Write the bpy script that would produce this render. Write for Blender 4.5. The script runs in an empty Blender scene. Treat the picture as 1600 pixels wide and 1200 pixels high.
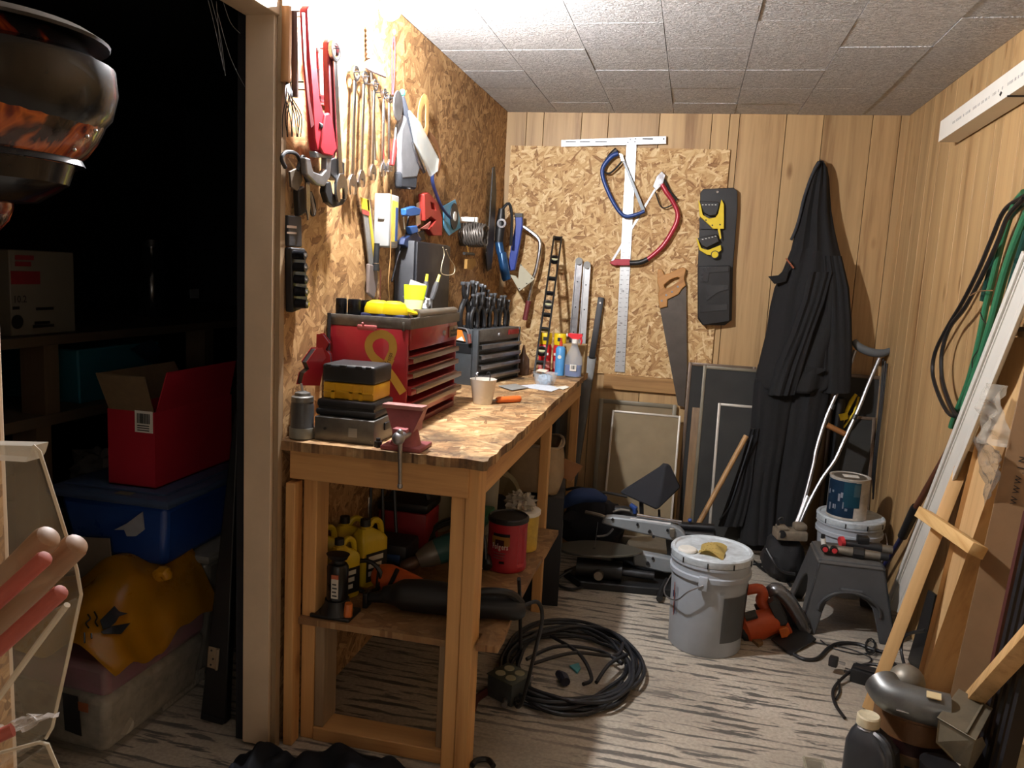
import bpy, bmesh, math, random
from mathutils import Vector as V, Matrix, Quaternion
from mathutils.noise import noise as pnoise
random.seed(7)
SC = bpy.context.scene
COL = SC.collection
PI = math.pi
# ---------------------------------------------------------------- camera calibration (room frame: X right, Y into the room, Z up)
FPX, PITCH, YAW, ROLL, EYE = 1235.5, .14122, -.21568, .052506, V((0, 0, 1.36))
_cy, _sy = math.cos(YAW), math.sin(YAW)
FWD = V((_sy*math.cos(PITCH), _cy*math.cos(PITCH), -math.sin(PITCH)))
_r = V((_cy, -_sy, 0)); _u = _r.cross(FWD)
RGT = _r*math.cos(ROLL) + _u*math.sin(ROLL); UPV = _u*math.cos(ROLL) - _r*math.sin(ROLL)
def ray(x, y): return FWD + RGT*((x-800)/FPX) + UPV*((600-y)/FPX)
def PX(x, y, X): d = ray(x, y); return EYE + d*(X/d.x)
def PY(x, y, Y): d = ray(x, y); return EYE + d*(Y/d.y)
def PZ(x, y, Z): d = ray(x, y); return EYE + d*((Z-EYE.z)/d.z)
def PP(x, y, o, n):                       # pixel onto the plane through o with normal n
    d = ray(x, y); return EYE + d*((o-EYE).dot(n)/d.dot(n))
XL, XR, YB, ZC, ZT = -1.046, .962, 4.305, 2.21, .882   # left wall, right wall, back wall, ceiling, bench top
# ---------------------------------------------------------------- materials
def s2l(c): return c/12.92 if c <= .04045 else ((c+.055)/1.055)**2.4
def hexc(h):
    h = h.lstrip('#'); return tuple(s2l(int(h[i:i+2], 16)/255) for i in (0, 2, 4)) + (1,)
_M = {}
class NT:
    def __init__(s, name):
        s.m = bpy.data.materials.new(name); s.m.use_nodes = True; s.t = s.m.node_tree
        s.b = s.t.nodes['Principled BSDF']
    def n(s, typ, **kw):
        nd = s.t.nodes.new(typ)
        for k, v in kw.items():
            if k[0] == '_': setattr(nd, k[1:], v)
            else:
                key = int(k[1:]) if k[0] == 'i' and k[1:].isdigit() else k.replace('_', ' ')
                if isinstance(v, bpy.types.NodeSocket): s.t.links.new(v, nd.inputs[key])
                else: nd.inputs[key].default_value = v
        return nd
    def math(s, op, a, b=None, c=None):
        nd = s.t.nodes.new('ShaderNodeMath'); nd.operation = op
        for i, v in enumerate((a, b, c)):
            if v is None: continue
            if isinstance(v, bpy.types.NodeSocket): s.t.links.new(v, nd.inputs[i])
            else: nd.inputs[i].default_value = v
        return nd.outputs[0]
    def mix(s, f, a, b, blend='MIX'):
        nd = s.t.nodes.new('ShaderNodeMix'); nd.data_type = 'RGBA'; nd.blend_type = blend
        for i, v in ((0, f), (6, a), (7, b)):
            if isinstance(v, bpy.types.NodeSocket): s.t.links.new(v, nd.inputs[i])
            else: nd.inputs[i].default_value = v
        return nd.outputs[2]
    def ramp(s, f, stops, interp='LINEAR'):
        nd = s.t.nodes.new('ShaderNodeValToRGB'); e = nd.color_ramp.elements; nd.color_ramp.interpolation = interp
        while len(e) < len(stops): e.new(.5)
        for el, (p, c) in zip(e, stops):
            el.position = p; el.color = c if len(c) == 4 else (*c, 1)
        s.t.links.new(f, nd.inputs[0]); return nd.outputs[0]
    def link(s, a, b): s.t.links.new(a, b)
    def coord(s): return s.t.nodes.new('ShaderNodeTexCoord').outputs['Object']
    def bump(s, h, strength=.3, dist=.002):
        nd = s.n('ShaderNodeBump', Strength=strength, Distance=dist, Height=h); s.link(nd.outputs[0], s.b.inputs['Normal'])
def mat(name, c, rough=.5, metal=0, var=.15, sc=14, bump=0, bsc=120, coat=0, spec=None):
    if name in _M: return _M[name]
    t = NT(name); c = hexc(c); d = tuple(x*(1-var) for x in c[:3])+(1,); l = tuple(min(1, x*(1+var)) for x in c[:3])+(1,)
    co = t.coord()
    nz = t.n('ShaderNodeTexNoise', Vector=co, Scale=sc, Detail=5, Roughness=.65)
    t.link(t.ramp(nz.outputs[0], [(.3, d), (.7, l)]), t.b.inputs['Base Color'])
    t.link(t.math('MULTIPLY_ADD', nz.outputs[0], .25, max(.02, rough-.12)), t.b.inputs['Roughness'])
    t.b.inputs['Metallic'].default_value = metal
    if coat: t.b.inputs['Coat Weight'].default_value = coat
    if spec is not None: t.b.inputs['Specular IOR Level'].default_value = spec
    if bump:
        b = t.n('ShaderNodeTexNoise', Vector=co, Scale=bsc, Detail=3); t.bump(b.outputs[0], bump)
    _M[name] = t.m; return t.m
def wood(name, light, dark, d=(0, 0, 1), sc=30, rough=.6, stretch=.95, knots=True, isl=.0):
    if name in _M: return _M[name]
    t = NT(name); d = V(d).normalized(); co = t.coord()
    if isl:
        g = t.t.nodes.new('ShaderNodeNewGeometry')
        cm = t.n('ShaderNodeCombineXYZ'); 
        for i in range(3): t.link(t.math('MULTIPLY', g.outputs['Random Per Island'], 7.+i*3), cm.inputs[i])
        co = t.n('ShaderNodeVectorMath', _operation='ADD', i0=co, i1=cm.outputs[0]).outputs[0]
    dt = t.n('ShaderNodeVectorMath', _operation='DOT_PRODUCT', i0=co, i1=d).outputs['Value']
    ds = t.n('ShaderNodeVectorMath', _operation='SCALE', i0=tuple(d), Scale=t.math('MULTIPLY', dt, stretch)).outputs[0]
    q = t.n('ShaderNodeVectorMath', _operation='SUBTRACT', i0=co, i1=ds).outputs[0]
    w = t.n('ShaderNodeTexNoise', Vector=q, Scale=sc*.35, Detail=2, Distortion=.6)
    n1 = t.n('ShaderNodeTexNoise', Vector=q, Scale=sc, Detail=7, Roughness=.62, Distortion=.4)
    n2 = t.n('ShaderNodeTexNoise', Vector=q, Scale=sc*6, Detail=3)
    s = t.math('ADD', t.math('MULTIPLY', n1.outputs[0], .6), t.math('ADD', t.math('MULTIPLY', w.outputs[0], .35), t.math('MULTIPLY', n2.outputs[0], .12)))
    lc, dc = hexc(light), hexc(dark)
    mid = tuple((a*2+b)/3 for a, b in zip(lc, dc))
    c = t.ramp(s, [(.36, dc), (.5, mid), (.66, lc)])
    if knots:
        k = t.n('ShaderNodeTexVoronoi', Vector=q if stretch < .9 else t.n('ShaderNodeVectorMath', _operation='SUBTRACT', i0=co, i1=t.n('ShaderNodeVectorMath', _operation='SCALE', i0=tuple(d), Scale=t.math('MULTIPLY', dt, .6)).outputs[0]).outputs[0], Scale=5.5)
        kk = t.ramp(k.outputs['Distance'], [(.0, (.28, .2, .14)), (.05, (.55, .45, .35)), (.11, (1, 1, 1))])
        c = t.mix(.8, c, kk, 'MULTIPLY')
    if isl:
        r = t.ramp(t.math('FRACT', t.math('MULTIPLY', g.outputs['Random Per Island'], 13.7)), [(0, (1-isl,)*3), (1, (1.0,)*3)])
        c = t.mix(1, c, r, 'MULTIPLY')
    t.link(c, t.b.inputs['Base Color']); t.b.inputs['Roughness'].default_value = rough
    t.bump(s, .12, .001)
    _M[name] = t.m; return t.m
def osb(name, u, v, stops, sc=1., stain=None, rough=.65):
    if name in _M: return _M[name]
    t = NT(name); sp = t.n('ShaderNodeSeparateXYZ', Vector=t.coord())
    U, W = sp.outputs[u], sp.outputs[v]
    best = None
    for k, (a, su, sv) in enumerate(((.15, 11, 46), (1.0, 9, 40), (1.75, 12, 52), (2.6, 10, 44), (.6, 16, 60))):
        ca, sa = math.cos(a), math.sin(a)
        p = t.math('MULTIPLY', t.math('ADD', t.math('MULTIPLY', U, ca), t.math('MULTIPLY', W, sa)), su*sc)
        q = t.math('MULTIPLY', t.math('ADD', t.math('MULTIPLY', U, -sa), t.math('MULTIPLY', W, ca)), sv*sc)
        cm = t.n('ShaderNodeCombineXYZ', X=p, Y=q, Z=k*3.1)
        vo = t.n('ShaderNodeTexVoronoi', _voronoi_dimensions='2D', Vector=cm.outputs[0], Scale=1, Randomness=1)
        s3 = t.n('ShaderNodeSeparateColor', Color=vo.outputs['Color'])
        fib = t.n('ShaderNodeTexNoise', _noise_dimensions='2D', Vector=t.n('ShaderNodeCombineXYZ', X=t.math('MULTIPLY', p, .6), Y=t.math('MULTIPLY', q, 3.)).outputs[0], Scale=1.5, Detail=3)
        tone = t.math('ADD', t.math('MULTIPLY', s3.outputs[1], .62), t.math('MULTIPLY', fib.outputs[0], .42))
        tone = t.math('SUBTRACT', tone, t.math('MULTIPLY', vo.outputs['Distance'], .18))
        pr = t.math('SUBTRACT', s3.outputs[0], t.math('MULTIPLY', vo.outputs['Distance'], .35))
        if best is None: best = (pr, tone)
        else:
            g = t.math('GREATER_THAN', pr, best[0])
            inv = t.math('SUBTRACT', 1, g)
            best = (t.math('MAXIMUM', pr, best[0]), t.math('ADD', t.math('MULTIPLY', g, tone), t.math('MULTIPLY', inv, best[1])))
    c = t.ramp(best[1], [(p, hexc(h)) for p, h in stops])
    if stain:
        nz = t.n('ShaderNodeTexNoise', Vector=t.coord(), Scale=stain[1], Detail=6, Roughness=.7)
        c = t.mix(t.ramp(nz.outputs[0], [(.46, (0, 0, 0)), (.62, (stain[2],)*3)]), c, hexc(stain[0]))
    t.link(c, t.b.inputs['Base Color']); t.b.inputs['Roughness'].default_value = rough
    t.b.inputs['Specular IOR Level'].default_value = .3
    t.bump(best[1], .25, .0015)
    _M[name] = t.m; return t.m
def clear(name, c='ffffff', rough=.08, alpha=.18, tint=None):     # thin clear plastic: mixes see-through with a glossy plastic skin
    if name in _M: return _M[name]
    t = NT(name); t.b.inputs['Base Color'].default_value = hexc(c); t.b.inputs['Roughness'].default_value = rough
    tr = t.n('ShaderNodeBsdfTransparent', Color=hexc(tint or 'ffffff')); mx = t.n('ShaderNodeMixShader', Fac=alpha)
    nz = t.n('ShaderNodeTexNoise', Vector=t.coord(), Scale=9, Detail=4)
    t.link(t.math('MULTIPLY_ADD', nz.outputs[0], alpha*.5, alpha*.75), mx.inputs[0])
    t.link(tr.outputs[0], mx.inputs[1]); t.link(t.b.outputs[0], mx.inputs[2])
    t.link(mx.outputs[0], t.t.nodes['Material Output'].inputs[0]); _M[name] = t.m; return t.m
def emit(name, c, s):
    t = NT(name); t.b.inputs['Base Color'].default_value = hexc(c); t.b.inputs['Emission Color'].default_value = hexc(c); t.b.inputs['Emission Strength'].default_value = s
    nz = t.n('ShaderNodeTexNoise', Scale=3); t.link(t.math('MULTIPLY_ADD', nz.outputs[0], .1, .2), t.b.inputs['Roughness'])
    return t.m
# ---------------------------------------------------------------- mesh building
def frame(o, x=(1, 0, 0), z=(0, 0, 1)):      # matrix: origin o, local X along x, local Z near z
    x = V(x).normalized(); z = V(z); y = z.cross(x).normalized(); z = x.cross(y)
    return Matrix(((x.x, y.x, z.x, o[0]), (x.y, y.y, z.y, o[1]), (x.z, y.z, z.z, o[2]), (0, 0, 0, 1)))
def framez(o, z, x=(1, 0, 0)):               # same, but local Z kept exactly along z
    z = V(z).normalized(); y = z.cross(V(x)).normalized(); x = y.cross(z)
    return Matrix(((x.x, y.x, z.x, o[0]), (x.y, y.y, z.y, o[1]), (x.z, y.z, z.z, o[2]), (0, 0, 0, 1)))
def rz(o, deg, lean=0, leany=0): return Matrix.Translation(V(o)) @ Matrix.Rotation(math.radians(deg), 4, 'Z') @ Matrix.Rotation(math.radians(lean), 4, 'X') @ Matrix.Rotation(math.radians(leany), 4, 'Y')
class MB:
    def __init__(s, M=None): s.b = bmesh.new(); s.M = M or Matrix()
    def v(s, p): return s.b.verts.new(s.M @ V(p))
    def f(s, vs):
        try: return s.b.faces.new(vs)
        except ValueError: return None
    def box(s, x0, x1, y0, y1, z0, z1, bev=0, seg=2, R=None):
        n0 = len(s.b.verts); e0 = len(s.b.edges)
        M0 = s.M
        if R is not None: s.M = M0 @ R
        p = [s.v((x, y, z)) for x in (x0, x1) for y in (y0, y1) for z in (z0, z1)]
        fs = [s.f([p[i] for i in q]) for q in ((0, 1, 3, 2), (4, 6, 7, 5), (0, 4, 5, 1), (2, 3, 7, 6), (0, 2, 6, 4), (1, 5, 7, 3))]
        if bev:
            bev = min(bev, .49*min(abs(x1-x0), abs(y1-y0), abs(z1-z0)))
            es = list({e for f in fs for e in f.edges})
            bmesh.ops.bevel(s.b, geom=es, offset=bev, segments=seg, profile=.5, affect='EDGES')
        s.M = M0; return s
    def hull8(s, bot, top):                  # two quads (4 points each) joined
        a = [s.v(p) for p in bot]; b = [s.v(p) for p in top]
        s.f(a[::-1]); s.f(b)
        for i in range(4): s.f([a[i], a[(i+1) % 4], b[(i+1) % 4], b[i]])
        return s
    def ring(s, c, x, y, r, n, ry=None): return [s.v(c + x*(r*math.cos(2*PI*i/n)) + y*((ry or r)*math.sin(2*PI*i/n))) for i in range(n)]
    def skin(s, rings, cap=True, closed=False):
        k = len(rings); n = len(rings[0])
        for j in range(k if closed else k-1):
            A, B = rings[j], rings[(j+1) % k]
            for i in range(n): s.f([A[i], A[(i+1) % n], B[(i+1) % n], B[i]])
        if cap and not closed: s.f(rings[0][::-1]); s.f(rings[-1])
        return s
    def cyl(s, a, b, r, r2=None, n=20, cap=True):
        a, b = V(a), V(b); d = (b-a).normalized(); x = d.orthogonal().normalized(); y = d.cross(x)
        return s.skin([s.ring(a, x, y, r, n), s.ring(b, x, y, r if r2 is None else r2, n)], cap)
    def tube(s, pts, r, n=8, closed=False, smooth=0, ry=None, up=None):
        pts = [V(p) for p in pts]
        if smooth: pts = spline(pts, smooth, closed)
        k = len(pts); rr = r if isinstance(r, (list, tuple)) else None
        if rr: rr = [rr[min(len(rr)-1, int(i/max(1, k-1)*(len(rr)-1)))] + (rr[min(len(rr)-1, int(i/max(1, k-1)*(len(rr)-1))+1)] - rr[min(len(rr)-1, int(i/max(1, k-1)*(len(rr)-1)))])*((i/max(1, k-1)*(len(rr)-1)) % 1) for i in range(k)]
        T = []
        for i in range(k):
            a = pts[(i-1) % k] if (closed or i > 0) else pts[i]; b = pts[(i+1) % k] if (closed or i < k-1) else pts[i]
            d = b-a; T.append(d.normalized() if d.length > 1e-9 else V((0, 0, 1)))
        x = T[0].orthogonal().normalized() if up is None else (V(up)-T[0]*V(up).dot(T[0])).normalized()
        R = []
        for i in range(k):
            if i: x = (T[i-1].rotation_difference(T[i]) @ x)
            if up is not None: x = (V(up)-T[i]*V(up).dot(T[i])).normalized()
            else: x = (x - T[i]*x.dot(T[i])).normalized()
            y = T[i].cross(x); R.append(s.ring(pts[i], x, y, rr[i] if rr else r, n, ry))
        return s.skin(R, True, closed)
    def lathe(s, prof, c=(0, 0, 0), ax=(0, 0, 1), n=32, sx=1, sy=1, xd=None, loop=False):   # prof: (radius, height)
        ax = V(ax).normalized(); x = V(xd) if xd else (V((1, 0, 0)) if abs(ax.x) < .9 else V((0, 1, 0)))
        x = (x-ax*x.dot(ax)).normalized(); y = ax.cross(x); c = V(c)
        R = [s.ring(c+ax*h, x, y, max(r, 1e-4)*sx, n, max(r, 1e-4)*sy) for r, h in prof]
        return s.skin(R, not loop, loop)
    def prism(s, pts, th, holes=()):          # flat outline (3D points, planar) pushed by vector th
        th = V(th)
        n = V((0, 0, 0)); P = [V(p) for p in pts]
        for i in range(len(P)): n += P[i].cross(P[(i+1) % len(P)])
        if n.dot(th) > 0: P = P[::-1]
        def loop(Q): return [s.v(q) for q in Q]
        A = loop(P); B = loop([p+th for p in P])
        if not holes:
            for L in (A, B[::-1]): s.f(L)
        else:
            HA = [loop([V(p) for p in h]) for h in holes]; HB = [loop([V(p)+th for p in h]) for h in holes]
            for O, Hs, flip in ((A, HA, 0), (B, HB, 1)):
                es = []
                for L in [O]+Hs:
                    for i in range(len(L)):
                        e = s.b.edges.get((L[i], L[(i+1) % len(L)])) or s.b.edges.new((L[i], L[(i+1) % len(L)])); es.append(e)
                bmesh.ops.triangle_fill(s.b, use_beauty=True, edges=es)
            for L, K in zip(HA, HB):
                for i in range(len(L)): s.f([L[i], L[(i+1) % len(L)], K[(i+1) % len(K)], K[i]])
        for i in range(len(A)): s.f([A[i], A[(i+1) % len(A)], B[(i+1) % len(B)], B[i]])
        return s
    def ball(s, c, r, n=16, sz=1., sx=1, sy=1):
        return s.lathe([(r*math.sin(PI*i/(n//2)), -r*sz*math.cos(PI*i/(n//2))) for i in range(n//2+1)], c, n=n, sx=sx, sy=sy)
    def grid(s, fn, nu, nv, th=0):
        P = [[s.v(fn(i/(nu-1), j/(nv-1))) for j in range(nv)] for i in range(nu)]
        for i in range(nu-1):
            for j in range(nv-1): s.f([P[i][j], P[i+1][j], P[i+1][j+1], P[i][j+1]])
        if th: bmesh.ops.solidify(s.b, geom=list(s.b.faces), thickness=th)
        return s
def spline(pts, k, closed=False):
    out = []; n = len(pts)
    for i in range(n if closed else n-1):
        p0 = pts[(i-1) % n] if (closed or i) else pts[i]; p1 = pts[i]; p2 = pts[(i+1) % n]; p3 = pts[(i+2) % n] if (closed or i < n-2) else p2
        for j in range(k):
            t = j/k; out.append(.5*((2*p1)+(p2-p0)*t+(2*p0-5*p1+4*p2-p3)*t*t+(3*p1-p0-3*p2+p3)*t**3))
    if not closed: out.append(pts[-1])
    return out
# ---------------------------------------------------------------- things, parts, labels
def _mesh(name, mb, m, off, sharp=35, bev=0):
    b = mb.b if isinstance(mb, MB) else mb
    bmesh.ops.recalc_face_normals(b, faces=b.faces)
    if off.length: bmesh.ops.translate(b, verts=b.verts, vec=-off)
    me = bpy.data.meshes.new(name); b.to_mesh(me); b.free()
    me.materials.append(m)
    for p in me.polygons: p.use_smooth = True
    me.set_sharp_from_angle(angle=math.radians(sharp))
    o = bpy.data.objects.new(name, me); COL.objects.link(o)
    if bev:
        md = o.modifiers.new('bevel', 'BEVEL'); md.width = bev; md.segments = 2; md.limit_method = 'ANGLE'; md.angle_limit = math.radians(40)
    return o
def tag(o, label, cat, group=None, kind=None):
    o['label'] = label; o['category'] = cat
    if group: o['group'] = group
    if kind: o['kind'] = kind
    return o
def T(name, label, cat, loc=(0, 0, 0), group=None):
    o = bpy.data.objects.new(name, None); COL.objects.link(o); o.location = V(loc); o.empty_display_size = .05
    o['_w'] = list(loc); return tag(o, label, cat, group)
def part(name, mb, m, root, label=None, sharp=35, bev=0):
    w = V(root['_w']); o = _mesh(name, mb, m, w, sharp, bev); o.parent = root; o['_w'] = list(w)
    if label: o['label'] = label
    return o
def one(name, mb, m, label, cat, group=None, sharp=35, bev=0, kind=None):     # a thing that is a single mesh
    b = mb.b; zs = [v.co.z for v in b.verts]; n = len(zs)
    c = V((sum(v.co.x for v in b.verts)/n, sum(v.co.y for v in b.verts)/n, min(zs)))
    o = _mesh(name, mb, m, c, sharp, bev); o.location = c; o['_w'] = list(c); return tag(o, label, cat, group, kind)
def struct(name, mb, m, label=None, parent=None, sharp=35, bev=0):
    if parent: return part(name, mb, m, parent, label, sharp, bev)
    o = _mesh(name, mb, m, V((0, 0, 0)), sharp, bev); o['kind'] = 'structure'; o['_w'] = [0, 0, 0]
    if label: o['label'] = label
    return o
def dup(root, M, label=None, group=None):
    def cp(o, par):
        c = o.copy(); COL.objects.link(c)
        if par: c.parent = par
        for ch in list(o.children): cp(ch, c)
        return c
    c = cp(root, None); c.matrix_world = M @ Matrix.Translation(root.location)
    c.location, c.rotation_euler = (M @ Matrix.Translation(root.location)).to_translation(), M.to_euler()
    if label: c['label'] = label
    if group: c['group'] = group
    return c
def text(s, o, x, up, h, m, root, name='lettering', th=.0006, w=None, label=None, bold=False, al='CENTER', kx=1.):
    cu = bpy.data.curves.new('t', 'FONT'); cu.body = s; cu.size = 1; cu.extrude = 0; cu.offset = .012 if bold else 0
    cu.align_x = 'CENTER'; cu.align_y = al; cu.resolution_u = 2
    to = bpy.data.objects.new('t', cu); COL.objects.link(to)
    dg = bpy.context.evaluated_depsgraph_get(); me = bpy.data.meshes.new_from_object(to.evaluated_get(dg))
    bpy.data.objects.remove(to); bpy.data.curves.remove(cu)
    b = bmesh.new(); b.from_mesh(me); bpy.data.meshes.remove(me)
    xs = [v.co.x for v in b.verts] or [0, 1]; sx = h*kx if w is None else w/max(1e-6, max(xs)-min(xs))
    x = V(x).normalized(); n = x.cross(V(up)).normalized(); u = n.cross(x)
    for v in b.verts: v.co = V(o) + x*(v.co.x*sx) + u*(v.co.y*h) + n*th
    mb = MB(); mb.b.free(); mb.b = b
    return part(name, mb, m, root, label)
def frm(poly, plane):                          # pixels -> points on a plane function
    return [plane(*p) for p in poly]
# ================================================================ the room
M_osb = osb('wall_strand_board', 1, 2, [(.1, '6e4e30'), (.34, '967048'), (.6, 'b08a5c'), (.9, 'cda878')], 1.3)
M_osb2 = osb('strand_board', 0, 2, [(.08, '7c5636'), (.3, 'b58e5e'), (.58, 'cfae7c'), (.9, 'ead3a6')], 1.5)
M_pan = wood('oak_panelling', 'c9a674', '84603a', (0, 0, 1), 16, .5, .955, True, .22)
M_pine = wood('pine_lumber', 'd2a368', '9c6a38', (0, 0, 1), 26)
M_pinex = wood('pine_lumber_across', 'cfa066', '96663a', (1, 0, 0), 26)
M_piney = wood('pine_lumber_deep', 'cfa066', '96663a', (0, 1, 0), 26)
M_oldw = wood('aged_lumber', '9c8466', '5d4633', (0, 0, 1), 26)
M_cream = mat('cream_paint', 'cdb79c', .5, 0, .08, 6, .15, 60)
M_blk = mat('black_plastic', '17181a', .45, 0, .3)
M_steel = mat('worn_steel', '9a9a9c', .35, .9, .2, 30)
M_chrome = mat('bright_steel', 'c9c9cc', .2, 1, .1, 30)
M_dkst = mat('dark_steel', '3a3a3c', .45, .8, .3, 40)
M_white = mat('white_plastic', 'dcdad2', .4, 0, .06)
M_dark = mat('dark_backing_and_shade', '16161c', .85, 0, .3, 5)  # storeroom darkness put into its wall colour; also groove backing and dark jamb
# floor: scraped concrete with dark rows of old adhesive
t = NT('scraped_concrete'); co = t.coord()
mp = t.n('ShaderNodeMapping', Vector=co, Scale=(3.2, 26, 1), Rotation=(0, 0, -.06)); n1 = t.n('ShaderNodeTexNoise', Vector=mp.outputs[0], Scale=1.7, Detail=6, Roughness=.62, Distortion=.5)
n2 = t.n('ShaderNodeTexNoise', Vector=co, Scale=2.2, Detail=6); n3 = t.n('ShaderNodeTexNoise', Vector=co, Scale=90, Detail=4)
sp = t.n('ShaderNodeSeparateXYZ', Vector=co)
wv = t.math('SINE', t.math('ADD', t.math('MULTIPLY', sp.outputs[1], 150.), t.math('MULTIPLY', n1.outputs[0], 9.)))
ridge = t.math('ADD', n1.outputs[0], t.math('MULTIPLY', wv, .055))
base = t.ramp(n2.outputs[0], [(.3, hexc('9a9184')), (.52, hexc('b5ab9b')), (.72, hexc('c6bdae'))])
base = t.mix(.5, base, t.ramp(n3.outputs[0], [(.35, (.55, .55, .55)), (.65, (1, 1, 1))]), 'MULTIPLY')
rows = t.ramp(ridge, [(.42, (1, 1, 1)), (.475, (0, 0, 0))])
patch = t.ramp(t.n('ShaderNodeTexNoise', Vector=co, Scale=1.1, Detail=3).outputs[0], [(.36, (0, 0, 0)), (.5, (1, 1, 1))])
t.link(t.mix(t.math('MULTIPLY', t.math('MULTIPLY', rows, patch), .85), base, hexc('3f3e3e')), t.b.inputs['Base Color'])
t.link(t.math('MULTIPLY_ADD', rows, -.2, .62), t.b.inputs['Roughness']); t.bump(ridge, .5, .004)
M_floor = t.m
# ceiling tiles: pressed fibre with a rough stipple
t = NT('fibre_tile'); co = t.coord(); g = t.t.nodes.new('ShaderNodeNewGeometry')
vo = t.n('ShaderNodeTexNoise', Vector=t.n('ShaderNodeMapping', Vector=co, Scale=(1, 1.8, 1)).outputs[0], Scale=48, Detail=4, Roughness=.6, Distortion=1.5)
t.link(t.mix(1, t.ramp(vo.outputs[0], [(.35, hexc('b4b4b5')), (.6, hexc('e4e4e4'))]), t.ramp(g.outputs['Random Per Island'], [(0, (.9, .9, .9)), (1, (1, .98, .95))]), 'MULTIPLY'), t.b.inputs['Base Color'])
t.b.inputs['Roughness'].default_value = .9; t.bump(vo.outputs[0], 1, .016); M_tile = t.m

FILL = 6.0
YF = -1.6                                    # wall behind the viewer
struct('floor', MB().box(-3.1, 1.1, YF-.1, 4.5, -.06, 0), M_floor)
# ceiling: 305 mm tiles, a hair apart
cb = MB(); i = 0
x = -.467-.305*3
xs = [-1.046+.002]; k = -.467-.305
while k < XR: xs.append(k); k += .3035
xs.append(XR); ys = [3.437+.31*j for j in range(-17, 3)] + [YB]
ys[0] = YF
for a, b_ in zip(xs, xs[1:]):
    for c, d in zip(ys, ys[1:]):
        sag = random.random()*.003
        cb.box(a+.0012, b_-.0012, c+.0012, d-.0012, ZC-sag, ZC+.012)
struct('ceiling', cb, M_tile)
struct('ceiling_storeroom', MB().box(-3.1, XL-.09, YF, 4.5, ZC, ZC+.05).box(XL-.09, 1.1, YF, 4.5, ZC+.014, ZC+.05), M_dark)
# panelled walls: vertical boards with dark grooves, each a strip of the same sheet
def panel(name, edges, f, m=M_pan):
    b = MB()
    for a, c in zip(edges, edges[1:]): f(b, a+.0014, c-.0014)
    return struct(name, b, m, bev=.0012)
ge = [XL-.1, -.939, -.845, -.641, -.499, -.234, -.09, .03, .118, .166, .30, .393, .57, .797, .926, XR+.02]
ge = [XL-.1, -.939, -.845, -.641, -.499, -.234, .03, .118, .166, .393, .57, .797, .926, XR+.02]
panel('wall_back', ge, lambda b, a, c: b.box(a, c, YB, YB+.012, 0, ZC))
ry_ = [YF]; rr = random.Random(3)
while ry_[-1] < YB-.2: ry_.append(ry_[-1]+rr.choice((.075, .11, .15, .15, .2)))
ry_.append(YB+.012)
panel('wall_right', ry_, lambda b, a, c: b.box(XR, XR+.012, a, c, 0, ZC))
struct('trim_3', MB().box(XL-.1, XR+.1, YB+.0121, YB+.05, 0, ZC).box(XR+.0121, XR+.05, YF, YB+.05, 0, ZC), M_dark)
panel('wall_front', [XL-.1+.16*i for i in range(14)], lambda b, a, c: b.box(a, c, YF-.012, YF, 0, ZC))
# partition to the storeroom with its doorway (Y 1.06..1.865)
D0, D1, DH = 1.02, 1.872, 1.952
struct('wall_left', MB().box(XL-.012, XL, D1, YB, 0, ZC).box(XL-.012, XL, YF, D0, 0, ZC), M_osb)
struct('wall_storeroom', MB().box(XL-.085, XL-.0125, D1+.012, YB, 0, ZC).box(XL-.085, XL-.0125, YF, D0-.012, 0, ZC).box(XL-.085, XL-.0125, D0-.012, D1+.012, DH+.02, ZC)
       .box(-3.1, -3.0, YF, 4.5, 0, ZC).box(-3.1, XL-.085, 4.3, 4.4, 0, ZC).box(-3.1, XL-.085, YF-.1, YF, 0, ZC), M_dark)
struct('trim_1', MB().box(XL-.083, XL-.004, D1-.014, D1+.012, .012, DH+.02), M_cream, bev=.002)
struct('trim_2', MB().box(XL-.083, XL-.004, D0-.012, D0+.012, .012, DH+.02), M_cream, bev=.002)
struct('trim_4', MB().box(XL-.086, XL+.004, D0-.02, D1+.0, DH, ZC), M_cream, bev=.002)
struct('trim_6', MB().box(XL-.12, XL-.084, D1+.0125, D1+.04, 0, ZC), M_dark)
struct('trim_5', MB().box(XL-.001, XL+.012, D1-.004, D1+.02, 0, ZC-.2), M_oldw)
# ---------------- bare bulb in a porcelain holder
bp = V((-.875, 2.17, 2.063))
L = T('ceiling_light', 'bare bulb glowing in a white holder on the ceiling beside the strand board wall', 'light', (bp.x, bp.y, ZC))
part('lamp_holder', MB().lathe([(.055, ZC), (.055, ZC-.012), (.04, ZC-.03), (.022, ZC-.05), (.02, ZC-.085)], (bp.x, bp.y, 0)), M_white, L)
part('bulb', MB().lathe([(.012, .045), (.016, .03), (.026, .012), (.03, -.004), (.025, -.02), (.013, -.03), (.001, -.033)], bp), emit('lit_bulb', 'f4f3f5', 3700), L)
cp = PX(617, 45, -.93)
part('pull_cord', MB().tube([(bp.x-.015, bp.y+.02, ZC-.05), (bp.x-.03, bp.y+.03, 2.03), (bp.x-.03, bp.y+.03, 2.0)], .0015, 6).ball((bp.x-.03, bp.y+.03, 1.995), .006, 10), M_white, L)
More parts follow.
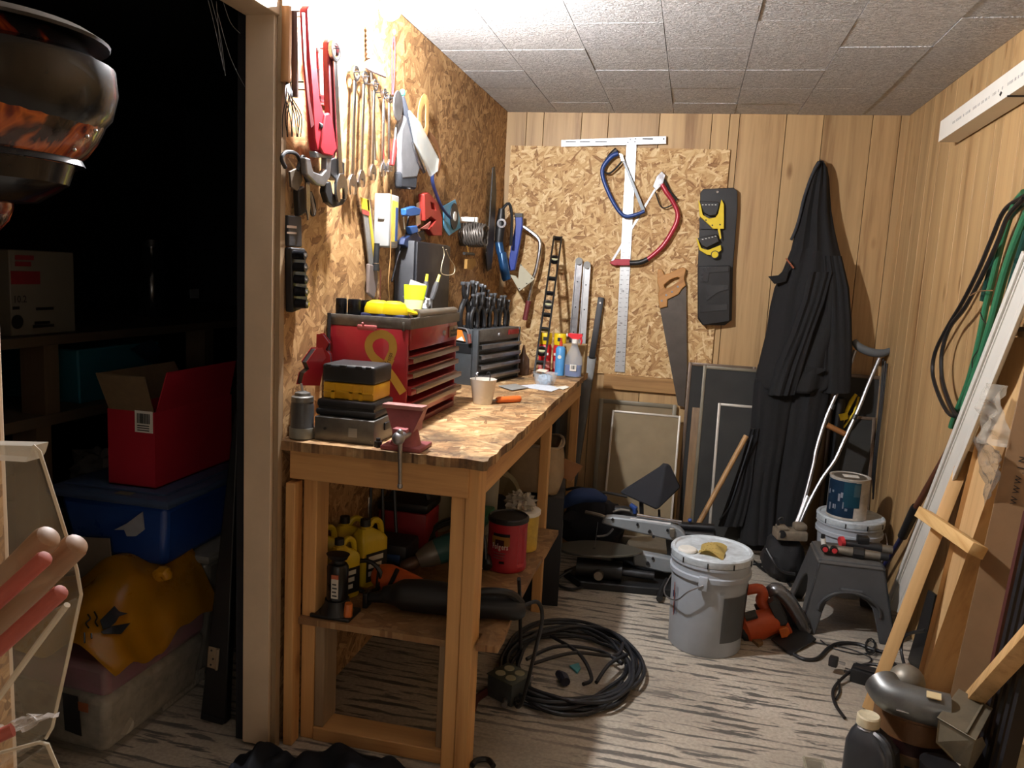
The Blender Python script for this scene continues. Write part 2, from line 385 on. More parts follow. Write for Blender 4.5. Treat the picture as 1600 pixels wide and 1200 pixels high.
# ================================================================ workbench
M_top = osb('worn_bench_board', 0, 1, [(.12, '7c5a3a'), (.4, 'ab845a'), (.65, 'c49f70'), (.9, 'dcc498')], 1, ('2a2622', 3.2, .75))
M_shelf = osb('dusty_shelf_board', 0, 1, [(.12, '7a5a3c'), (.5, '94714b'), (.9, 'a88863')], .8, ('4a3a2c', 3, .5))
BY0, BY1, BX1 = 1.885, 3.88, -.468
WB = T('workbench', 'long pine workbench with a worn strand board top along the left wall', 'workbench', (-.75, 2.9, 0))
rj = random.Random(5)
ol = [(XL+.004, BY1)]
ol += [(XL+.004, BY0), (-.92, BY0)]
x = -.92
while x < -.56: ol.append((x, BY0+.004*rj.random()+(.012*rj.random() if x > -.68 else 0))); x += .018
ol += [(-.53, BY0+.012), (-.50, BY0+.006), (BX1-.008, BY0+.002), (BX1, BY0+.012)]
y = BY0+.05
while y < BY1-.03: ol.append((BX1+rj.uniform(-.005, .003), y)); y += .055
ol.append((BX1, BY1))
part('worktop', MB().prism([(a, b, ZT-.025) for a, b in ol], (0, 0, .025)), M_top, WB)
part('apron', MB().box(-1.02, -.517, 1.905, 1.943, .775, ZT-.0255), M_pinex, WB, bev=.003)
part('rail', MB().box(-.53, -.492, 1.945, 3.84, .77, ZT-.0255), M_piney, WB, bev=.003)
part('rail', MB().box(-1.044, -1.006, 2.03, 3.84, .77, ZT-.0255), M_piney, WB, bev=.003)
part('leg', MB().box(-.565, -.527, 1.915, 1.995, 0, .774), M_pine, WB, bev=.003)
part('leg', MB().box(-.5265, -.490, 1.912, 1.985, 0, ZT-.026), M_pine, WB, bev=.003)
part('leg', MB().box(-1.026, -.998, 1.895, 1.94, 0, .765), M_pine, WB, bev=.003)
a = MB(); a.hull8([(-.997, 1.905, 0), (-.958, 1.905, 0), (-.958, 1.99, 0), (-.997, 1.99, 0)], [(-.997, 1.906, .80), (-.958, 1.906, .774), (-.958, 1.99, .774), (-.997, 1.99, .80)])
part('leg', MB().box(-.9975, -.957, 1.9435, 2.02, 0, .774), M_pine, WB, bev=.003); a.b.free()
part('leg', MB().box(-.532, -.494, 3.0, 3.04, 0, .769), M_pine, WB, bev=.003)
part('leg', MB().box(-.532, -.494, 3.80, 3.838, 0, .769), M_pine, WB, bev=.003)
part('shelf_post', MB().box(-.956, -.927, 1.945, 2.03, .041, .352), M_oldw, WB, 'greyed shelf post', bev=.003)
part('shelf_post', MB().box(-.592, -.556, 1.95, 2.03, .041, .352), M_oldw, WB, 'greyed shelf post', bev=.003)
part('bottom_rail', MB().box(-.9565, -.556, 1.94, 2.025, 0, .0405), M_pinex, WB, bev=.003)
ZS = .372
sh = [(-1.03, 1.925), (-.556, 1.925), (-.556, 1.997), (-.484, 1.997), (-.484, 1.93), (-.425, 1.935), (-.423, 2.0), (-.435, 2.2), (-.44, 2.5), (-.432, 2.7), (-.43, 2.95), (-1.03, 2.95)]
part('lower_shelf', MB().prism([(a, b, ZS-.019) for a, b in sh], (0, 0, .019)), M_shelf, WB, bev=.001)
part('brace', MB().box(-1.03, -.99, 2.1, 2.9, .31, .352), M_piney, WB, bev=.003)
# ---------------------------------------------------------------- red tool chest
M_red = mat('red_enamel', '8e1a22', .32, .1, .12, 20, 0, 1, .3)
M_redd = mat('dark_red_enamel', '641019', .4, .1, .12, 20)
M_gtray = mat('grey_tray_metal', '6f6c66', .42, .6, .25, 40)
M_alu = mat('drawer_pull_metal', '9d8f7e', .35, .8, .15, 60)
X0, X1, Y0, Y1, ZB, ZU = -1.04, -.785, 2.165, 2.655, ZT, 1.178
C = T('tool_chest', 'red metal tool chest with four drawers and a yellow ribbon sticker', 'tool chest', ((X0+X1)/2, (Y0+Y1)/2, ZB))
b = MB(); th = .012
b.box(X0, X1-.004, Y0, Y0+th, ZB, ZU, .003).box(X0, X1-.004, Y1-th, Y1, ZB, ZU, .003).box(X0, X0+th, Y0+th, Y1-th, ZB, ZU).box(X0+th, X1-.012, Y0+th, Y1-th, ZB, ZB+.012)
b.box(X0+th, X1-.02, Y0+th, Y1-th, ZU-.012, ZU).box(X0+th, X0+.03, Y0+th, Y1-th, ZB, ZU)
part('body', b, M_red, C)
part('front_panel', MB().box(X1-.018, X1, Y0+.0125, Y1-.0125, ZU-.062, ZU, .002), M_red, C)
part('base_rail', MB().box(X1-.018, X1, Y0+.0125, Y1-.0125, ZB, ZB+.018, .002), M_redd, C)
zt = ZU-.066; hs = (.044, .044, .046, .062)
for k, h in enumerate(hs):
    op = (0, .0, .012, .014)[k]
    d = part('drawer', MB().box(X1-.2, X1-.006+op, Y0+.016, Y1-.016, zt-h+.004, zt-.014, .002), M_red, C)
    part('handle', MB().box(X1-.006+op, X1+.012+op, Y0+.014, Y1-.016, zt-.021, zt-.019, 0).box(X1+.009+op, X1+.012+op, Y0+.014, Y1-.016, zt-.034, zt-.019, .001), M_alu, d)
    zt -= h
part('lid_tray', MB().box(X0, X1+.004, Y0-.002, Y0+.004, ZU, ZU+.032, .001).box(X0, X1+.004, Y1-.004, Y1+.002, ZU, ZU+.032, .001).box(X1-.002, X1+.004, Y0, Y1, ZU, ZU+.032, .001).box(X0, X0+.004, Y0, Y1, ZU, ZU+.03).box(X0+.0045, X1-.0025, Y0+.0045, Y1-.0045, ZU, ZU+.022), M_gtray, C, 'open grey lid tray rim')
part('latch', MB().box(X1-.022, X1-.014, Y0-.006, Y0-.002, ZU-.005, ZU+.02, .001), M_gtray, C)
part('lock', MB().cyl((X1, 2.49, ZU-.03), (X1+.006, 2.49, ZU-.03), .009, .008, 16), M_steel, C)
bd = part('badge', MB().box(X1, X1+.004, 2.55, 2.635, ZU-.05, ZU-.012, .001), M_alu, C)
part('badge_field', MB().prism([(X1+.004, y, z) for y, z in ((2.554, ZU-.046), (2.631, ZU-.046), (2.631, ZU-.024), (2.60, ZU-.024), (2.592, ZU-.016), (2.584, ZU-.024), (2.554, ZU-.024))], (.0008, 0, 0)), M_blk, bd)
text('Mastercraft', (X1+.0048, 2.5925, ZU-.034), (0, 1, 0), (0, 0, 1), .014, M_alu, bd, w=.068, bold=True)
# yellow ribbon sticker on the near side: one loop crossing over itself
M_rib = mat('yellow_sticker', 'c2a046', .45, 0, .06)
def sP(x, y): p = PY(x, y, Y0-.0015); return p
ctr = [(627, 617), (612, 585), (598, 560), (583, 540), (578, 528), (580, 522), (590, 520)]
rb = MB()
def strip(pts, w, yo):
    Q = spline([V((p.x, Y0-.0008-yo, p.z)) for p in (PY(x, y, Y0) for x, y in pts)], 6)
    L, R = [], []
    for i, p in enumerate(Q):
        d = (Q[min(i+1, len(Q)-1)]-Q[max(i-1, 0)]).normalized(); n = V((-d.z, 0, d.x))
        L.append(rb.v(p+n*w)); R.append(rb.v(p-n*w))
    for i in range(len(Q)-1): rb.f([L[i], L[i+1], R[i+1], R[i]])
strip([(630, 614), (616, 592), (600, 572), (582, 556), (576, 540), (582, 527), (597, 522), (611, 530), (614, 546), (608, 562), (600, 576)], .0125, .0)
strip([(611, 560), (606, 572), (600, 585), (597, 596)], .0115, .0003)
part('ribbon_sticker', rb, M_rib, C, 'yellow loop ribbon sticker')
text('Our Troops', PY(606, 567, Y0-.0012), (PY(613, 550, Y0)-PY(603, 582, Y0)), (-1, 0, .3), .02, M_blk, C, w=.062)
# ---------------------------------------------------------------- things on the chest lid
zl = ZU+.0225
def CT(x, y, z=zl): return PZ(x, y, z)
M_sock = mat('black_oxide', '1a1b20', .3, .6, .3, 40)
def socket(x, y, r, h, lab):
    b = MB().lathe([(r*.86, 0), (r, .004), (r, h-.004), (r*.93, h), (r*.72, h), (r*.7, h-.02), (.001, h-.021)], (x, y, zl), n=24)
    return one('impact_socket', b, M_sock, lab, 'socket', 'black impact sockets on the red chest')
socket(-1.012, 2.192, .0165, .055, 'black impact socket nearest the wall on the red chest lid')
socket(-.972, 2.197, .0195, .054, 'wide black impact socket second from the wall on the chest lid')
socket(-.938, 2.232, .0125, .052, 'slim black impact socket behind the yellow guard on the chest lid')
socket(-1.00, 2.25, .016, .05, 'black impact socket in the back row near the strand board wall')
socket(-.96, 2.252, .015, .05, 'black impact socket in the back row behind the wide socket')
socket(-.905, 2.36, .016, .05, 'black socket standing beside the yellow green tube')
socket(-.93, 2.34, .015, .048, 'black socket standing left of its twin by the yellow green tube')
one('screwdriver', MB().cyl((-.93, 2.29, zl), (-.93, 2.29, zl+.028), .008, .008, 12).cyl((-.93, 2.29, zl+.028), (-.93, 2.29, zl+.06), .006, .005, 12).cyl((-.93, 2.29, zl+.06), (-.93, 2.29, zl+.145), .0022, .0022, 8), mat('brown_handle', '5b2f22', .4), 'thin screwdriver standing upright behind the yellow guard', 'screwdriver')
p0 = V((-1.028, 2.172, ZT)); 
one('drill_bit', MB().tube([(-1.03, 2.145, ZT+.001), (-1.03, 2.15, ZT+.16), (-1.033, 2.155, ZT+.33)], .0055, 8).tube([V((-1.03+.006*math.cos(i*.9), 2.147+i*.0008+.006*math.sin(i*.9), ZT+.004+i*.006)) for i in range(34)], .0022, 6), M_dkst, 'long twisted auger bit leaning on the wall beside the red chest', 'drill bit')
# yellow guard with blue base
G = T('tool_guard', 'yellow and blue moulded guard at the near edge of the chest lid', 'guard', (-.88, 2.2, zl))
yb = MB(); 
for cx, r, hh in ((-.905, .042, .034), (-.855, .043, .034)): yb.lathe([(r, .016), (r*.98, .02+hh*.35), (r*.8, .02+hh*.8), (r*.45, .02+hh), (.001, .021+hh)], (cx, 2.215, zl), n=24, sy=.7)
yb.tube([(-.83, 2.22, zl+.03), (-.80, 2.235, zl+.022), (-.785, 2.25, zl+.02)], [.012, .006, .003], 8)
part('guard_shell', yb, mat('yellow_plastic', 'e8c81a', .35, 0, .08), G, 'yellow shell')
part('guard_base', MB().box(-.95, -.812, 2.186, 2.244, zl, zl+.0165, .006), mat('navy_plastic', '1c2444', .4), G, 'navy base')
one('clip', MB().box(-.945, -.885, 2.157, 2.163, 1.168, 1.183, .002).cyl((-.925, 2.157, 1.18), (-.925, 2.15, 1.19), .003, n=8), mat('pink_plastic', 'b05a58', .5), 'small faded pink clip hooked on the near lid edge', 'clip')
# big pipes
def pipe(a, b_, r, m, lab, cat='socket wrench', name='pipe_wrench_bar'):
    a, b_ = V(a), V(b_); d = (b_-a).normalized(); bb = MB()
    x = d.orthogonal().normalized(); y = d.cross(x)
    R = [bb.ring(a+d*q, x, y, rr, 20) for q, rr in ((.03, r*.6), (.0, r*.66), (0, r*1.15), (.03, r*1.15), (.04, r*.92), ((b_-a).length-.02, r*.85), ((b_-a).length, r*.6))]
    bb.skin(R); return one(name, bb, m, lab, cat)
M_gray = mat('galvanised_steel', '8f8a80', .4, .8, .2, 30)
pipe((-.797, 2.24, zl+.0175), (-.792, 2.64, zl+.0165), .0145, M_gray, 'thick grey box spanner tube lying along the front of the chest lid', 'spanner', 'box_spanner')
pipe((-.855, 2.29, zl+.0135), (-.838, 2.62, zl+.0125), .0108, M_gray, 'grey steel tube lying behind the thicker spanner tube', 'tube', 'steel_tube')
b = MB()
for k in range(2): b.tube([V((-.828+.009*k, 2.255+.005*k, zl+.007)), V((-.824+.012*k, 2.30, zl+.012)), V((-.83+.02*k, 2.37, zl+.008))], [.005, .006, .004], 8)
b.ball((-.826, 2.25, zl+.006), .006, 10)
one('pliers', b, mat('red_grip', '7d2d2c', .5), 'red handled pliers lying beside the thick spanner tube', 'pliers')
W_ = MB(); W_.tube([(-.87, 2.24, zl+.004), (-.845, 2.33, zl+.006), (-.85, 2.40, zl+.006)], .005, 8); W_.lathe([(.005, 0), (.013, 0), (.013, .008), (.005, .008)], (-.872, 2.235, zl), n=14)
one('wrench', W_, M_steel, 'small steel wrench lying loose behind the red pliers', 'wrench')
W_ = MB(); W_.tube([(-.90, 2.265, zl+.004), (-.87, 2.30, zl+.02), (-.845, 2.325, zl+.025)], .004, 8).lathe([(.001, 0), (.012, .001), (.012, .009), (.001, .01)], (-.905, 2.26, zl), n=14)
one('ratchet', W_, M_chrome, 'small bright ratchet lying behind the yellow guard', 'ratchet')
# yellow-green tube standing on its cap
tb = T('ointment_tube', 'bright yellow green squeeze tube standing behind the pliers', 'tube', (-.872, 2.44, zl))
hb = MB(); c0, c1 = V((-.875, 2.435, zl)), V((-.872, 2.445, zl+.098))
R = []
for k in range(7):
    f_ = k/6; p = c0.lerp(c1, f_); R.append(hb.ring(p, V((1, .25, 0)).normalized(), V((-.25, 1, 0)).normalized(), .026+.01*f_, 20, .017*(1-f_)+.0012))
hb.skin(R); part('tube_body', hb, mat('pale_lime', 'cfd489', .4, 0, .05), tb)
hb = MB(); R = []
for k in range(4):
    f_ = .55+.47*k/3; p = c0.lerp(c1, f_); R.append(hb.ring(p, V((1, .25, 0)).normalized(), V((-.25, 1, 0)).normalized(), .0268+.01*f_, 20, .0175*(1-f_)+.0020))
hb.skin(R); part('tube_band', hb, mat('lime_print', 'b5d216', .4, 0, .05), tb, 'lime green upper band')
# respirator / dust mask, rag
def blob(c, r, seed, n=18, amp=.35, fr=3., sx=1, sy=1, sz=1, flat=None):
    b = MB(); c = V(c)
    R = []
    for i in range(n+1):
        th_ = PI*i/n; ring = []
        for j in range(n*2):
            ph = 2*PI*j/(n*2); d = V((math.sin(th_)*math.cos(ph), math.sin(th_)*math.sin(ph), -math.cos(th_)))
            k = 1+amp*pnoise(d*fr+V((seed, seed*1.7, 0)))
            p = V((d.x*sx, d.y*sy, d.z*sz))*r*k
            if flat is not None: p.z = max(p.z, -flat)
            ring.append(b.v(c+p))
        R.append(ring)
    b.skin(R); bmesh.ops.remove_doubles(b.b, verts=b.b.verts, dist=1e-6); return b
one('dust_mask', blob((-.90, 2.545, zl+.03), .05, 3.3, sx=.8, sy=1.1, sz=.75, flat=.03), mat('grey_cloth', 'a9aaac', .8, 0, .15), 'crumpled grey dust mask on the back of the chest lid', 'mask')
one('sandpaper', MB().prism([(-.93, 2.50, zl+.05), (-.87, 2.51, zl+.052), (-.865, 2.53, zl+.10), (-.92, 2.53, zl+.115)], (0, .002, 0)), mat('grey_paper', '9a968e', .8), 'grey sandpaper sheet propped up behind the yellow green tube', 'sandpaper')
one('light_bulb', MB().lathe([(.001, 0), (.018, .006), (.026, .02), (.025, .034), (.013, .05), (.012, .062)], (-.895, 2.47, zl+.001), ax=(0, .05, 1), n=20), mat('frosted_grey', 'b5b6b8', .25), 'frosted bulb standing in front of the crumpled mask', 'bulb')
for k, (x0, y0, x1, y1, hcol, lab) in enumerate(((-.90, 2.615, -.895, 2.63, 'd8c93a', 'grey screwdriver with a yellow collar standing in the chest lid'), (-.875, 2.625, -.852, 2.645, 'e0d47a', 'screwdriver with a pale yellow tip leaning right of the yellow collared one'))):
    s = T('screwdriver', lab, 'screwdriver', (x0, y0, zl)); d = (V((x1, y1, zl+.14))-V((x0, y0, zl+.04)))
    part('grip', MB().tube([V((x0, y0, zl+.05)), V((x0, y0, zl+.05))+d*.4, V((x0, y0, zl+.05))+d*.6], [.009, .011, .008], 10), mat('grey_grip', '4a4a4c', .5), s)
    part('collar', MB().cyl(V((x0, y0, zl+.05))+d*.6, V((x0, y0, zl+.05))+d*.85, .006, .005, 10), mat('collar'+hcol, hcol, .4), s)
    part('shaft', MB().cyl((x0, y0, zl), V((x0, y0, zl+.05)), .003, .003, 8), M_steel, s)
one('solder_spool', MB().lathe([(.02, 0), (.036, .002), (.036, .006), (.03, .008), (.03, .05), (.036, .052), (.036, .056), (.02, .058)], (-.935, 2.6, zl), n=24), mat('grey_thread', '55585a', .6), 'dark grey spool standing behind the mask on the chest lid', 'spool')
# ---------------------------------------------------------------- small cases and jar at the near end
M_tin = mat('dull_tin', '6a6863', .4, .7, .15, 50)
gc = T('metal_case', 'grey sheet metal case at the bottom of the small case pile', 'case', (-.87, 2.0, ZT))
part('case_body', MB().box(-.962, -.79, 1.93, 2.085, ZT, ZT+.066, .004), M_tin, gc)
part('vent', MB().box(-.862, -.838, 1.9285, 1.93, ZT+.018, ZT+.042).box(-.8, -.797, 1.9285, 1.93, ZT+.01, ZT+.012), mat('pale_slots', '8a8881', .5), gc)
part('latch', MB().box(-.79, -.786, 2.0, 2.04, ZT+.03, ZT+.05, .001).cyl((-.93, 1.93, ZT+.035), (-.93, 1.927, ZT+.035), .004, n=12), M_dkst, gc)
z1 = ZT+.0665
one('plastic_case', MB().box(-.968, -.795, 1.945, 2.09, z1, z1+.02, .008, 3).box(-.966, -.797, 1.947, 2.088, z1+.022, z1+.045, .009, 3).box(-.96, -.8, 1.95, 2.085, z1+.015, z1+.03), M_blk, 'flat black plastic case lying on the grey metal case', 'case', bev=.0)
z2 = z1+.0455
bc = T('bit_case', 'black and yellow drill bit case on top of the small case pile', 'case', (-.87, 2.04, z2))
part('case_base', MB().box(-.955, -.808, 1.965, 2.085, z2, z2+.044, .004), mat('tool_yellow', 'cf9d1c', .4, 0, .06), bc, 'yellow lower half')
part('ribs', MB().box(-.93, -.92, 1.962, 1.966, z2, z2+.04).box(-.878, -.868, 1.962, 1.966, z2, z2+.04).box(-.85, -.84, 1.962, 1.966, z2, z2+.04).box(-.953, -.81, 1.962, 1.966, z2+.018, z2+.022), mat('tool_yellow', 'cf9d1c'), bc, 'yellow moulded ribs')
part('case_lid', MB().box(-.958, -.805, 1.962, 2.088, z2+.0445, z2+.094, .008, 3), M_blk, bc, 'black lid')
part('latch', MB().box(-.945, -.93, 1.956, 1.962, z2+.085, z2+.094, .002).box(-.905, -.885, 1.956, 1.962, z2+.085, z2+.094, .002).box(-.86, -.84, 1.956, 1.962, z2+.085, z2+.094, .002).box(-.83, -.815, 1.956, 1.962, z2+.085, z2+.094, .002), M_blk, bc)
jr = T('jar', 'dusty black canister with a grey base at the wall end of the bench', 'canister', (-1.0, 1.935, ZT))
part('canister', MB().lathe([(.028, 0), (.033, .003), (.033, .03), (.031, .034), (.031, .09), (.029, .1), (.024, .106)], (-1.0, 1.935, ZT), n=28), mat('smoky_canister', '3a3b3c', .4, 0, .3), jr)
part('base_band', MB().lathe([(.0335, .003), (.0342, .006), (.0342, .029), (.0335, .032)], (-1.0, 1.935, ZT), n=28), mat('pale_grey_band', '74756e', .45), jr)
part('cap', MB().lathe([(.028, .1), (.03, .103), (.029, .115), (.022, .118), (.02, .126), (.008, .13)], (-1.0, 1.935, ZT), n=28), M_tin, jr)
part('nozzle', MB().tube([(-1.0, 1.935, ZT+.128), (-1.004, 1.934, ZT+.15)], .0035, 8), M_steel, jr)
# magnet holders (red arrow shaped)
def magnet(px, th, lab):
    m = T('welding_magnet', lab, 'welding magnet', px[0]); O, xd, zd, nd = px
    pts = [(-.03, -.045), (-.03, -.012), (-.016, .0), (-.03, .02), (-.008, .058), (.012, .058), (.03, .03), (.018, .012), (.03, -.004), (.03, -.05)]
    A = [O+xd*a+zd*b for a, b in pts]
    part('side_plate', MB().prism([p-nd*.003 for p in A], -nd*.002).prism([p+nd*.019 for p in A], nd*.002), M_red, m)
    part('magnet_core', MB().prism([O+(xd*a+zd*b)*.93-nd*.003 for a, b in pts], nd*.022), M_blk, m, 'black core')
pM = V((-1.008, 1.985, ZT+.2))
magnet((V((-1.012, 2.0, ZT+.185)), V((.5, .87, 0)), V((.12, .2, .97)).normalized(), V((.87, -.5, 0))), .02, 'red arrow shaped welding magnet hanging nearest the wall end')
magnet((PY(502, 552, 2.125), V((.97, .22, .1)).normalized(), V((-.1, 0, 1)).normalized(), V((.22, -.97, 0)).normalized()), .02, 'red welding magnet hanging beside the red chest')
# vise
M_vise = mat('faded_red_vise', '8c4a4c', .5, .2, .2, 30)
vs = T('bench_vise', 'faded red bench vise clamped on the front edge of the bench', 'vise', (-.7, 1.95, ZT))
vx, vy = -.705, 1.945
part('base', MB().box(vx-.055, vx+.055, vy-.045, vy+.055, ZT, ZT+.012, .003).lathe([(.042, .012), (.038, .022), (.034, .04), (.03, .055)], (vx, vy, ZT), n=20), M_vise, vs)
part('body', MB().hull8([(vx-.028, vy-.03, ZT+.05), (vx+.028, vy-.03, ZT+.05), (vx+.028, vy+.03, ZT+.05), (vx-.028, vy+.03, ZT+.05)], [(vx-.055, vy-.014, ZT+.108), (vx+.05, vy-.014, ZT+.108), (vx+.05, vy+.018, ZT+.108), (vx-.055, vy+.018, ZT+.108)]).box(vx-.02, vx+.02, vy-.055, vy+.075, ZT+.04, ZT+.062, .004), M_vise, vs)
part('jaw', MB().box(vx-.062, vx+.05, vy-.022, vy-.004, ZT+.107, ZT+.118, .002), mat('jaw_pink', 'a0716c', .5, .2), vs)
part('jaw', MB().box(vx-.062, vx+.05, vy-.002, vy+.02, ZT+.107, ZT+.117, .002), mat('jaw_pink', 'a0716c'), vs)
part('screw', MB().cyl((vx+.012, vy-.09, ZT+.045), (vx+.012, vy-.02, ZT+.045), .011, .011, 16).ball((vx+.012, vy-.09, ZT+.045), .017, 16), M_steel, vs)
part('handle', MB().cyl((vx+.016, vy-.09, ZT+.06), (vx+.022, vy-.094, ZT-.075), .006, .005, 12).ball((vx+.016, vy-.09, ZT+.062), .008, 12).ball((vx+.022, vy-.094, ZT-.077), .0075, 12), M_steel, vs)
part('mount_bolt', MB().cyl((vx-.07, vy-.02, ZT), (vx-.07, vy-.02, ZT+.016), .012, .011, 6).cyl((vx-.07, vy-.02, ZT+.012), (vx-.07, vy-.02, ZT+.024), .006, .006, 10), M_dkst, vs)
# ---------------------------------------------------------------- grey tool chest
M_gch = mat('grey_enamel', '45494c', .4, .2, .15, 25)
o = V((-.838, 3.13, ZT)); fd = V((.10, .41, 0)).normalized(); F = frame(o, fd, (0, 0, 1))       # local X along the front, local -Y out of the front... (y = into the chest)
Wd, Dp, Hh = .40, .19, .232
g = T('tool_chest', 'smaller grey tool chest with silver drawer pulls behind the red one', 'tool chest', o)
b = MB(F); b.box(0, Wd, .02, Dp, 0, Hh, .003).box(0, .014, 0, .03, 0, Hh, .002).box(Wd-.014, Wd, 0, .03, 0, Hh, .002)
part('body', b, M_gch, g)
part('front_panel', MB(F).box(.0145, Wd-.0145, .002, .019, Hh-.05, Hh, .002), M_gtray, g)
part('red_strip', MB(F).box(Wd-.12, Wd-.02, -.001, .002, Hh-.03, Hh-.008), M_red, g)
part('lock', MB(F).cyl((.19, .002, Hh-.026), (.19, -.005, Hh-.026), .010, .009, 14), M_steel, g)
zt = Hh-.053
for k, h in enumerate((.042, .042, .044, .046)):
    d = part('drawer', MB(F).box(.018, Wd-.018, .004, .0195, zt-h+.006, zt-.008, .002), M_gch, g)
    part('handle', MB(F).box(.016, Wd-.016, -.012, .004, zt-.012, zt-.01).box(.016, Wd-.016, -.014, -.011, zt-.026, zt-.01, .001), M_steel, d)
    zt -= h
part('side_plate', MB(F).box(-.002, 0, .03, .15, Hh-.1, Hh-.06), M_blk, g)
# orange blade scraper hung at the near top corner
sq = T('utility_saw', 'small hand saw with an orange and white sleeve hanging on the grey chest side', 'saw', F @ V((-.012, .08, Hh)))
part('sleeve', MB(F).prism([(-.008, .15, Hh-.005), (-.008, .075, Hh-.004), (-.008, .055, Hh-.05), (-.008, .15, Hh-.045)], (.003, 0, 0)), mat('orange_card', 'e07a24', .5, 0, .05), sq, 'orange sleeve')
part('sleeve_band', MB(F).prism([(-.0088, .15, Hh-.008), (-.0088, .105, Hh-.006), (-.0088, .15, Hh-.024)], (.0008, 0, 0)).prism([(-.0088, .06, Hh-.049), (-.0088, .1, Hh-.047), (-.0088, .072, Hh-.03)], (.0008, 0, 0)), M_white, sq, 'white print')
part('frame', MB(F).tube([(-.008, .16, Hh+.002), (-.008, .07, Hh+.004), (-.01, .045, Hh-.008), (-.012, .035, Hh-.06)], .004, 8, smooth=4), M_steel, sq)
part('handle', MB(F).tube([(-.012, .038, Hh-.018), (-.013, .03, Hh-.055)], [.008, .008], 10), mat('brown_grip', '6a3a30', .5), sq)
# spring clamps standing on the grey chest
zc = ZT+Hh+.001
def clamp():
    c = T('spring_clamp', 'x', 'clamp', (0, 0, 0), 'black spring clamps on the grey chest')
    for s in (-1, 1):
        part('jaw', MB().tube([(s*.004, .0, .10), (s*.022, 0, .075), (s*.03, 0, .04), (s*.026, 0, .008), (s*.017, 0, .004)], [.009, .011, .010, .009, .007], 8, smooth=3, ry=.010), M_blk, c)
        part('grip', MB().tube([(s*-.002, 0, .10), (s*.010, 0, .125), (s*.016, 0, .16)], [.009, .009, .007], 8, smooth=3), M_blk, c)
    part('grip_cap', MB().box(.010, .024, -.009, .009, .155, .168, .003).box(-.024, -.010, -.009, .009, .155, .168, .003), mat('grey_cap', '4b4d50', .4), c)
    part('pivot', MB().cyl((0, -.012, .10), (0, .012, .10), .007, .007, 12), M_dkst, c)
    return c
c0 = clamp()
sp = [(.03, .05, .125, 0, 1.15, 'tallest black spring clamp at the near back of the grey chest'), (.09, .05, .13, 8, 1.18, 'tall black spring clamp second along the back of the grey chest'), (.17, .055, .12, 14, 1.1, 'tilted black spring clamp third along the back of the grey chest'),
      (.06, .02, .09, 0, .86, 'short black spring clamp at the near front of the grey chest'), (.12, .02, .09, -6, .9, 'black spring clamp second along the front of the grey chest'), (.175, .022, .09, 4, .78, 'black spring clamp third along the front of the grey chest'),
      (.225, .02, .09, -3, .88, 'black spring clamp fourth along the front of the grey chest'), (.27, .02, .09, 5, .74, 'black spring clamp fifth along the front of the grey chest'), (.32, .02, .09, -2, .82, 'black spring clamp sixth along the front of the grey chest'), (.365, .024, .09, 6, .7, 'smallest black spring clamp at the far front of the grey chest'),
      (.25, .065, .1, -10, .95, 'black spring clamp at the far back of the grey chest')]
for i, (u, v, h, a, s, lab) in enumerate(sp):
    Mx = Matrix.Translation(F @ V((u, v+.035, 0)) + V((0, 0, Hh+.001))) @ Matrix.Rotation(math.radians(a+72), 4, 'Z') @ Matrix.Rotation(math.radians(a*.6), 4, 'Y') @ Matrix.Scale(s, 4)
    o_ = c0 if i == 0 else dup(c0, Matrix())
    o_.location = Mx.to_translation(); o_.rotation_euler = Mx.to_euler(); o_.scale = (s, s, s); o_['label'] = lab
# ---------------------------------------------------------------- loose things on the bench
cu = T('mug', 'white tapered mug holding small hooks in front of the grey chest', 'mug', (-.705, 2.73, ZT))
part('cup', MB().lathe([(.033, 0), (.035, .003), (.048, .088), (.049, .09), (.046, .09), (.043, .06), (.032, .006), (.001, .005)], (-.705, 2.735, ZT), n=36), mat('glazed_white', 'd6cfc3', .25, 0, .04), cu)
one('hook', MB().tube([(-.69, 2.74, ZT+.02), (-.682, 2.74, ZT+.1), (-.69, 2.742, ZT+.115), (-.697, 2.742, ZT+.105)], .002, 6, smooth=4), M_dkst, 'dark wire hook poking out of the white mug on the right', 'hook')
one('hook', MB().tube([(-.73, 2.75, ZT+.02), (-.74, 2.75, ZT+.098), (-.73, 2.752, ZT+.108)], .002, 6, smooth=4).ball((-.735, 2.75, ZT+.1), .006, 10), M_steel, 'bright little hook poking out of the white mug on the left', 'hook')
sd = T('screwdriver', 'screwdriver with an orange handle lying beside the white mug', 'screwdriver', (-.62, 2.83, ZT))
sd0, sd1 = PZ(776, 625, ZT+.013), PZ(813, 623, ZT+.013); dd = (sd1-sd0)
part('handle', MB().tube([sd0, sd0+dd*.1, sd0+dd*.25, sd0+dd*.7, sd0+dd*.95, sd1], [.009, .0125, .0115, .013, .0125, .009], 12), mat('orange_handle', 'd0682c', .35, 0, .08), sd)
part('shaft', MB().cyl(sd0-dd*.35, sd0, .003, .003, 8), M_steel, sd)
tbx = T('clear_tub', 'clear plastic tub with torn wrapper inside by the grey chest', 'tub', (-.62, 3.34, ZT))
tp = PZ(851, 601, ZT)
M_clear = clear('clear_plastic', 'd8dadb', .1, .25)
part('tub_wall', MB().lathe([(.04, 0), (.042, .002), (.054, .05), (.057, .052), (.053, .052), (.039, .004)], tp, n=28), M_clear, tbx)
one('wrapper', blob(tp+V((0, 0, .024)), .03, 8.1, 12, .6, 4, sz=.7), clear('blue_film', 'a8cbe6', .2, .6), 'crumpled bluish wrapper inside the clear tub', 'wrapper')
one('card', MB().prism([tp+V(q) for q in ((-.045, .02, .055), (.0, -.01, .054), (.01, .02, .062), (-.035, .045, .062))], (0, 0, .001)), mat('cream_card', 'd9d2be', .7), 'small cream card lying across the clear tub rim', 'card')
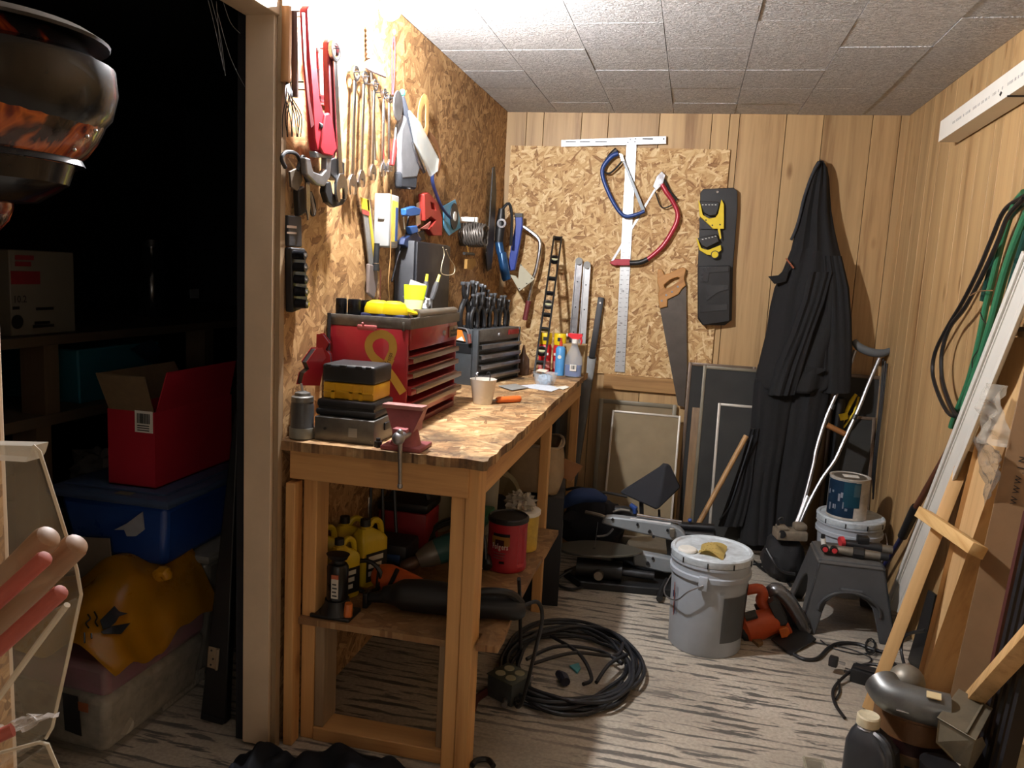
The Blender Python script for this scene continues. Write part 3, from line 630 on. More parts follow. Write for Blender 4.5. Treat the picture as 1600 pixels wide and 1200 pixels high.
for k, (pp, cc, lab) in enumerate((([(806, 603), (845, 600), (878, 606), (862, 612), (830, 607)], 'cfd6de', 'pale blue printed leaflet lying flat in front of the clear tub'), ([(866, 605), (884, 603), (890, 605), (880, 609)], 'e2ddd0', 'small white paper slip on the bench edge by the leaflet'), ([(778, 603), (806, 600), (826, 606), (800, 610)], '8c8a84', 'grey sheet lying flat beside the grey chest foot'))):
    one('paper', MB().prism([PZ(x, y, ZT+.0015+.0015*k) for x, y in pp], (0, 0, .0012)), mat('paper'+cc, cc, .8, 0, .15, 60), lab, 'paper')
# foam cans
for k, (px_, py_, dx, lab) in enumerate(((848, 589, 0, 'red foam can with a yellow cap left of the black level'), (866, 589, 0, 'red foam can with a yellow cap right of the black level'))):
    p = PZ(px_, py_, ZT) ; p = V((-.675+.069*k, 3.80+.01*k, ZT))
    f_ = T('foam_can', lab, 'spray can', p, 'foam cans on the bench')
    part('can', MB().lathe([(.029, 0), (.031, .002), (.031, .125), (.027, .135), (.02, .14)], p, n=28), mat('can_red', 'c0252a', .35, 0, .08), f_)
    part('cap', MB().lathe([(.029, .136), (.030, .138), (.030, .188), (.0285, .191), (.001, .191)], p, n=28), mat('cap_yellow', 'e3c21c', .4, 0, .06), f_)
    part('label_print', MB().lathe([(.0312, .02), (.0313, .021), (.0313, .055), (.0312, .056)], p, n=28), mat('pale_print', 'c9827c', .5), f_)
    part('print_bar', MB().box(p.x-.022, p.x+.022, p.y-.0325, p.y-.0305, ZT+.085, ZT+.097), M_white, f_)
    part('cap_print', MB().box(p.x-.008, p.x+.012, p.y-.0312, p.y-.0295, ZT+.155, ZT+.173), M_blk, f_)
p = V((-.583, 3.70, ZT)); f_ = T('lubricant_can', 'slim blue spray can with a red nozzle beside the foam cans', 'spray can', p)
part('can', MB().lathe([(.021, 0), (.023, .002), (.023, .128), (.018, .136), (.01, .14)], p, n=24), mat('can_blue', '4d8fc4', .35, 0, .08), f_)
part('nozzle', MB().cyl(p+V((0, 0, .139)), p+V((0, 0, .16)), .0085, .007, 12).cyl(p+V((0, 0, .16)), p+V((.0, 0, .178)), .005, .004, 10), mat('nozzle_red', 'b83a24', .4), f_)
part('emblem', MB().cyl(p+V((0, -.0225, .09)), p+V((0, -.0238, .09)), .009, .009, 16), M_white, f_)
# spray bottle
p = V((-.515, 3.68, ZT)); s = T('spray_bottle', 'clear trigger spray bottle of blue cleaner with a red head', 'bottle', p)
prof = [(.03, 0), (.036, .004), (.037, .07), (.034, .095), (.022, .125), (.013, .15), (.013, .165)]
part('bottle', MB().lathe(prof, p, n=28, sx=1.15, sy=.75), clear('bottle_plastic', 'b4bcc4', .12, .35), s)
part('liquid', MB().lathe([(.028, .003), (.034, .006), (.035, .058), (.001, .058)], p, n=28, sx=1.13, sy=.72), mat('blue_liquid', '1d4f9c', .15, 0, .05), s)
part('label', MB().box(p.x-.012, p.x+.018, p.y-.0315, p.y-.0295, ZT+.032, ZT+.062), M_white, s)
part('barcode', MB().box(p.x-.006, p.x-.003, p.y-.0322, p.y-.0314, ZT+.04, ZT+.058).box(p.x, p.x+.002, p.y-.0322, p.y-.0314, ZT+.04, ZT+.058).box(p.x+.004, p.x+.009, p.y-.0322, p.y-.0314, ZT+.04, ZT+.058).box(p.x+.011, p.x+.013, p.y-.0322, p.y-.0314, ZT+.04, ZT+.058), M_blk, s)
part('collar', MB().cyl(p+V((0, 0, .16)), p+V((0, 0, .18)), .014, .014, 18), M_white, s)
part('trigger_head', MB().prism([p+V(q) for q in ((-.036, -.008, .196), (-.03, -.008, .206), (.03, -.008, .206), (.036, -.008, .198), (.03, -.008, .188), (.016, -.008, .178), (-.014, -.008, .18), (-.03, -.008, .19))], (0, .016, 0)).tube([p+V((.026, 0, .19)), p+V((.032, 0, .17)), p+V((.028, 0, .155))], [.006, .005, .003], 8), mat('sprayer_red', 'cc2b33', .35, 0, .06), s, bev=.002)
part('nozzle', MB().box(p.x-.042, p.x-.034, p.y-.006, p.y+.006, ZT+.19, ZT+.204, .002), M_white, s)
one('cardboard_box', MB().box(-.585, -.475, 3.765, 3.87, ZT, ZT+.145), mat('kraft_board', 'a58a5e', .8, 0, .1), 'tan cardboard box at the far bench corner behind the spray bottle', 'box', bev=.002)
one('oil_can', MB().lathe([(.03, 0), (.031, .003), (.029, .075), (.012, .1), (.004, .14)], (-.745, 3.62, ZT), n=20), mat('brown_can', '5a4436', .4, .2), 'small dark oiler standing left of the foam cans', 'oil can')
# ================================================================ tools hung on the strand board wall
def LW(x, y, o=.015): return PX(x, y, XL+o)
NX = V((1, 0, 0))
def wplate(b, poly, o, th, holes=()): return b.prism([LW(x, y, o) for x, y in poly], NX*th, [[LW(x, y, o) for x, y in h] for h in holes])
def wtube(b, poly, o, r, n=8, smooth=4, ry=None): return b.tube([LW(x, y, o) for x, y in poly], r, n, smooth=smooth, ry=ry, up=(1, 0, 0) if ry else None)
def nail(b, x, y, l=.04, r=.002): p = LW(x, y, 0); return b.cyl(p-NX*.002, p+NX*l, r, r, 8)
M_wred = mat('wrench_red', 'b02632', .4, .1, .12, 20)
M_dred = mat('old_wrench_red', '5e1c20', .5, .2, .25, 20)
M_brwood = wood('tool_handle_wood', 'a8784a', '6e4826', (0, 0, 1), 40, .5, .95, False)
# hammers with wooden handles nearest the doorway
h = T('hammer', 'tan wooden handled hammer hanging nearest the doorway trim', 'hammer', LW(447, 120))
part('handle', wtube(MB(), [(448, 10), (448, 60), (446, 128)], .022, .013, 10, 3, .009), M_brwood, h)
part('hook_nail', nail(MB(), 452, 18), M_dkst, h)
h = T('hammer', 'dark wooden handled tool hanging left of the big red pipe wrench', 'hammer', LW(460, 150))
part('handle', wtube(MB(), [(459, 18), (460, 80), (461, 152)], .03, .009, 10, 3), mat('dark_handle', '4a2e24', .5), h)
part('hook_nail', nail(MB(), 462, 26), M_dkst, h)
# pipe wrenches
w = T('pipe_wrench', 'large bright red pipe wrench hanging on the strand board wall', 'pipe wrench', LW(492, 285, .03))
part('handle', wplate(MB(), [(467, 14), (471, 9), (477, 10), (480, 18), (483, 100), (488, 155), (496, 182), (496, 232), (484, 236), (480, 215), (476, 150), (470, 80)], .035, .022), M_wred, w, bev=.004)
part('handle_web', wplate(MB(), [(471, 20), (475, 20), (478, 100), (484, 160), (490, 195), (485, 200), (480, 160), (474, 90)], .0565, .002), M_dred, w)
part('head', wplate(MB(), [(492, 178), (499, 176), (503, 186), (507, 205), (511, 232), (504, 244), (490, 241), (484, 230), (488, 205)], .032, .03), M_wred, w, bev=.004)
part('jaw_nut', wtube(MB(), [(495, 196), (506, 200)], .05, .011, 12, 1), M_dkst, w)
part('hook_jaw', wplate(MB(), [(468, 246), (475, 248), (480, 268), (494, 273), (501, 265), (501, 246), (509, 248), (507, 276), (498, 291), (486, 288), (470, 272)], .038, .018), M_steel, w, bev=.003)
part('heel_jaw', wplate(MB(), [(482, 236), (500, 243), (511, 240), (509, 247), (484, 246)], .037, .02), M_steel, w, bev=.002)
w = T('pipe_wrench', 'dark maroon pipe wrench hanging right of the big red one', 'pipe wrench', LW(515, 320, .03))
part('handle', wplate(MB(), [(503, 66), (506, 61), (511, 62), (513, 70), (516, 150), (520, 225), (514, 250), (508, 246), (505, 150)], .03, .018), M_dred, w, bev=.004)
part('head', wplate(MB(), [(502, 250), (512, 246), (527, 254), (527, 278), (514, 282), (504, 272)], .028, .024), M_dkst, w, bev=.003)
part('hook_jaw', wplate(MB(), [(500, 285), (508, 283), (511, 300), (519, 310), (533, 311), (527, 320), (514, 324), (504, 316), (499, 300)], .03, .018), M_blk, w, bev=.003)
# red blister pack behind the wrenches
k = T('blister_pack', 'red card blister pack hanging behind the pipe wrenches', 'packaging', LW(500, 160))
part('card', wplate(MB(), [(482, 62), (521, 76), (523, 168), (484, 160)], .006, .003), mat('red_card', 'c8302c', .5, 0, .08), k)
part('blister', wplate(MB(), [(486, 106), (516, 112), (518, 150), (488, 146)], .0095, .009), clear('blister_plastic', 'c4c4c4', .1, .45), k, 'clear blister')
part('print_bar', wplate(MB(), [(486, 148), (518, 153), (519, 161), (487, 157)], .0092, .001), mat('dark_red_print', '6e1d22', .5), k)
part('white_print', wplate(MB(), [(488, 72), (500, 75), (500, 82), (488, 79)], .0092, .001), M_white, k)
# combination wrenches
def combo(t, b_, o, w_, lab, m=M_chrome):
    A, B = LW(*t, o), LW(*b_, o); d = (A-B).normalized(); s = d.cross(NX).normalized()
    c = T('combination_wrench', lab, 'wrench', B, 'combination wrenches in a row on the strand board wall')
    L = (A-B).length
    def at(u, v): return B+d*u+s*v
    sh = [at(w_*1.4, -w_*.42), at(L-w_*1.2, -w_*.34), at(L-w_*1.2, w_*.34), at(w_*1.4, w_*.42)]
    part('shaft', MB().prism(sh, NX*.007), m, c, bev=.002)
    rg = MB(); n = 20
    O = [at(L-w_*.5+w_*.95*math.sin(2*PI*i/n), w_*.95*math.cos(2*PI*i/n)) for i in range(n)]; I = [at(L-w_*.5+w_*.6*math.sin(2*PI*i/12), w_*.6*math.cos(2*PI*i/12)) for i in range(12)]
    part('ring_end', rg.prism([p-NX*.002 for p in O], NX*.012, [[p-NX*.002 for p in I]]), m, c, bev=.0015)
    op = [at(w_*1.7, -w_*.45), at(w_*.9, -w_*1.15), at(-w_*.2, -w_*1.25), at(-w_*.9, -w_*.8), at(-w_*.75, -w_*.5), at(w_*.25, -w_*.52), at(w_*.45, 0), at(w_*.25, w_*.52), at(-w_*.75, w_*.5), at(-w_*.6, w_*.95), at(w_*.2, w_*1.25), at(w_*1.0, w_*1.1), at(w_*1.7, w_*.45)]
    part('open_end', MB().prism([p-NX*.001 for p in op], NX*.01), m, c, bev=.0015)
    part('hook_nail', MB().cyl(at(L-w_*.3, 0)-NX*(o+.002), at(L-w_*.3, 0)+NX*.02, .002, .002, 8), M_dkst, c)
    return c
combo((520, 70), (531, 300), .05, .030, 'longest chrome wrench hanging right of the maroon pipe wrench')
combo((553, 108), (548, 294), .02, .024, 'second largest chrome wrench in the row with its open end down')
combo((567, 116), (562, 284), .024, .021, 'chrome wrench third in the row, left of the ridged grip')
combo((583, 128), (580, 274), .03, .020, 'chrome wrench hanging directly under the ridged grip')
combo((598, 142), (596, 268), .024, .018, 'chrome wrench second from the right end of the row')
combo((606, 150), (607, 262), .034, .016, 'shortest chrome wrench at the right end of the row')
# ridged-grip hammer
h = T('hammer', 'hammer with a ridged silver and brown grip pointing up near the bulb', 'hammer', LW(582, 250, .02))
part('shaft', wtube(MB(), [(578, 90), (582, 160), (585, 250)], .018, .007, 8, 3), M_chrome, h)
gb = MB(); pa, pb = LW(578, 92, .022), LW(577, 40, .022)
R = []; dd = (pb-pa)
for i in range(25): f_ = i/24; R.append(gb.ring(pa+dd*f_, V((1, 0, 0)), V((0, 1, 0)), .0105+.0022*math.sin(f_*2*PI*7), 14))
gb.skin(R); part('grip', gb, mat('ridged_grip', '6b5a54', .35, .5, .3, 80), h, 'ridged brown and silver grip')
part('cloth_wrap', wplate(MB(), [(569, 96), (580, 90), (590, 100), (600, 122), (590, 118), (576, 112), (568, 106)], .03, .012), mat('striped_wrap', '9a8a8c', .7, 0, .5, 60), h, 'patterned wrap', bev=.004)
# red cord and screwdriver
c = T('cord_loop', 'red cord loop hanging below the bulb', 'cord', LW(613, 150))
part('cord', wtube(MB(), [(616, 56), (613, 70), (612.5, 110), (613, 148)], .02, .0025, 6).tube([LW(x, y, .024) for x, y in ((616, 56), (617, 80), (616, 120), (614, 148))], .0025, 6, smooth=4), mat('red_cord', 'b0303a', .6), c)
part('ring', MB().tube([LW(616, 50, .02)+V((0, .008*math.cos(i*PI/6), .008*math.sin(i*PI/6))) for i in range(12)], .0016, 6, closed=True), M_white, c)
s = T('screwdriver', 'red handled screwdriver hanging under the red cord', 'screwdriver', LW(614, 258, .04))
part('handle', wtube(MB(), [(613, 258), (615, 240), (617, 218)], .045, [.006, .009, .007], 10, 1), mat('red_handle', 'c22d2c', .35), s)
part('shaft', wtube(MB(), [(617, 218), (619, 195)], .045, .004, 8, 1), M_steel, s)
one('hand_mirror', wplate(MB(), [(620+7*math.cos(a), 165+24*math.sin(a)) for a in [i*PI/10 for i in range(20)]], .055, .006), M_steel, 'small oval silver mirror hanging under the red cord', 'mirror', bev=.002)
g = T('work_glove', 'grey cloth work pouch hanging right of the wrenches', 'pouch', LW(630, 295, .03))
part('pouch', wplate(MB(), [(614, 200), (624, 172), (632, 180), (642, 215), (646, 262), (640, 280), (616, 282), (612, 240)], .024, .03), mat('grey_canvas', '6c6c6e', .85, 0, .15, 30, .3), g, bev=.012)
part('dark_hem', wplate(MB(), [(614, 268), (643, 266), (640, 296), (616, 294)], .025, .027), mat('dark_canvas', '23262c', .85), g, 'dark lower end', bev=.008)
t_ = T('packaged_tool', 'grey hand tool in a clear blister with a green tip, hanging beside the pouch', 'tool', LW(660, 270, .04))
part('tool_body', wtube(MB(), [(628, 150), (636, 185), (648, 228), (655, 250)], .05, [.008, .015, .013, .010], 10, 3), mat('slate_tool', '474b54', .4, .2), t_)
part('tip', MB().lathe([(.001, -.012), (.009, -.008), (.01, 0), (.008, .01), (.001, .013)], LW(629, 145, .05), n=14), mat('green_tip', '3c9a6c', .4), t_, 'green tip')
part('blister', wplate(MB(), [(636, 172), (652, 190), (668, 222), (682, 248), (680, 268), (670, 276), (660, 252), (646, 225)], .06, .012), clear('blister_clear', 'dfe6e2', .12, .5), t_, 'clear blister', bev=.004)
part('chrome_neck', wtube(MB(), [(645, 222), (652, 245), (662, 268)], .058, [.006, .011, .009], 10, 2), M_chrome, t_)
k = T('leather_belt', 'coiled tan leather belt hanging furthest right of the hand tools', 'belt', LW(668, 270, .03))
bb = MB()
bb.tube([LW(662, 182, .04)+V((.004*math.sin(i*.5), .034*math.cos(i*2*PI/18), .062*math.sin(i*2*PI/18))) for i in range(18)], .003, 6, closed=True, ry=.02, up=(1, 0, 0))
part('coil', bb, mat('tan_leather', 'c79a5e', .6, 0, .12, 20), k)
part('strap', wtube(MB(), [(668, 208), (682, 225), (688, 250), (682, 272)], .035, .003, 8, 4, .014), mat('brown_leather', '7e5433', .6), k, 'hanging strap end')
# tangle of wires, scraper, snips by the trim
b = MB(); r_ = random.Random(4)
for q in range(9):
    x0 = 449+r_.uniform(-2, 6); b.tube([LW(x0, 128+r_.uniform(-6, 6), .02), LW(x0+r_.uniform(-5, 5), 150, .035), LW(442+q*3.6, 180, .03), LW(444+q*3.4+r_.uniform(-4, 4), 214, .02)], .0013, 5, smooth=4)
nail(b, 452, 128); nail(b, 460, 140)
one('wire_bundle', b, M_dkst, 'bundle of thin dark wires hanging from nails by the doorway trim', 'wire', kind=None)
k = T('paint_scraper', 'black handled scraper hanging under the wire bundle', 'scraper', LW(460, 300, .03))
part('loop_handle', wtube(MB(), [(446, 262), (440, 248), (447, 238), (462, 240), (468, 252), (464, 266)], .035, .005, 8, 5), M_blk, k)
part('blade', wplate(MB(), [(450, 268), (466, 260), (470, 282), (462, 298), (452, 292)], .03, .006), mat('brown_steel', '5d5347', .5, .5), k, bev=.001)
k = T('scissors', 'black handled scissors hanging below the pipe wrench jaw', 'scissors', LW(480, 342, .03))
part('blade', wplate(MB(), [(476, 285), (482, 284), (483, 325), (480, 344), (477, 325)], .036, .004), M_chrome, k)
part('blade', wplate(MB(), [(482, 300), (485, 300), (492, 330), (489, 336)], .03, .004), M_steel, k)
part('finger_loop', wtube(MB(), [(480, 286), (474, 268), (470, 250), (474, 244), (479, 258), (482, 286)], .036, .004, 8, 4), M_blk, k)
part('finger_loop', wtube(MB(), [(486, 300), (492, 318), (492, 334), (487, 336), (484, 322)], .03, .003, 8, 4), M_blk, k)
one('tool_pouch', wplate(MB(), [(457, 296), (467, 290), (470, 332), (459, 338)], .01, .018), M_blk, 'narrow black pouch hanging above the socket rail', 'pouch', bev=.004)
k = T('socket_rail', 'black rail of sockets hanging upright on the wall end near the doorway', 'socket rail', LW(458, 485))
part('card', wplate(MB(), [(444, 336), (465, 338), (466, 386), (445, 384)], .008, .012), mat('dark_grey_card', '2e2e31', .5), k, bev=.003)
part('print', wplate(MB(), [(448, 352), (463, 353), (463, 357), (448, 356)], .0205, .001).prism([LW(x, y, .0205) for x, y in ((448, 362), (463, 363), (463, 366), (448, 365))], NX*.001), mat('card_print', '9c8878', .5), k)
part('rail', wplate(MB(), [(444, 386), (466, 388), (470, 478), (446, 488)], .008, .022), M_blk, k, bev=.004)
for i in range(5):
    p = LW(460+i*.8, 398+i*19, .032); part('socket', MB().cyl(p, p+NX*.03+V((0, .002, 0)), .012+.0012*(i > 2), .012, 16), M_sock, k)
    part('socket_stud', MB().cyl(p+NX*.03, p+NX*.036, .006, .005, 10), M_chrome, k)
# blade pack, grey case, flashlight
k = T('blade_pack', 'yellow edged pack of saw blades hanging left of the grey case', 'packaging', LW(576, 430))
part('sleeve', wplate(MB(), [(563, 308), (576, 312), (590, 424), (577, 430)], .012, .004), mat('silver_sleeve', '8d8a86', .35, .3, .25, 40), k)
part('edge', wplate(MB(), [(573, 312), (576.5, 312.5), (590, 424), (586, 427)], .0165, .001).prism([LW(x, y, .0165) for x, y in ((563, 308), (576, 312), (577, 330), (565, 326))], NX*.001), mat('pack_yellow', 'd8b52a', .5), k, 'yellow edge')
part('print', wplate(MB(), [(565, 327), (577, 331), (577, 338), (566, 334)], .0166, .001), mat('pack_red', 'a04438', .5), k)
one('leather_sheath', wplate(MB(), [(572, 412), (584, 416), (586, 440), (580, 466), (571, 458)], .012, .012), mat('grey_brown_sheath', '6e625c', .6), 'grey brown sheath hanging below the blade pack', 'sheath', bev=.003)
Yc0 = PX(584, 345, XL+.004).y; xr = PY(608, 345, Yc0).x; Yc1 = PX(623, 345, xr).y; zt_ = PY(600, 302, Yc0).z; zb_ = PY(600, 386, Yc0).z
k = T('tool_case', 'pale grey plastic case hanging upright with a yellow and blue label', 'case', (XL+.03, (Yc0+Yc1)/2, zb_))
part('shell', MB().box(XL+.003, xr, Yc0, Yc1, zb_, zt_, .006, 3), mat('pale_grey_case', '9c9d9b', .4, 0, .06), k)
part('clasp', MB().box(XL+.02, XL+.042, Yc0-.006, Yc0-.0005, zb_+.09, zb_+.115, .002), mat('pale_grey_case', '9c9d9b'), k)
m_ = Yc0+.02
part('label', MB().box(xr, xr+.0012, m_, Yc1-.012, zb_+.02, zt_-.02), mat('label_yellow', 'd6c95a', .5, 0, .2, 40), k, 'yellow label')
part('label_stripe', MB().box(xr+.0012, xr+.002, m_+(Yc1-m_)*.5, Yc1-.014, zb_+.022, zt_-.04), mat('label_blue', '2d4a86', .5), k, 'blue stripe')
part('hanger', nail(MB(), 616, 294, .06, .0025), M_chrome, k)
k = T('flashlight', 'small black flashlight hanging in front of the grey case', 'flashlight', PY(588, 424, Yc0-.03))
fa, fb = PY(589, 380, Yc0-.03), PY(587, 423, Yc0-.03)
part('barrel', MB().tube([fa, fa.lerp(fb, .12), fa.lerp(fb, .14), fa.lerp(fb, .7), fa.lerp(fb, .74)], [.009, .009, .0095, .0095, .0095], 14), M_blk, k)
part('head', MB().tube([fa.lerp(fb, .74), fa.lerp(fb, .8), fb], [.0105, .0115, .0115], 14), M_blk, k)
part('ring', MB().cyl(fa.lerp(fb, .72), fa.lerp(fb, .745), .0118, .0118, 16), M_chrome, k, 'bright ring')
one('hanging_wire', wtube(MB(), [(611, 296), (611, 340), (610, 400), (607, 440), (609, 470)], .105, .0016, 5, 5), mat('tan_string', 'a5804e', .7), 'thin tan string hanging down in front of the grey case', 'string')
# blue bar clamps
M_blue = mat('clamp_blue', '2c5c9e', .4, .1, .12)
k = T('bar_clamp', 'bar clamp with blue jaws hanging right of the grey case', 'clamp', LW(635, 400, .03))
part('bar', wtube(MB(), [(640, 325), (634, 370), (622, 400), (612, 440)], .03, .004, 8, 1), M_dkst, k)
part('jaw', wplate(MB(), [(626, 326), (640, 322), (650, 326), (648, 336), (632, 338), (626, 336)], .04, .02), M_blue, k, bev=.003)
part('jaw', wplate(MB(), [(632, 354), (644, 352), (646, 362), (636, 366)], .04, .02), M_blue, k, bev=.003)
part('jaw', wplate(MB(), [(624, 372), (640, 362), (650, 372), (645, 382), (630, 388), (622, 382)], .03, .022), mat('clamp_navy', '1c2c4e', .45), k, 'dark navy lower jaw', bev=.003)
part('screw', wtube(MB(), [(630, 338), (632, 358)], .05, .005, 8, 1), M_chrome, k)
k = T('putty_knife', 'wide steel blade hanging left of the red square tool', 'knife', LW(650, 372, .03))
part('blade', wplate(MB(), [(649, 318), (655, 314), (657, 330), (655, 362), (649, 366)], .03, .004), M_chrome, k)
part('handle', wplate(MB(), [(647, 364), (657, 360), (660, 374), (650, 378)], .026, .014), M_blk, k, bev=.003)
part('ferrule', wtube(MB(), [(650, 360), (655, 372)], .036, .006, 8, 1), M_chrome, k)
k = T('angle_clamp', 'red square frame tool with a hole hanging left of the blue disc pack', 'square', LW(668, 368, .02))
part('frame', wplate(MB(), [(653, 303), (661, 300), (676, 318), (682, 340), (682, 368), (668, 368), (662, 358), (672, 344), (664, 338), (655, 345)], .02, .025, [[(663, 315), (669, 318), (672, 328), (665, 326)]]), mat('brick_red', '9a3129', .45, 0, .1), k, bev=.003)
part('lip', wplate(MB(), [(656, 357), (664, 352), (672, 346), (667, 358)], .046, .004), mat('pink_lip', 'b4685e', .45), k)
k = T('disc_pack', 'light blue packaged cutting disc hanging on the wall above the black cabinet', 'packaging', LW(705, 366, .02))
part('card', wplate(MB(), [(692, 322), (710, 312), (717, 340), (718, 356), (700, 368), (692, 356)], .03, .005), mat('card_sky', '4f9cc4', .4, 0, .15, 30), k)
dc = LW(709, 338, .036); part('disc', MB().cyl(dc, dc+NX*.004, .055, .055, 28), M_dkst, k, 'dark disc')
part('hub', MB().cyl(dc+NX*.0041, dc+NX*.007, .02, .02, 18), M_white, k)
one('blue_strap', wtube(MB(), [(676, 268), (676, 285), (684, 310), (693, 328), (704, 341)], .05, .007, 8, 5, .004), mat('strap_blue', '3b4f8c', .5), 'blue strap curving down to the disc pack', 'strap')
# wire coil
wc = LW(740, 367, .06); b = MB()
for i in range(11):
    q = V((-.052+.0105*i, 0, 0)); rr = .055*(1-.08*abs(i-5)/5); b.tube([wc+q+V((.004*math.sin(a*1.7+i), rr*math.cos(a*2*PI/20), rr*.95*math.sin(a*2*PI/20))) for a in range(20)], .0052, 6, closed=True)
k = T('wire_coil', 'coil of grey wire hanging on the wall above the grey chest', 'wire coil', wc-V((0, 0, .05)))
part('coil', b, mat('grey_wire', '66605a', .45, .5, .2, 60), k)
part('hook', MB().box(wc.x-.05, wc.x+.012, wc.y-.045, wc.y-.03, wc.z+.056, wc.z+.075, .001), M_white, k, 'white hook')
part('hook', MB().box(wc.x-.05, wc.x+.012, wc.y+.01, wc.y+.03, wc.z+.056, wc.z+.08, .001), M_white, k, 'white hook')
k = T('paint_brush', 'small black and tan brush hanging below the wire coil', 'brush', LW(732, 420, .03))
part('bristles', wplate(MB(), [(726, 405), (739, 404), (739, 413), (733, 421), (725, 420)], .03, .014), mat('tan_bristle', '9c7434', .7), k)
part('ferrule', wtube(MB(), [(725, 396), (740, 397)], .037, .007, 8, 1), M_blk, k)
part('handle', wtube(MB(), [(733, 400), (730, 384)], .037, .004, 8, 1), mat('tan_bristle', '9c7434'), k)
one('flat_file', wplate(MB(), [(769, 262), (772, 260), (774, 300), (770, 380), (766, 420), (760, 424), (758, 400), (764, 340)], .02, .006), mat('dark_file', '32302e', .5, .5), 'long dark flat file hanging near the back corner', 'file')
# black flat cabinet standing against the wall between the chests
Yk = 2.70; ZK = PY(652, 376, Yk).z
k = T('wall_cabinet', 'flat black cabinet standing against the wall between the two tool chests', 'cabinet', (-1.0, 2.9, ZT))
part('carcass', MB().box(XL+.002, XL+.075, Yk, 3.10, ZT, ZK, .003), mat('black_cabinet', '1a1b1f', .5, .1, .2), k)
part('door', MB().box(XL+.0755, XL+.085, Yk+.004, 3.096, ZT+.004, ZK-.004, .002), mat('black_door', '14151a', .45), k)
part('side_trim', MB().box(XL+.004, XL+.074, Yk-.003, Yk-.0005, ZT+.2, ZK-.002, .001), mat('grey_trim', '3c3d40', .45), k)
one('wire_hook', wtube(MB(), [(692, 386), (694, 398), (690, 415), (690, 427), (700, 430), (709, 427), (710, 416), (702, 402), (697, 390)], .1, .0018, 6, 5), mat('cream_wire', 'c9bc9c', .5), 'loop of cream wire hanging on the black cabinet door', 'wire loop')
# ================================================================ back wall
def BW(x, y, o=.02): return PY(x, y, YB-o)
NY = V((0, -1, 0))
def bplate(b, poly, o, th, holes=()): return b.prism([BW(x, y, o) for x, y in poly], NY*th, [[BW(x, y, o) for x, y in h] for h in holes])
def btube(b, poly, o, r, n=10, smooth=4, ry=None): return b.tube([BW(x, y, o) for x, y in poly], r, n, smooth=smooth, ry=ry, up=NY if ry else None)
bx = BW(1139, 300, .013).x; bz0 = BW(1000, 588, .013).z; bz1 = BW(1000, 231, .013).z
one('tool_board', MB().box(XL+.03, bx-.012, YB-.014, YB-.0015, bz0, bz1), M_osb2, 'large strand board panel fixed to the back wall behind the saws', 'board')
ca, cb_ = BW(944, 584, .02), BW(1106, 594, .02)
one('wall_cleat', MB().box(ca.x, cb_.x, YB-.024, YB-.0015, BW(944, 607, .02).z, bz0-.001), wood('cleat_pine', 'b48a54', '7a5630', (1, 0, 0), 22), 'pine cleat board screwed below the strand board panel', 'board', bev=.003)
# drywall T square
k = T('t_square', 'long aluminium T square hanging on the strand board panel', 'T square', BW(968, 581))
M_al = mat('brushed_aluminium', 'c9cccd', .35, .55, .06, 50)
part('head', bplate(MB(), [(877, 219), (1041, 212.5), (1041, 225), (877, 229.5)], .024, .004), M_al, k, bev=.001)
part('blade', bplate(MB(), [(979, 226), (994.5, 225.5), (976, 581.5), (960.5, 580.5)], .0205, .0035), M_al, k)
tk = MB(); A0, A1 = BW(980.5, 232, .0242), BW(962, 578, .0242); B0, B1 = BW(993, 232, .0242), BW(975, 578, .0242)
for i in range(48):
    f_ = i/48; l = .009 if i % 2 else .014
    for P0, P1, sg in ((A0, A1, 1), (B0, B1, -1)):
        p = P0.lerp(P1, f_); tk.prism([p, p+V((sg*l, 0, 0)), p+V((sg*l, 0, -.0018)), p+V((0, 0, -.0018))], NY*.0004)
for i in range(26):
    p = BW(880, 228.5, .0285).lerp(BW(1036, 223.8, .0285), i/26); tk.prism([p, p+V((0, 0, .008)), p+V((.0015, 0, .008)), p+V((.0015, 0, 0))], NY*.0004)
part('scale_marks', tk, M_dkst, k, 'printed scale marks')['kind'] = 'stuff'
for xa, xb in ((884, 900), (906, 922), (930, 948), (1004, 1020)): p = BW((xa+xb)/2, 221.5 if xa < 1000 else 217, .0284); wdt = (xb-xa)/290; part('print_bar', MB().box(p.x-wdt/2, p.x+wdt/2, p.y-.0006, p.y, p.z-.003, p.z+.003), M_dkst, k)
for x, y in ((985, 218), (981, 222.5), (993, 217), (992, 221.5), (1037, 217)):
    p = BW(x, y, .0284); part('rivet', MB().cyl(p, p+NY*.0012, .0035, .0035, 10), M_dkst, k)
for i, (x, y) in enumerate(((985, 256), (981.5, 310), (978.5, 365), (976, 410), (973, 455), (970, 505), (967.5, 550))): text(str(4+6*i), BW(x, y, .0244), (1, 0, 0), (0, 0, 1), .016, M_dkst, k)
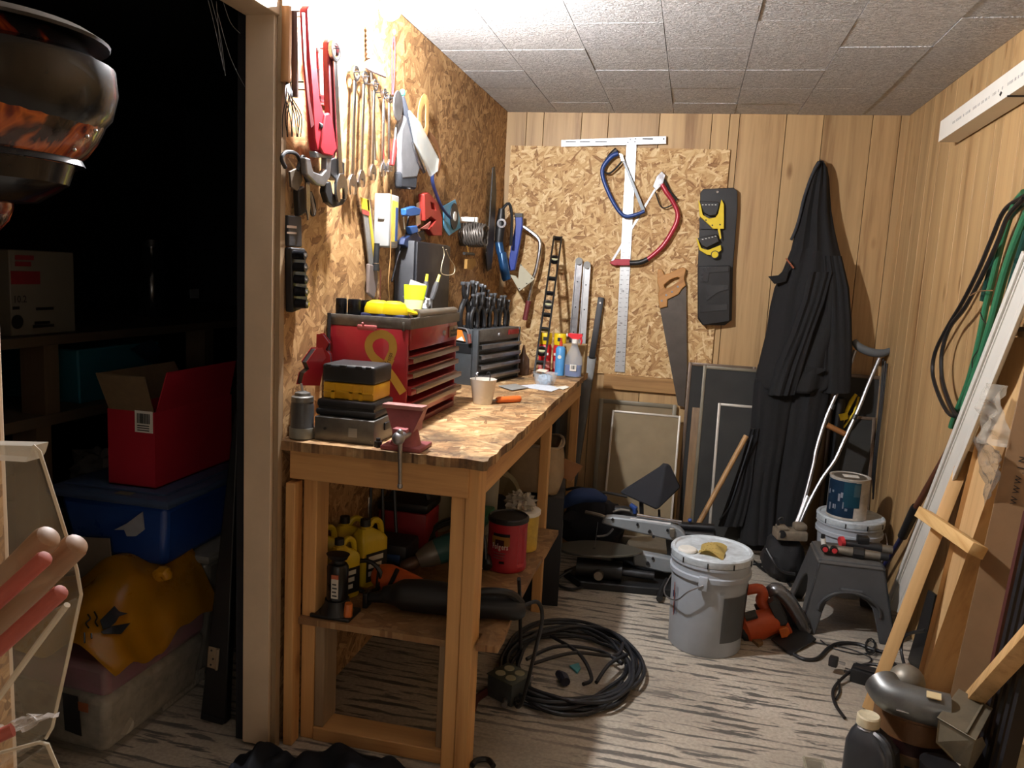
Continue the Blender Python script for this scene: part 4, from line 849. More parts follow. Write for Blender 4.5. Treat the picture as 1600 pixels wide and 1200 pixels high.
# blue hacksaw
M_sblue = mat('saw_blue', '22407e', .35, .1, .1)
k = T('hacksaw', 'blue framed hacksaw hanging across the T square', 'hacksaw', BW(980, 338, .05))
part('frame', btube(MB(), [(966, 240), (956, 244), (944, 258), (941, 270), (945, 287), (956, 312), (968, 331), (978, 338), (992, 336), (1007, 330)], .055, [.012, .013, .012, .011, .0105, .0105, .0105, .010, .010, .009], 12), M_sblue, k)
part('grip', btube(MB(), [(964, 234), (955, 243), (943, 260)], .036, [.014, .016, .012], 10), M_blk, k, 'black rear grip')
part('guard', btube(MB(), [(943, 268), (952, 271), (963, 262), (972, 252)], .052, .005, 8), M_blk, k)
part('blade', bplate(MB(), [(972, 250), (975, 249), (1008, 329), (1003, 331)], .05, .003), mat('grey_blade', '55585a', .35, .7, .1), k)
part('blade_clamp', bplate(MB(), [(968, 240), (973, 242), (976, 252), (971, 252)], .054, .01), M_chrome, k)
# red hacksaw
M_sred = mat('saw_red', 'a62a3a', .3, .1, .1)
k = T('hacksaw', 'red framed hacksaw hanging right of the T square', 'hacksaw', BW(1000, 412, .05))
part('frame', btube(MB(), [(1034, 288), (1041, 300), (1050, 313), (1058, 330), (1058, 345), (1049, 364), (1035, 385), (1016, 402), (1006, 408)], .045, [.011, .013, .012, .012, .013, .013, .013, .012, .012], 12), M_sred, k)
part('sleeve', btube(MB(), [(1012, 405), (1000, 410), (984, 411)], .045, .0145, 12), M_blk, k, 'black sleeve')
part('front_end', bplate(MB(), [(985, 405), (985, 415), (960, 415), (952, 411), (962, 405)], .036, .018), M_sred, k, bev=.003)
part('tang', bplate(MB(), [(1026, 276), (1034, 268), (1040, 274), (1036, 288), (1026, 298), (1020, 292)], .04, .012), M_chrome, k, bev=.002)
part('rear_guard', btube(MB(), [(1037, 278), (1048, 300), (1058, 312)], .036, .006, 8), M_blk, k)
part('finger_guard', btube(MB(), [(1024, 300), (1031, 320), (1038, 325), (1050, 320), (1056, 313)], .046, .0035, 8), M_blk, k)
part('blade', bplate(MB(), [(1028, 286), (1030, 288), (958, 409), (955, 407)], .018, .0015), M_steel, k)
# wooden handled saw
k = T('handsaw', 'old handsaw with a wooden handle hanging below the red hacksaw', 'handsaw', BW(1066, 636, .03))
part('blade', bplate(MB(), [(1031, 482), (1038, 470), (1048, 455), (1072, 440), (1073.5, 580), (1069, 636), (1059, 633)], .034, .0015), mat('tarnished_blade', '56504a', .45, .6, .2, 12), k)
hd = [(1028, 421), (1035, 421), (1038, 429), (1046, 427), (1067, 417), (1072, 420), (1069, 434), (1072, 446), (1066, 451), (1060, 460), (1043, 468), (1043, 479), (1031, 482), (1028, 460), (1031, 452), (1027, 442)]
part('handle', bplate(MB(), hd, .026, .022, [[(1038, 445), (1048, 437), (1058, 433), (1062, 434), (1060, 440), (1050, 447), (1041, 451), (1038, 449)]]), wood('beech_handle', 'c08c50', '8c5e2e', (.8, 0, .6), 40, .4, .95, False), k, bev=.004)
for x, y in ((1041, 461), (1050, 456), (1034, 470), (1059, 448)):
    p = BW(x, y, .0481); part('handle_screw', MB().cyl(p, p+NY*.002, .006, .005, 12), M_steel, k)
# black saw rack with two yellow handled saws
k = T('saw_rack', 'black hanging saw rack on the panelling right of the strand board', 'rack', BW(1118, 508, .03))
part('back_panel', bplate(MB(), [(1094, 302), (1099, 296), (1146, 294), (1152, 300), (1152, 328), (1145, 420), (1143, 500), (1132, 508), (1098, 508), (1090, 498), (1090, 420), (1094, 330)], .016, .025), M_blk, k, bev=.003)
rb = bplate(MB(), [(1091, 416), (1141, 415), (1140, 502), (1098, 508), (1090, 495)], .042, .03)
part('tray', rb, mat('black_tray', '131416', .4, 0, .3), k, bev=.004)
part('slot_frame', bplate(MB(), [(1094, 418), (1138, 416), (1138, 424), (1108, 426), (1106, 440), (1094, 440)], .0725, .006).prism([BW(x, y, .0725) for x, y in ((1104, 446), (1138, 445), (1138, 452), (1122, 456), (1104, 470))], NY*.006).prism([BW(x, y, .0725) for x, y in ((1094, 478), (1136, 475), (1136, 484), (1094, 488))], NY*.006), mat('black_gloss', '24262a', .25), k)
part('screw', MB().cyl(BW(1121, 300, .042), BW(1121, 300, .047), .006, .006, 12), M_chrome, k)
M_yel = mat('saw_yellow', 'd9bd1e', .4, 0, .08)
def ysaw(lab, yel, grip, oz, disc=None):
    s = T('handsaw', lab, 'handsaw', BW(1112, 400, oz))
    part('handle', bplate(MB(), yel, oz, .022), M_yel, s, bev=.002)
    part('grip', bplate(MB(), grip, oz+.004, .024), M_blk, s, bev=.004)
    g0 = grip
    for q in range(5):
        x = 1098+q*5; y = (320 if not disc else 374)-(0 if not disc else q*1.2); p = BW(x, y, oz+.0285); part('grip_mark', MB().box(p.x-.004, p.x+.004, p.y-.0005, p.y+.001, p.z-.0015, p.z+.0015), M_white, s)
    return s
s = ysaw('upper yellow handled saw in the black saw rack', [(1091, 313), (1095, 320), (1098, 336), (1108, 342), (1118, 340), (1122, 334), (1127, 312), (1131, 320), (1131, 358), (1114, 358), (1093, 338)], [(1093, 315), (1124, 316), (1123, 326), (1119, 337), (1108, 338), (1099, 333)], .045)
for x, y in ((1103, 344), (1113, 352), (1125, 351)):
    p = BW(x, y, .0671); part('rivet', MB().cyl(p, p+NY*.0015, .004, .004, 10), M_blk, s)
part('blade', bplate(MB(), [(1092, 340), (1113, 358), (1094, 358)], .05, .004), M_dkst, s)
s = ysaw('lower yellow handled saw in the black saw rack', [(1087, 371), (1091, 376), (1096, 388), (1106, 391), (1126, 383), (1127, 391), (1116, 400), (1104, 398), (1093, 391)], [(1090, 372), (1120, 366), (1124, 378), (1104, 388), (1096, 384)], .047, True)
p = BW(1117, 398, .06); part('knob', MB().cyl(p, p+NY*.012, .021, .021, 22), M_blk, s); part('knob_face', MB().cyl(p+NY*.012, p+NY*.017, .017, .016, 20), M_yel, s)
part('spike', bplate(MB(), [(1121, 356), (1125, 357), (1127, 372), (1125, 374)], .072, .003), M_yel, s)
# black straightedge, drawer slides, level leaning at the bench end
k = T('straightedge', 'dark steel bar with a grey lower half leaning by the bench end', 'straightedge', PZ(905, 760, 0))
P0, P1 = V((-.565, 4.12, 0)), BW(939.5, 465, .03)
d = (P1-P0); F = framez(P0, d)
L_ = d.length
part('upper_bar', MB(F).box(-.016, .016, -.012, .004, L_*.74, L_, .001), mat('blackened_steel', '222224', .5, .3, .3), k, 'black upper bar')
part('lower_bar', MB(F).box(-.035, .022, .0045, .03, 0, L_*.745, .001), mat('dull_grey_bar', '5a5a58', .5, .5), k, 'grey lower bar')
p = BW(938, 472, .02)
part('hole_rim', MB(F).cyl((0, -.012, L_-.03), (0, -.0135, L_-.03), .005, .005, 12), M_white, k)
for x0, x1, y0, y1, o, lab in ((905, 896.5, 408, 512, .05, 'left grey drawer slide leaning behind the spray bottle'), (917.5, 911, 414, 512, .06, 'right pale drawer slide leaning behind the cardboard box')):
    k = T('drawer_slide', lab, 'drawer slide', BW(x1, y1, o)); A, B = BW(x0, y0, o), V((BW(x1, y1, o).x, YB-o, ZT+.002)) if False else BW(x1, y1, o)
    A, B = BW(x0, y0, o), BW(x1, y1, o); d = (A-B); F = frame(B, (1, 0, -d.x/d.z), d); L_ = d.length
    if B.z > ZT: F = frame(B-d*((B.z-ZT-.005)/d.z), (1, 0, -d.x/d.z), d); L_ = d.length*(1+(B.z-ZT-.005)/d.z)
    part('channel', MB(F).box(-.019, .019, .002, .006, 0, L_).box(-.019, -.014, -.008, .002, 0, L_).box(.014, .019, -.008, .002, 0, L_), M_al if 'pale' in lab else M_steel, k)
    for q in (.12, .3, .55, .8): part('hole', MB(F).cyl((0, .002, L_*q), (0, .0008, L_*q), .004, .004, 10), M_blk, k)
    part('roller', MB(F).cyl((0, -.012, L_), (0, .004, L_), .019, .019, 18), mat('grey_roller', '8b8b88', .5), k)
k = T('spirit_level', 'black framed spirit level leaning upright on the bench against the back wall', 'level', PZ(840, 589, ZT))
P0, P1 = PZ(841, 589, ZT+.001), BW(871.5, 371, .05)
P0 = V((P0.x, P0.y, ZT+.004)); d = P1-P0; F = framez(P0, d, (1, .2, 0)); L_ = d.length; hw = .025
b = MB(F).box(-hw, -hw+.009, -.011, .011, 0, L_, .001).box(hw-.009, hw, -.011, .011, 0, L_, .001)
for q in (0, .08, .30, .40, .555, .665, .985): b.box(-hw+.009, hw-.009, -.009, .009, L_*q, L_*q+.013)
part('frame', b, M_blk, k)
for q in (.16, .48, .82):
    part('vial_ring', MB(F).lathe([(.017, -.010), (.0235, -.010), (.0235, .010), (.017, .010)], (0, 0, L_*q), ax=(0, 1, 0), n=24, loop=True), M_steel if q == .48 else M_dkst, k); 
    part('vial', MB(F).cyl((-.018, 0, L_*q), (.018, 0, L_*q), .0065, .0065, 12), mat('vial_green', 'b9b78e', .2), k)
# grease gun, bow saw and speed square in the corner
k = T('grease_gun', 'blue grease gun hanging in the back left corner', 'grease gun', PY(790, 437, 4.1))
g = lambda x, y, o=0: PY(x, y, 4.1-o)
part('barrel', MB().tube([g(779, 378), g(782, 395), g(784, 396), g(791, 435), g(792, 438)], [.022, .022, .025, .025, .02], 16), mat('gun_blue', '1f4c7a', .3, .3, .12), k, 'blue barrel')
part('head', MB().tube([g(784, 326), g(782, 350), g(779, 380)], [.016, .026, .022], 12), M_blk, k)
part('ring', MB().lathe([(.014, -.006), (.024, -.006), (.024, .006), (.014, .006)], g(784, 349, .03), ax=(0, 1, 0), n=22, loop=True), M_chrome, k, 'bright ring')
part('lever', MB().tube([g(773, 354), g(772, 372), g(777, 386)], .006, 8, smooth=3), M_chrome, k)
part('hose', MB().tube([g(784, 328), g(795, 318), g(800, 340), g(798, 384)], .008, 8, smooth=4), M_blk, k)
k = T('bow_saw', 'bow saw with a blue handle and silver frame in the back corner', 'saw', PY(815, 480, 4.2))
g = lambda x, y, o=0: PY(x, y, 4.2-o)
part('handle', MB().prism([g(806, 336), g(818, 336), g(818, 352), g(814, 380), g(806, 422), g(797, 424), (g(796, 412)), g(801, 380), g(807, 352)], NY*.03), mat('handle_blue', '263f94', .35, 0, .1), k, bev=.005)
part('end_cap', MB().prism([g(806, 334), g(818, 334), g(818, 340), g(806, 340)], NY*.034), M_blk, k)
part('bow', MB().tube([g(818, 354), g(832, 364), (g(842, 374)), g(843.5, 388), g(838, 420), g(832, 440), g(822, 490)], .0105, 10, smooth=4), M_chrome, k, 'silver bow')
part('lower_grip', MB().tube([g(826, 470), g(820, 500)], .014, 10), mat('maroon_grip', '6e2a2c', .5), k)
k = T('speed_square', 'cream coloured speed square hanging below the bow saw handle', 'square', PY(815, 455, 4.1))
g = lambda x, y, o=0: PY(x, y, 4.12-o)
part('plate', MB().prism([g(797, 429), g(806, 431), g(810, 436), g(811, 424), g(813, 412), g(836, 436), g(812, 455)], NY*.006), mat('cream_plate', 'b9b39a', .5, 0, .06), k, bev=.001)
for x, y in ((831, 435), (823, 443), (814, 414), (811.5, 451)):
    p = g(x, y, .0061); part('hole_mark', MB().box(p.x-.004, p.x+.004, p.y-.0008, p.y, p.z-.0025, p.z+.0025), M_blk, k)
# ---------------------------------------------------------------- window screens leaning on the wall
M_mesh = clear('screen_mesh', 'b8a88a', .8, .42, 'e6dcc8'); M_meshd = clear('dark_screen_mesh', '3a3a38', .8, .75, '8a8a86')
def screen(lab, tl, tr, Yt, Yb, w_, mf, mm, zb=0.0, tilt=0):
    A, B = PY(*tl, Yt), PY(*tr, Yt); zt = (A.z+B.z)/2
    n = V((0, Yb-Yt, 0)); up = V((0, Yb-Yt, zb-zt)).normalized()*-1; wd = B.x-A.x; L_ = math.hypot(Yb-Yt, zt-zb)
    F = frame((A.x, Yb, zb), (1, 0, 0), up)
    s = T('window_screen', lab, 'window screen', (A.x+wd/2, Yb, zb), 'window screens leaning on the back wall')
    t_ = .014
    part('frame', MB(F).box(0, w_, -t_, 0, 0, L_, .002).box(wd-w_, wd, -t_, 0, 0, L_, .002).box(w_, wd-w_, -t_, 0, L_-w_, L_, .002).box(w_, wd-w_, -t_, 0, 0, w_, .002), mf, s)
    part('mesh', MB(F).box(w_, wd-w_, -t_*.6, -t_*.6+.0008, w_, L_-w_), mm, s)
    return s
M_fb = mat('bronze_frame', '6a5a4c', .4, .3, .1); M_fw = mat('white_frame', 'b8b1a5', .4, .2, .06); M_fg = mat('grey_frame', '77705f', .45, .2, .1); M_fd = mat('charcoal_frame', '3c3a38', .45, .2)
screen('grey framed window screen behind the white framed one, under the cleat', (937, 624), (1058, 631), 4.285, 4.22, .022, M_fg, M_mesh)
screen('white framed window screen leaning in front of a grey framed one', (957, 641), (1064, 650), 4.245, 4.08, .011, M_fw, M_mesh)
screen('tall bronze framed window screen just right of the saw tip', (1076, 566), (1182, 573), 4.29, 4.25, .018, M_fb, M_meshd)
screen('grey framed screen in the middle of the right hand stack', (1099, 571), (1200, 578), 4.262, 4.18, .017, M_fg, M_meshd)
screen('short white framed screen at the front of the stack beside the coveralls', (1122, 630), (1215, 637), 4.235, 4.08, .014, M_fw, M_meshd)
screen('bronze framed screen in the right corner behind the crutch', (1300, 583), (1380, 587), 4.285, 4.22, .018, M_fb, M_meshd)
screen('shorter brown framed screen in the right corner behind the caulking gun', (1310, 648), (1368, 652), 4.255, 4.13, .016, M_fb, M_meshd)
one('plank', MB(frame(PY(1068, 800, 4.2)-V((0, 0, PY(1068, 800, 4.2).z)), (1, 0, 0), (0, .09, 1))).box(0, .10, -.018, 0, 0, .70, .002), wood('plank_brown', '8f7350', '5f472f', (0, 0, 1), 24), 'brown plank standing between the two groups of window screens', 'plank')
# ---------------------------------------------------------------- hooded coveralls hung by the hood
M_cov = mat('black_canvas', '0d0e11', .9, 0, .25, 40, .25, 220)
k = T('coveralls', 'black hooded work coveralls hanging by the hood on the back wall', 'coveralls', BW(1210, 850, .1))
def cloth(rows, yo, dep, name, lab=None, nseg=40, seed=0, fold=.016, m=M_cov):
    # rows: (y_px, xl, xr); a soft tube of cloth hanging in front of the wall
    b = MB(); R = []
    rows2 = []
    for (a, c) in zip(rows, rows[1:]):
        for q in range(5): f_ = q/5; rows2.append(tuple(u+(v-u)*f_ for u, v in zip(a, c)))
    rows2.append(rows[-1])
    for j, rw in enumerate(rows2):
        y, xl, xr = rw[:3]; o_ = rw[3] if len(rw) > 3 else yo; A, B = PY(xl, y, YB-o_), PY(xr, y, YB-o_); c = (A+B)/2; hw = (B-A)/2
        ring = []
        for i in range(nseg):
            a = 2*PI*i/nseg; ca, sa = math.cos(a), math.sin(a)
            p = c+hw*ca+V((0, -dep*min(1, .25+hw.length*5)*sa, 0))
            f_ = pnoise(V((ca*3.2+seed, sa*1.5, j*.035)))*fold + (.6 if dep > .07 else .22)*fold*math.sin(ca*11+seed+j*.03)*max(0, -(-sa))
            p.y -= f_*(1 if sa > -.3 else 0)
            p.y = min(p.y, YB-.006)
            ring.append(b.v(p))
        R.append(ring)
    b.skin(R); return part(name, b, m, k, lab, sharp=60)
body = [(252, 1277, 1287, .05), (262, 1271, 1293, .06), (280, 1264, 1296, .07), (300, 1258, 1297, .075), (330, 1250, 1299, .08), (360, 1243, 1304, .085), (390, 1236, 1311, .09), (420, 1224, 1319, .095), (450, 1210, 1326, .11), (480, 1203, 1329, .12), (520, 1197, 1325, .14), (560, 1187, 1310, .165), (590, 1180, 1302, .185), (605, 1184, 1296, .19), (612, 1200, 1285, .19)]
cloth(body, .1, .075, 'body', seed=1.3)
cloth([(570, 1184, 1245, .17), (600, 1178, 1244, .19), (650, 1174, 1236, .2), (690, 1171, 1230, .21), (730, 1166, 1222, .225), (770, 1160, 1216, .24), (810, 1158, 1213, .255), (848, 1156, 1212, .27)], .1, .06, 'trouser_leg', seed=4.1)
cloth([(570, 1236, 1306, .17), (600, 1234, 1299, .185), (650, 1226, 1289, .195), (690, 1222, 1284, .205), (730, 1216, 1274, .215), (770, 1212, 1262, .23), (810, 1207, 1252, .245), (842, 1205, 1246, .26)], .1, .055, 'trouser_leg', seed=7.7)
cloth([(425, 1262, 1300, .17), (470, 1252, 1288, .19), (520, 1235, 1270, .215), (570, 1212, 1255, .24), (600, 1203, 1246, .25), (617, 1199, 1241, .25)], .16, .045, 'sleeve', seed=2.2)
cloth([(400, 1285, 1315, .14), (450, 1288, 1327, .16), (500, 1288, 1331, .18), (550, 1287, 1332, .20), (600, 1286, 1330, .21), (614, 1286, 1328, .21)], .14, .045, 'sleeve', seed=5.2)
part('hood_edge', MB().tube([BW(x, y, .11) for x, y in ((1280, 253), (1268, 275), (1256, 310), (1249, 340), (1242, 362), (1236, 375))], .007, 8, smooth=4), mat('ribbed_trim', '2c3036', .9, 0, .3, 90), k, 'ribbed hood edge')
part('collar_tab', MB().prism([BW(x, y, .17) for x, y in ((1235, 412), (1216, 430), (1200, 432), (1210, 444), (1228, 440))], NY*.006), M_cov, k, bev=.002)
part('zip', MB().tube([BW(x, y, .30) for x, y in ((1176, 680), (1160, 730), (1140, 790), (1124, 812))], .004, 6, smooth=5), mat('zip_grey', '4c5258', .4, .6), k, 'grey zip')
part('stitching', MB().prism([BW(x, y, .172) for x, y in ((1227, 404), (1229, 403), (1241, 418), (1239, 420))], NY*.002), mat('orange_stitch', '8a4a2c', .7), k, 'orange stitching')
cloth([(670, 1172, 1186, .25), (720, 1158, 1178, .265), (760, 1144, 1174, .275), (800, 1130, 1166, .285), (822, 1122, 1160, .29)], .18, .03, 'open_flap', seed=9.3)
part('pocket_flap', MB().prism([BW(x, y, .245) for x, y in ((1258, 572), (1290, 576), (1288, 580), (1260, 592))], NY*.004), M_cov, k)
part('wall_hook', MB().cyl(BW(1281, 249, .0), BW(1281, 250, .06), .003, .003, 8), M_dkst, k)
# ---------------------------------------------------------------- crutch and caulking gun
k = T('crutch', 'aluminium crutch with a grey underarm pad leaning in the back right corner', 'crutch', PZ(1240, 860, 0))
def CR(x, y, dx=0): Y = 4.16+(4.235-4.16)*0+.0; return PY(x, y, 3.875+.29*(860-y)/320+dx)
part('tube', MB().tube([CR(1374, 560), CR(1357, 600), CR(1341, 640), CR(1318, 690), CR(1304, 720), CR(1283, 750), CR(1262, 790), CR(1246, 826)], .0095, 10, smooth=4), M_steel, k)
part('tube', MB().tube([CR(1336, 548), CR(1326, 575), CR(1305, 620), CR(1290, 655), CR(1276, 700), CR(1270, 730), CR(1254, 790), CR(1240, 826)], .0095, 10, smooth=4), M_steel, k)
part('leg_tube', MB().tube([CR(1262, 775), CR(1244, 822), CR(1232, 858)], .012, 10), M_al, k)
part('foot', MB().tube([CR(1234, 852), PZ(1229, 868, .002)], [.014, .019], 12), M_blk, k)
part('underarm_pad', MB().tube([CR(1334, 532), CR(1342, 542), CR(1360, 550), CR(1378, 552), CR(1392, 547)], [.014, .02, .021, .02, .013], 12, smooth=3), mat('grey_foam', '55585a', .7, 0, .1), k)
part('hand_grip', MB().tube([CR(1292, 664), CR(1320, 678)], .014, 12), mat('tan_foam', '8a5a2c', .6), k, 'tan hand grip')
for x, y in ((1337, 648), (1302, 632)): part('ferrule', MB().tube([CR(x, y), CR(x-3, y+8)], .0115, 10), M_blk, k)
k = T('caulking_gun', 'yellow and black caulking gun standing behind the crutch', 'caulking gun', PZ(1300, 830, .0))
G_ = lambda x, y: PY(x, y, 4.19)
part('barrel', MB().tube([G_(1313, 622), G_(1308, 680), G_(1302, 738)], .026, 14), M_blk, k)
part('handle', MB().tube([G_(1338, 616), G_(1330, 628), G_(1322, 645), G_(1316, 662)], [.008, .011, .009, .006], 8, smooth=2), M_yel, k, 'yellow handle')
part('trigger', MB().tube([G_(1342, 620), G_(1334, 645), G_(1318, 668)], .005, 8, smooth=2), M_yel, k)
part('plunger', MB().tube([G_(1314, 645), G_(1316, 655)], .03, 14), M_yel, k)
part('rod', MB().tube([G_(1302, 738), G_(1293, 850)], .014, 8), M_dkst, k)
b = MB()
for q in range(3): b.tube([PX(1380+q*3, 560+q*4, XR-.02), PX(1374+q*2, 640, XR-.025), PX(1365+q*2, 720, XR-.03), PX(1364, 760+q*10, XR-.02)], .004, 6, smooth=4)
one('hanging_cables', b, M_blk, 'thin black cables hanging in the back right corner', 'cable')
# ================================================================ on and under the workbench shelf
def SZ(x, y, z=None): return PZ(x, y, ZS+.0005 if z is None else z)
M_jug = mat('jug_yellow', 'c9ae22', .4, 0, .08)
M_prt = mat('pale_lettering', 'b9b7ad', .6)
def jug(p, yaw, lab, s=1.):
    k = T('oil_jug', lab, 'jug', p, 'yellow jugs on the bench shelf'); F = rz(p, yaw); w_, d_, h_ = .034*s, .052*s, .15*s
    b = MB(F); R = []
    for z, f_ in ((0, .92), (.006, 1), (h_*.95, 1), (h_*1.06, .86), (h_*1.16, .5), (h_*1.2, .4)):
        ox = -d_*.35*max(0, (z-h_)/(.2*h_)) if z > h_ else 0
        ring = []
        for i in range(24):
            a = 2*PI*i/24; c, s_ = math.cos(a), math.sin(a); e = .38
            ring.append(b.v((ox+d_*f_*math.copysign(abs(c)**e, c), w_*f_*math.copysign(abs(s_)**e, s_), z)))
        R.append(ring)
    b.skin(R); part('bottle', b, M_jug, k)
    part('neck', MB(F).cyl((-d_*.35, 0, h_*1.17), (-d_*.35, 0, h_*1.25), .014*s, .014*s, 16), M_jug, k)
    part('cap', MB(F).cyl((-d_*.35, 0, h_*1.25), (-d_*.35, 0, h_*1.39), .0165*s, .0155*s, 20), M_blk, k)
    part('handle', MB(F).tube([(-d_*.1, 0, h_*1.2), (d_*.25, 0, h_*1.32), (d_*.7, 0, h_*1.26), (d_*.85, 0, h_*1.05), (d_*.8, 0, h_*.9)], .010*s, 8, smooth=4), M_jug, k)
    lb = part('label', MB(F).box(-d_*.75, d_*.8, -w_*1.04, -w_*1.005, h_*.12, h_*.72), M_blk, k, 'black label')
    lx = F.to_3x3() @ V((1, 0, 0))
    for q in range(3): part('label_bar', MB(F).box(-d_*.6, d_*(.5-.12*q), -w_*1.06, -w_*1.041, h_*(.56-.16*q), h_*(.66-.16*q)), M_prt, lb)
    return k
jug(SZ(504, 918), 65, 'yellow jug nearest the left leg at the end of the bench shelf', .95)
jug(V((-.985, 2.235, ZS)), 40, 'yellow jug at the back of the group of four on the bench shelf', .98)
jug(V((-.945, 2.10, ZS)), 62, 'yellow jug directly behind the black bottle jack', .88)
jug(V((-.915, 2.225, ZS)), 62, 'yellow jug at the right of the group of four on the bench shelf', 1.0)
# bottle jack
p = SZ(521, 962); p = V((-.905, 1.975, ZS)); k = T('bottle_jack', 'black bottle jack with an orange valve at the near left of the bench shelf', 'jack', p)
part('base', MB().box(p.x-.065, p.x+.055, p.y-.04, p.y+.045, ZS, ZS+.012, .004).lathe([(.048, .012), (.044, .02), (.036, .035), (.034, .05)], p, n=24), M_blk, k)
part('cylinder', MB().lathe([(.029, .05), (.030, .055), (.030, .145), (.026, .152), (.021, .154)], p, n=28), mat('jack_black', '141416', .3, .2), k)
part('saddle', MB().lathe([(.018, .154), (.018, .162), (.026, .166), (.034, .18), (.001, .184)], p, n=20, sy=.8), M_dkst, k)
part('valve', MB().tube([p+V((.042, -.02, .012)), p+V((.045, -.022, .05))], [.013, .011], 10), mat('valve_orange', 'b8632a', .4), k, 'orange valve')
part('sticker', MB().box(p.x-.004, p.x+.016, p.y-.0325, p.y-.029, ZS+.062, ZS+.118), mat('sticker_white', 'c4bfb4', .5), k)
part('sticker_top', MB().box(p.x-.004, p.x+.016, p.y-.0328, p.y-.029, ZS+.1185, ZS+.13), mat('sticker_orange', 'b05a3a', .5), k)
for q in range(4): part('sticker_line', MB().box(p.x-.001, p.x+.013-.002*(q % 2), p.y-.0331, p.y-.0325, ZS+.068+.011*q, ZS+.072+.011*q), M_blk, k)
# orange and black power tools
M_or = mat('tool_orange', 'b8562a', .45, 0, .1)
p = V((-.80, 2.16, ZS)); k = T('trimmer', 'orange power tool with a black ring guard right of the yellow jugs', 'power tool', p)
part('body', MB().tube([p+V((-.06, .02, .045)), p+V((-.02, 0, .05)), p+V((.06, -.02, .045)), p+V((.12, -.02, .03))], [.035, .042, .034, .025], 14, smooth=4), M_or, k)
part('guard', MB().tube([p+V((-.085+.05*math.cos(i*PI/8), -.03, .058+.05*math.sin(i*PI/8))) for i in range(16)], .007, 8, closed=True), M_blk, k)
part('strut', MB().cyl(p+V((-.05, -.032, .006)), p+V((-.045, -.03, .1)), .004, n=8), M_blk, k)
part('strut', MB().cyl(p+V((-.02, -.045, .004)), p+V((.02, -.045, .1)), .007, n=8), M_blk, k)
p = V((-.73, 2.33, ZS)); k = T('drill', 'teal electric drill with a grey gear housing lying on the bench shelf', 'drill', p)
part('motor', MB().tube([p+V((.09, .05, .11)), p+V((.05, .03, .105)), p+V((0, 0, .085))], [.03, .045, .042], 18, smooth=3), mat('teal_plastic', '24545a', .4, 0, .1), k, 'teal motor housing')
part('gear_housing', MB().tube([p+V((0, 0, .085)), p+V((-.02, -.012, .076)), p+V((-.05, -.03, .062))], [.042, .038, .024], 16, smooth=3), mat('cast_grey', '7c7b76', .45, .6), k, 'grey gear housing')
part('chuck', MB().tube([p+V((-.05, -.03, .062)), p+V((-.058, -.036, .057)), p+V((-.085, -.055, .044)), p+V((-.095, -.062, .039))], [.017, .021, .022, .014], 14), mat('old_chuck', '5a4a42', .45, .6), k)
part('bit', MB().cyl(p+V((-.095, -.062, .039)), p+V((-.13, -.09, .02)), .004, .004, 8), M_chrome, k)
part('handle', MB().tube([p+V((.05, .03, .1)), p+V((.06, .0, .05)), p+V((.07, -.02, .022))], [.022, .018, .02], 12), M_blk, k)
b = MB()
for q in range(3): b.tube([p+V((-.05+.02*q, .06, .06)), p+V((-.03, .07, .13+.008*q)), p+V((.05, .08, .165+.008*q)), p+V((.13, .08, .14)), p+V((.15, .06, .06))], .0045, 6, smooth=5)
part('cord', b, M_blk, k, 'looped black cord')
k = T('tool_box', 'small red tool box with a black lid behind the orange tool', 'tool box', (-.93, 2.62, ZS))
part('box', MB().box(-1.02, -.84, 2.55, 2.70, ZS, ZS+.13, .008), mat('box_red', '8e222c', .45), k)
part('lid', MB().box(-1.025, -.835, 2.545, 2.705, ZS+.1305, ZS+.165, .01), M_blk, k)
part('handle', MB().tube([(-1.0, 2.62, ZS+.165), (-.97, 2.62, ZS+.195), (-.88, 2.62, ZS+.2), (-.86, 2.62, ZS+.165)], .009, 8, smooth=3), M_blk, k)
k = T('drill_case', 'dark case with a blue latch between the jugs and the teal drill', 'case', (-.86, 2.38, ZS))
part('case', MB().box(-.96, -.83, 2.33, 2.46, ZS, ZS+.09, .012), mat('near_black_case', '15171c', .5), k)
part('latch', MB().box(-.90, -.85, 2.322, 2.329, ZS+.03, ZS+.06, .003), mat('latch_blue', '24467c', .4), k)
M_bkt = mat('milky_plastic', '8c8776', .5, 0, .08)
def bucket(p, r, h, lab, m, lid=None):
    k = T('bucket', lab, 'bucket', p)
    part('pail', MB().lathe([(r*.86, 0), (r*.88, .004), (r*.97, h*.8), (r*1.04, h*.8), (r*1.04, h*.86), (r*.99, h*.87), (r, h*.97), (r*1.05, h*.975), (r*1.05, h), (r*.97, h), (r*.86, .02), (.001, .018)], p, n=40), m, k)
    return k
k = bucket(V((-.90, 2.81, ZS)), .08, .3, 'milky white pail at the back of the bench shelf against the wall', M_bkt)
k = bucket(V((-.72, 2.84, ZS)), .07, .27, 'milky pail right of its twin at the back of the bench shelf', M_bkt)
part('print', MB().prism([PY(x, y, 2.84-.072) for x, y in ((681, 762), (694, 764), (692, 778), (680, 776))], (0, .002, 0)), mat('gold_print', '6a5a30', .6), k)
for q, (a, c, lab) in enumerate((((563, 828), (575, 728), 'first thin black rod leaning behind the yellow jugs'), ((572, 830), (584, 730), 'second thin black rod leaning behind the yellow jugs'), ((600, 838), (612, 752), 'steel topped rod leaning behind the drill case'))):
    A = PZ(a[0], a[1]+30, ZS); A = V((-1.0+.05*q, 2.44, ZS)); B = V((-1.03+.04*q, 2.50, ZS+.30))
    one('rod', MB().cyl(A, B, .006, .006, 8).cyl(B, B+V((0, 0, .006)), .012, .012, 10), M_dkst if q == 2 else M_blk, lab, 'rod')
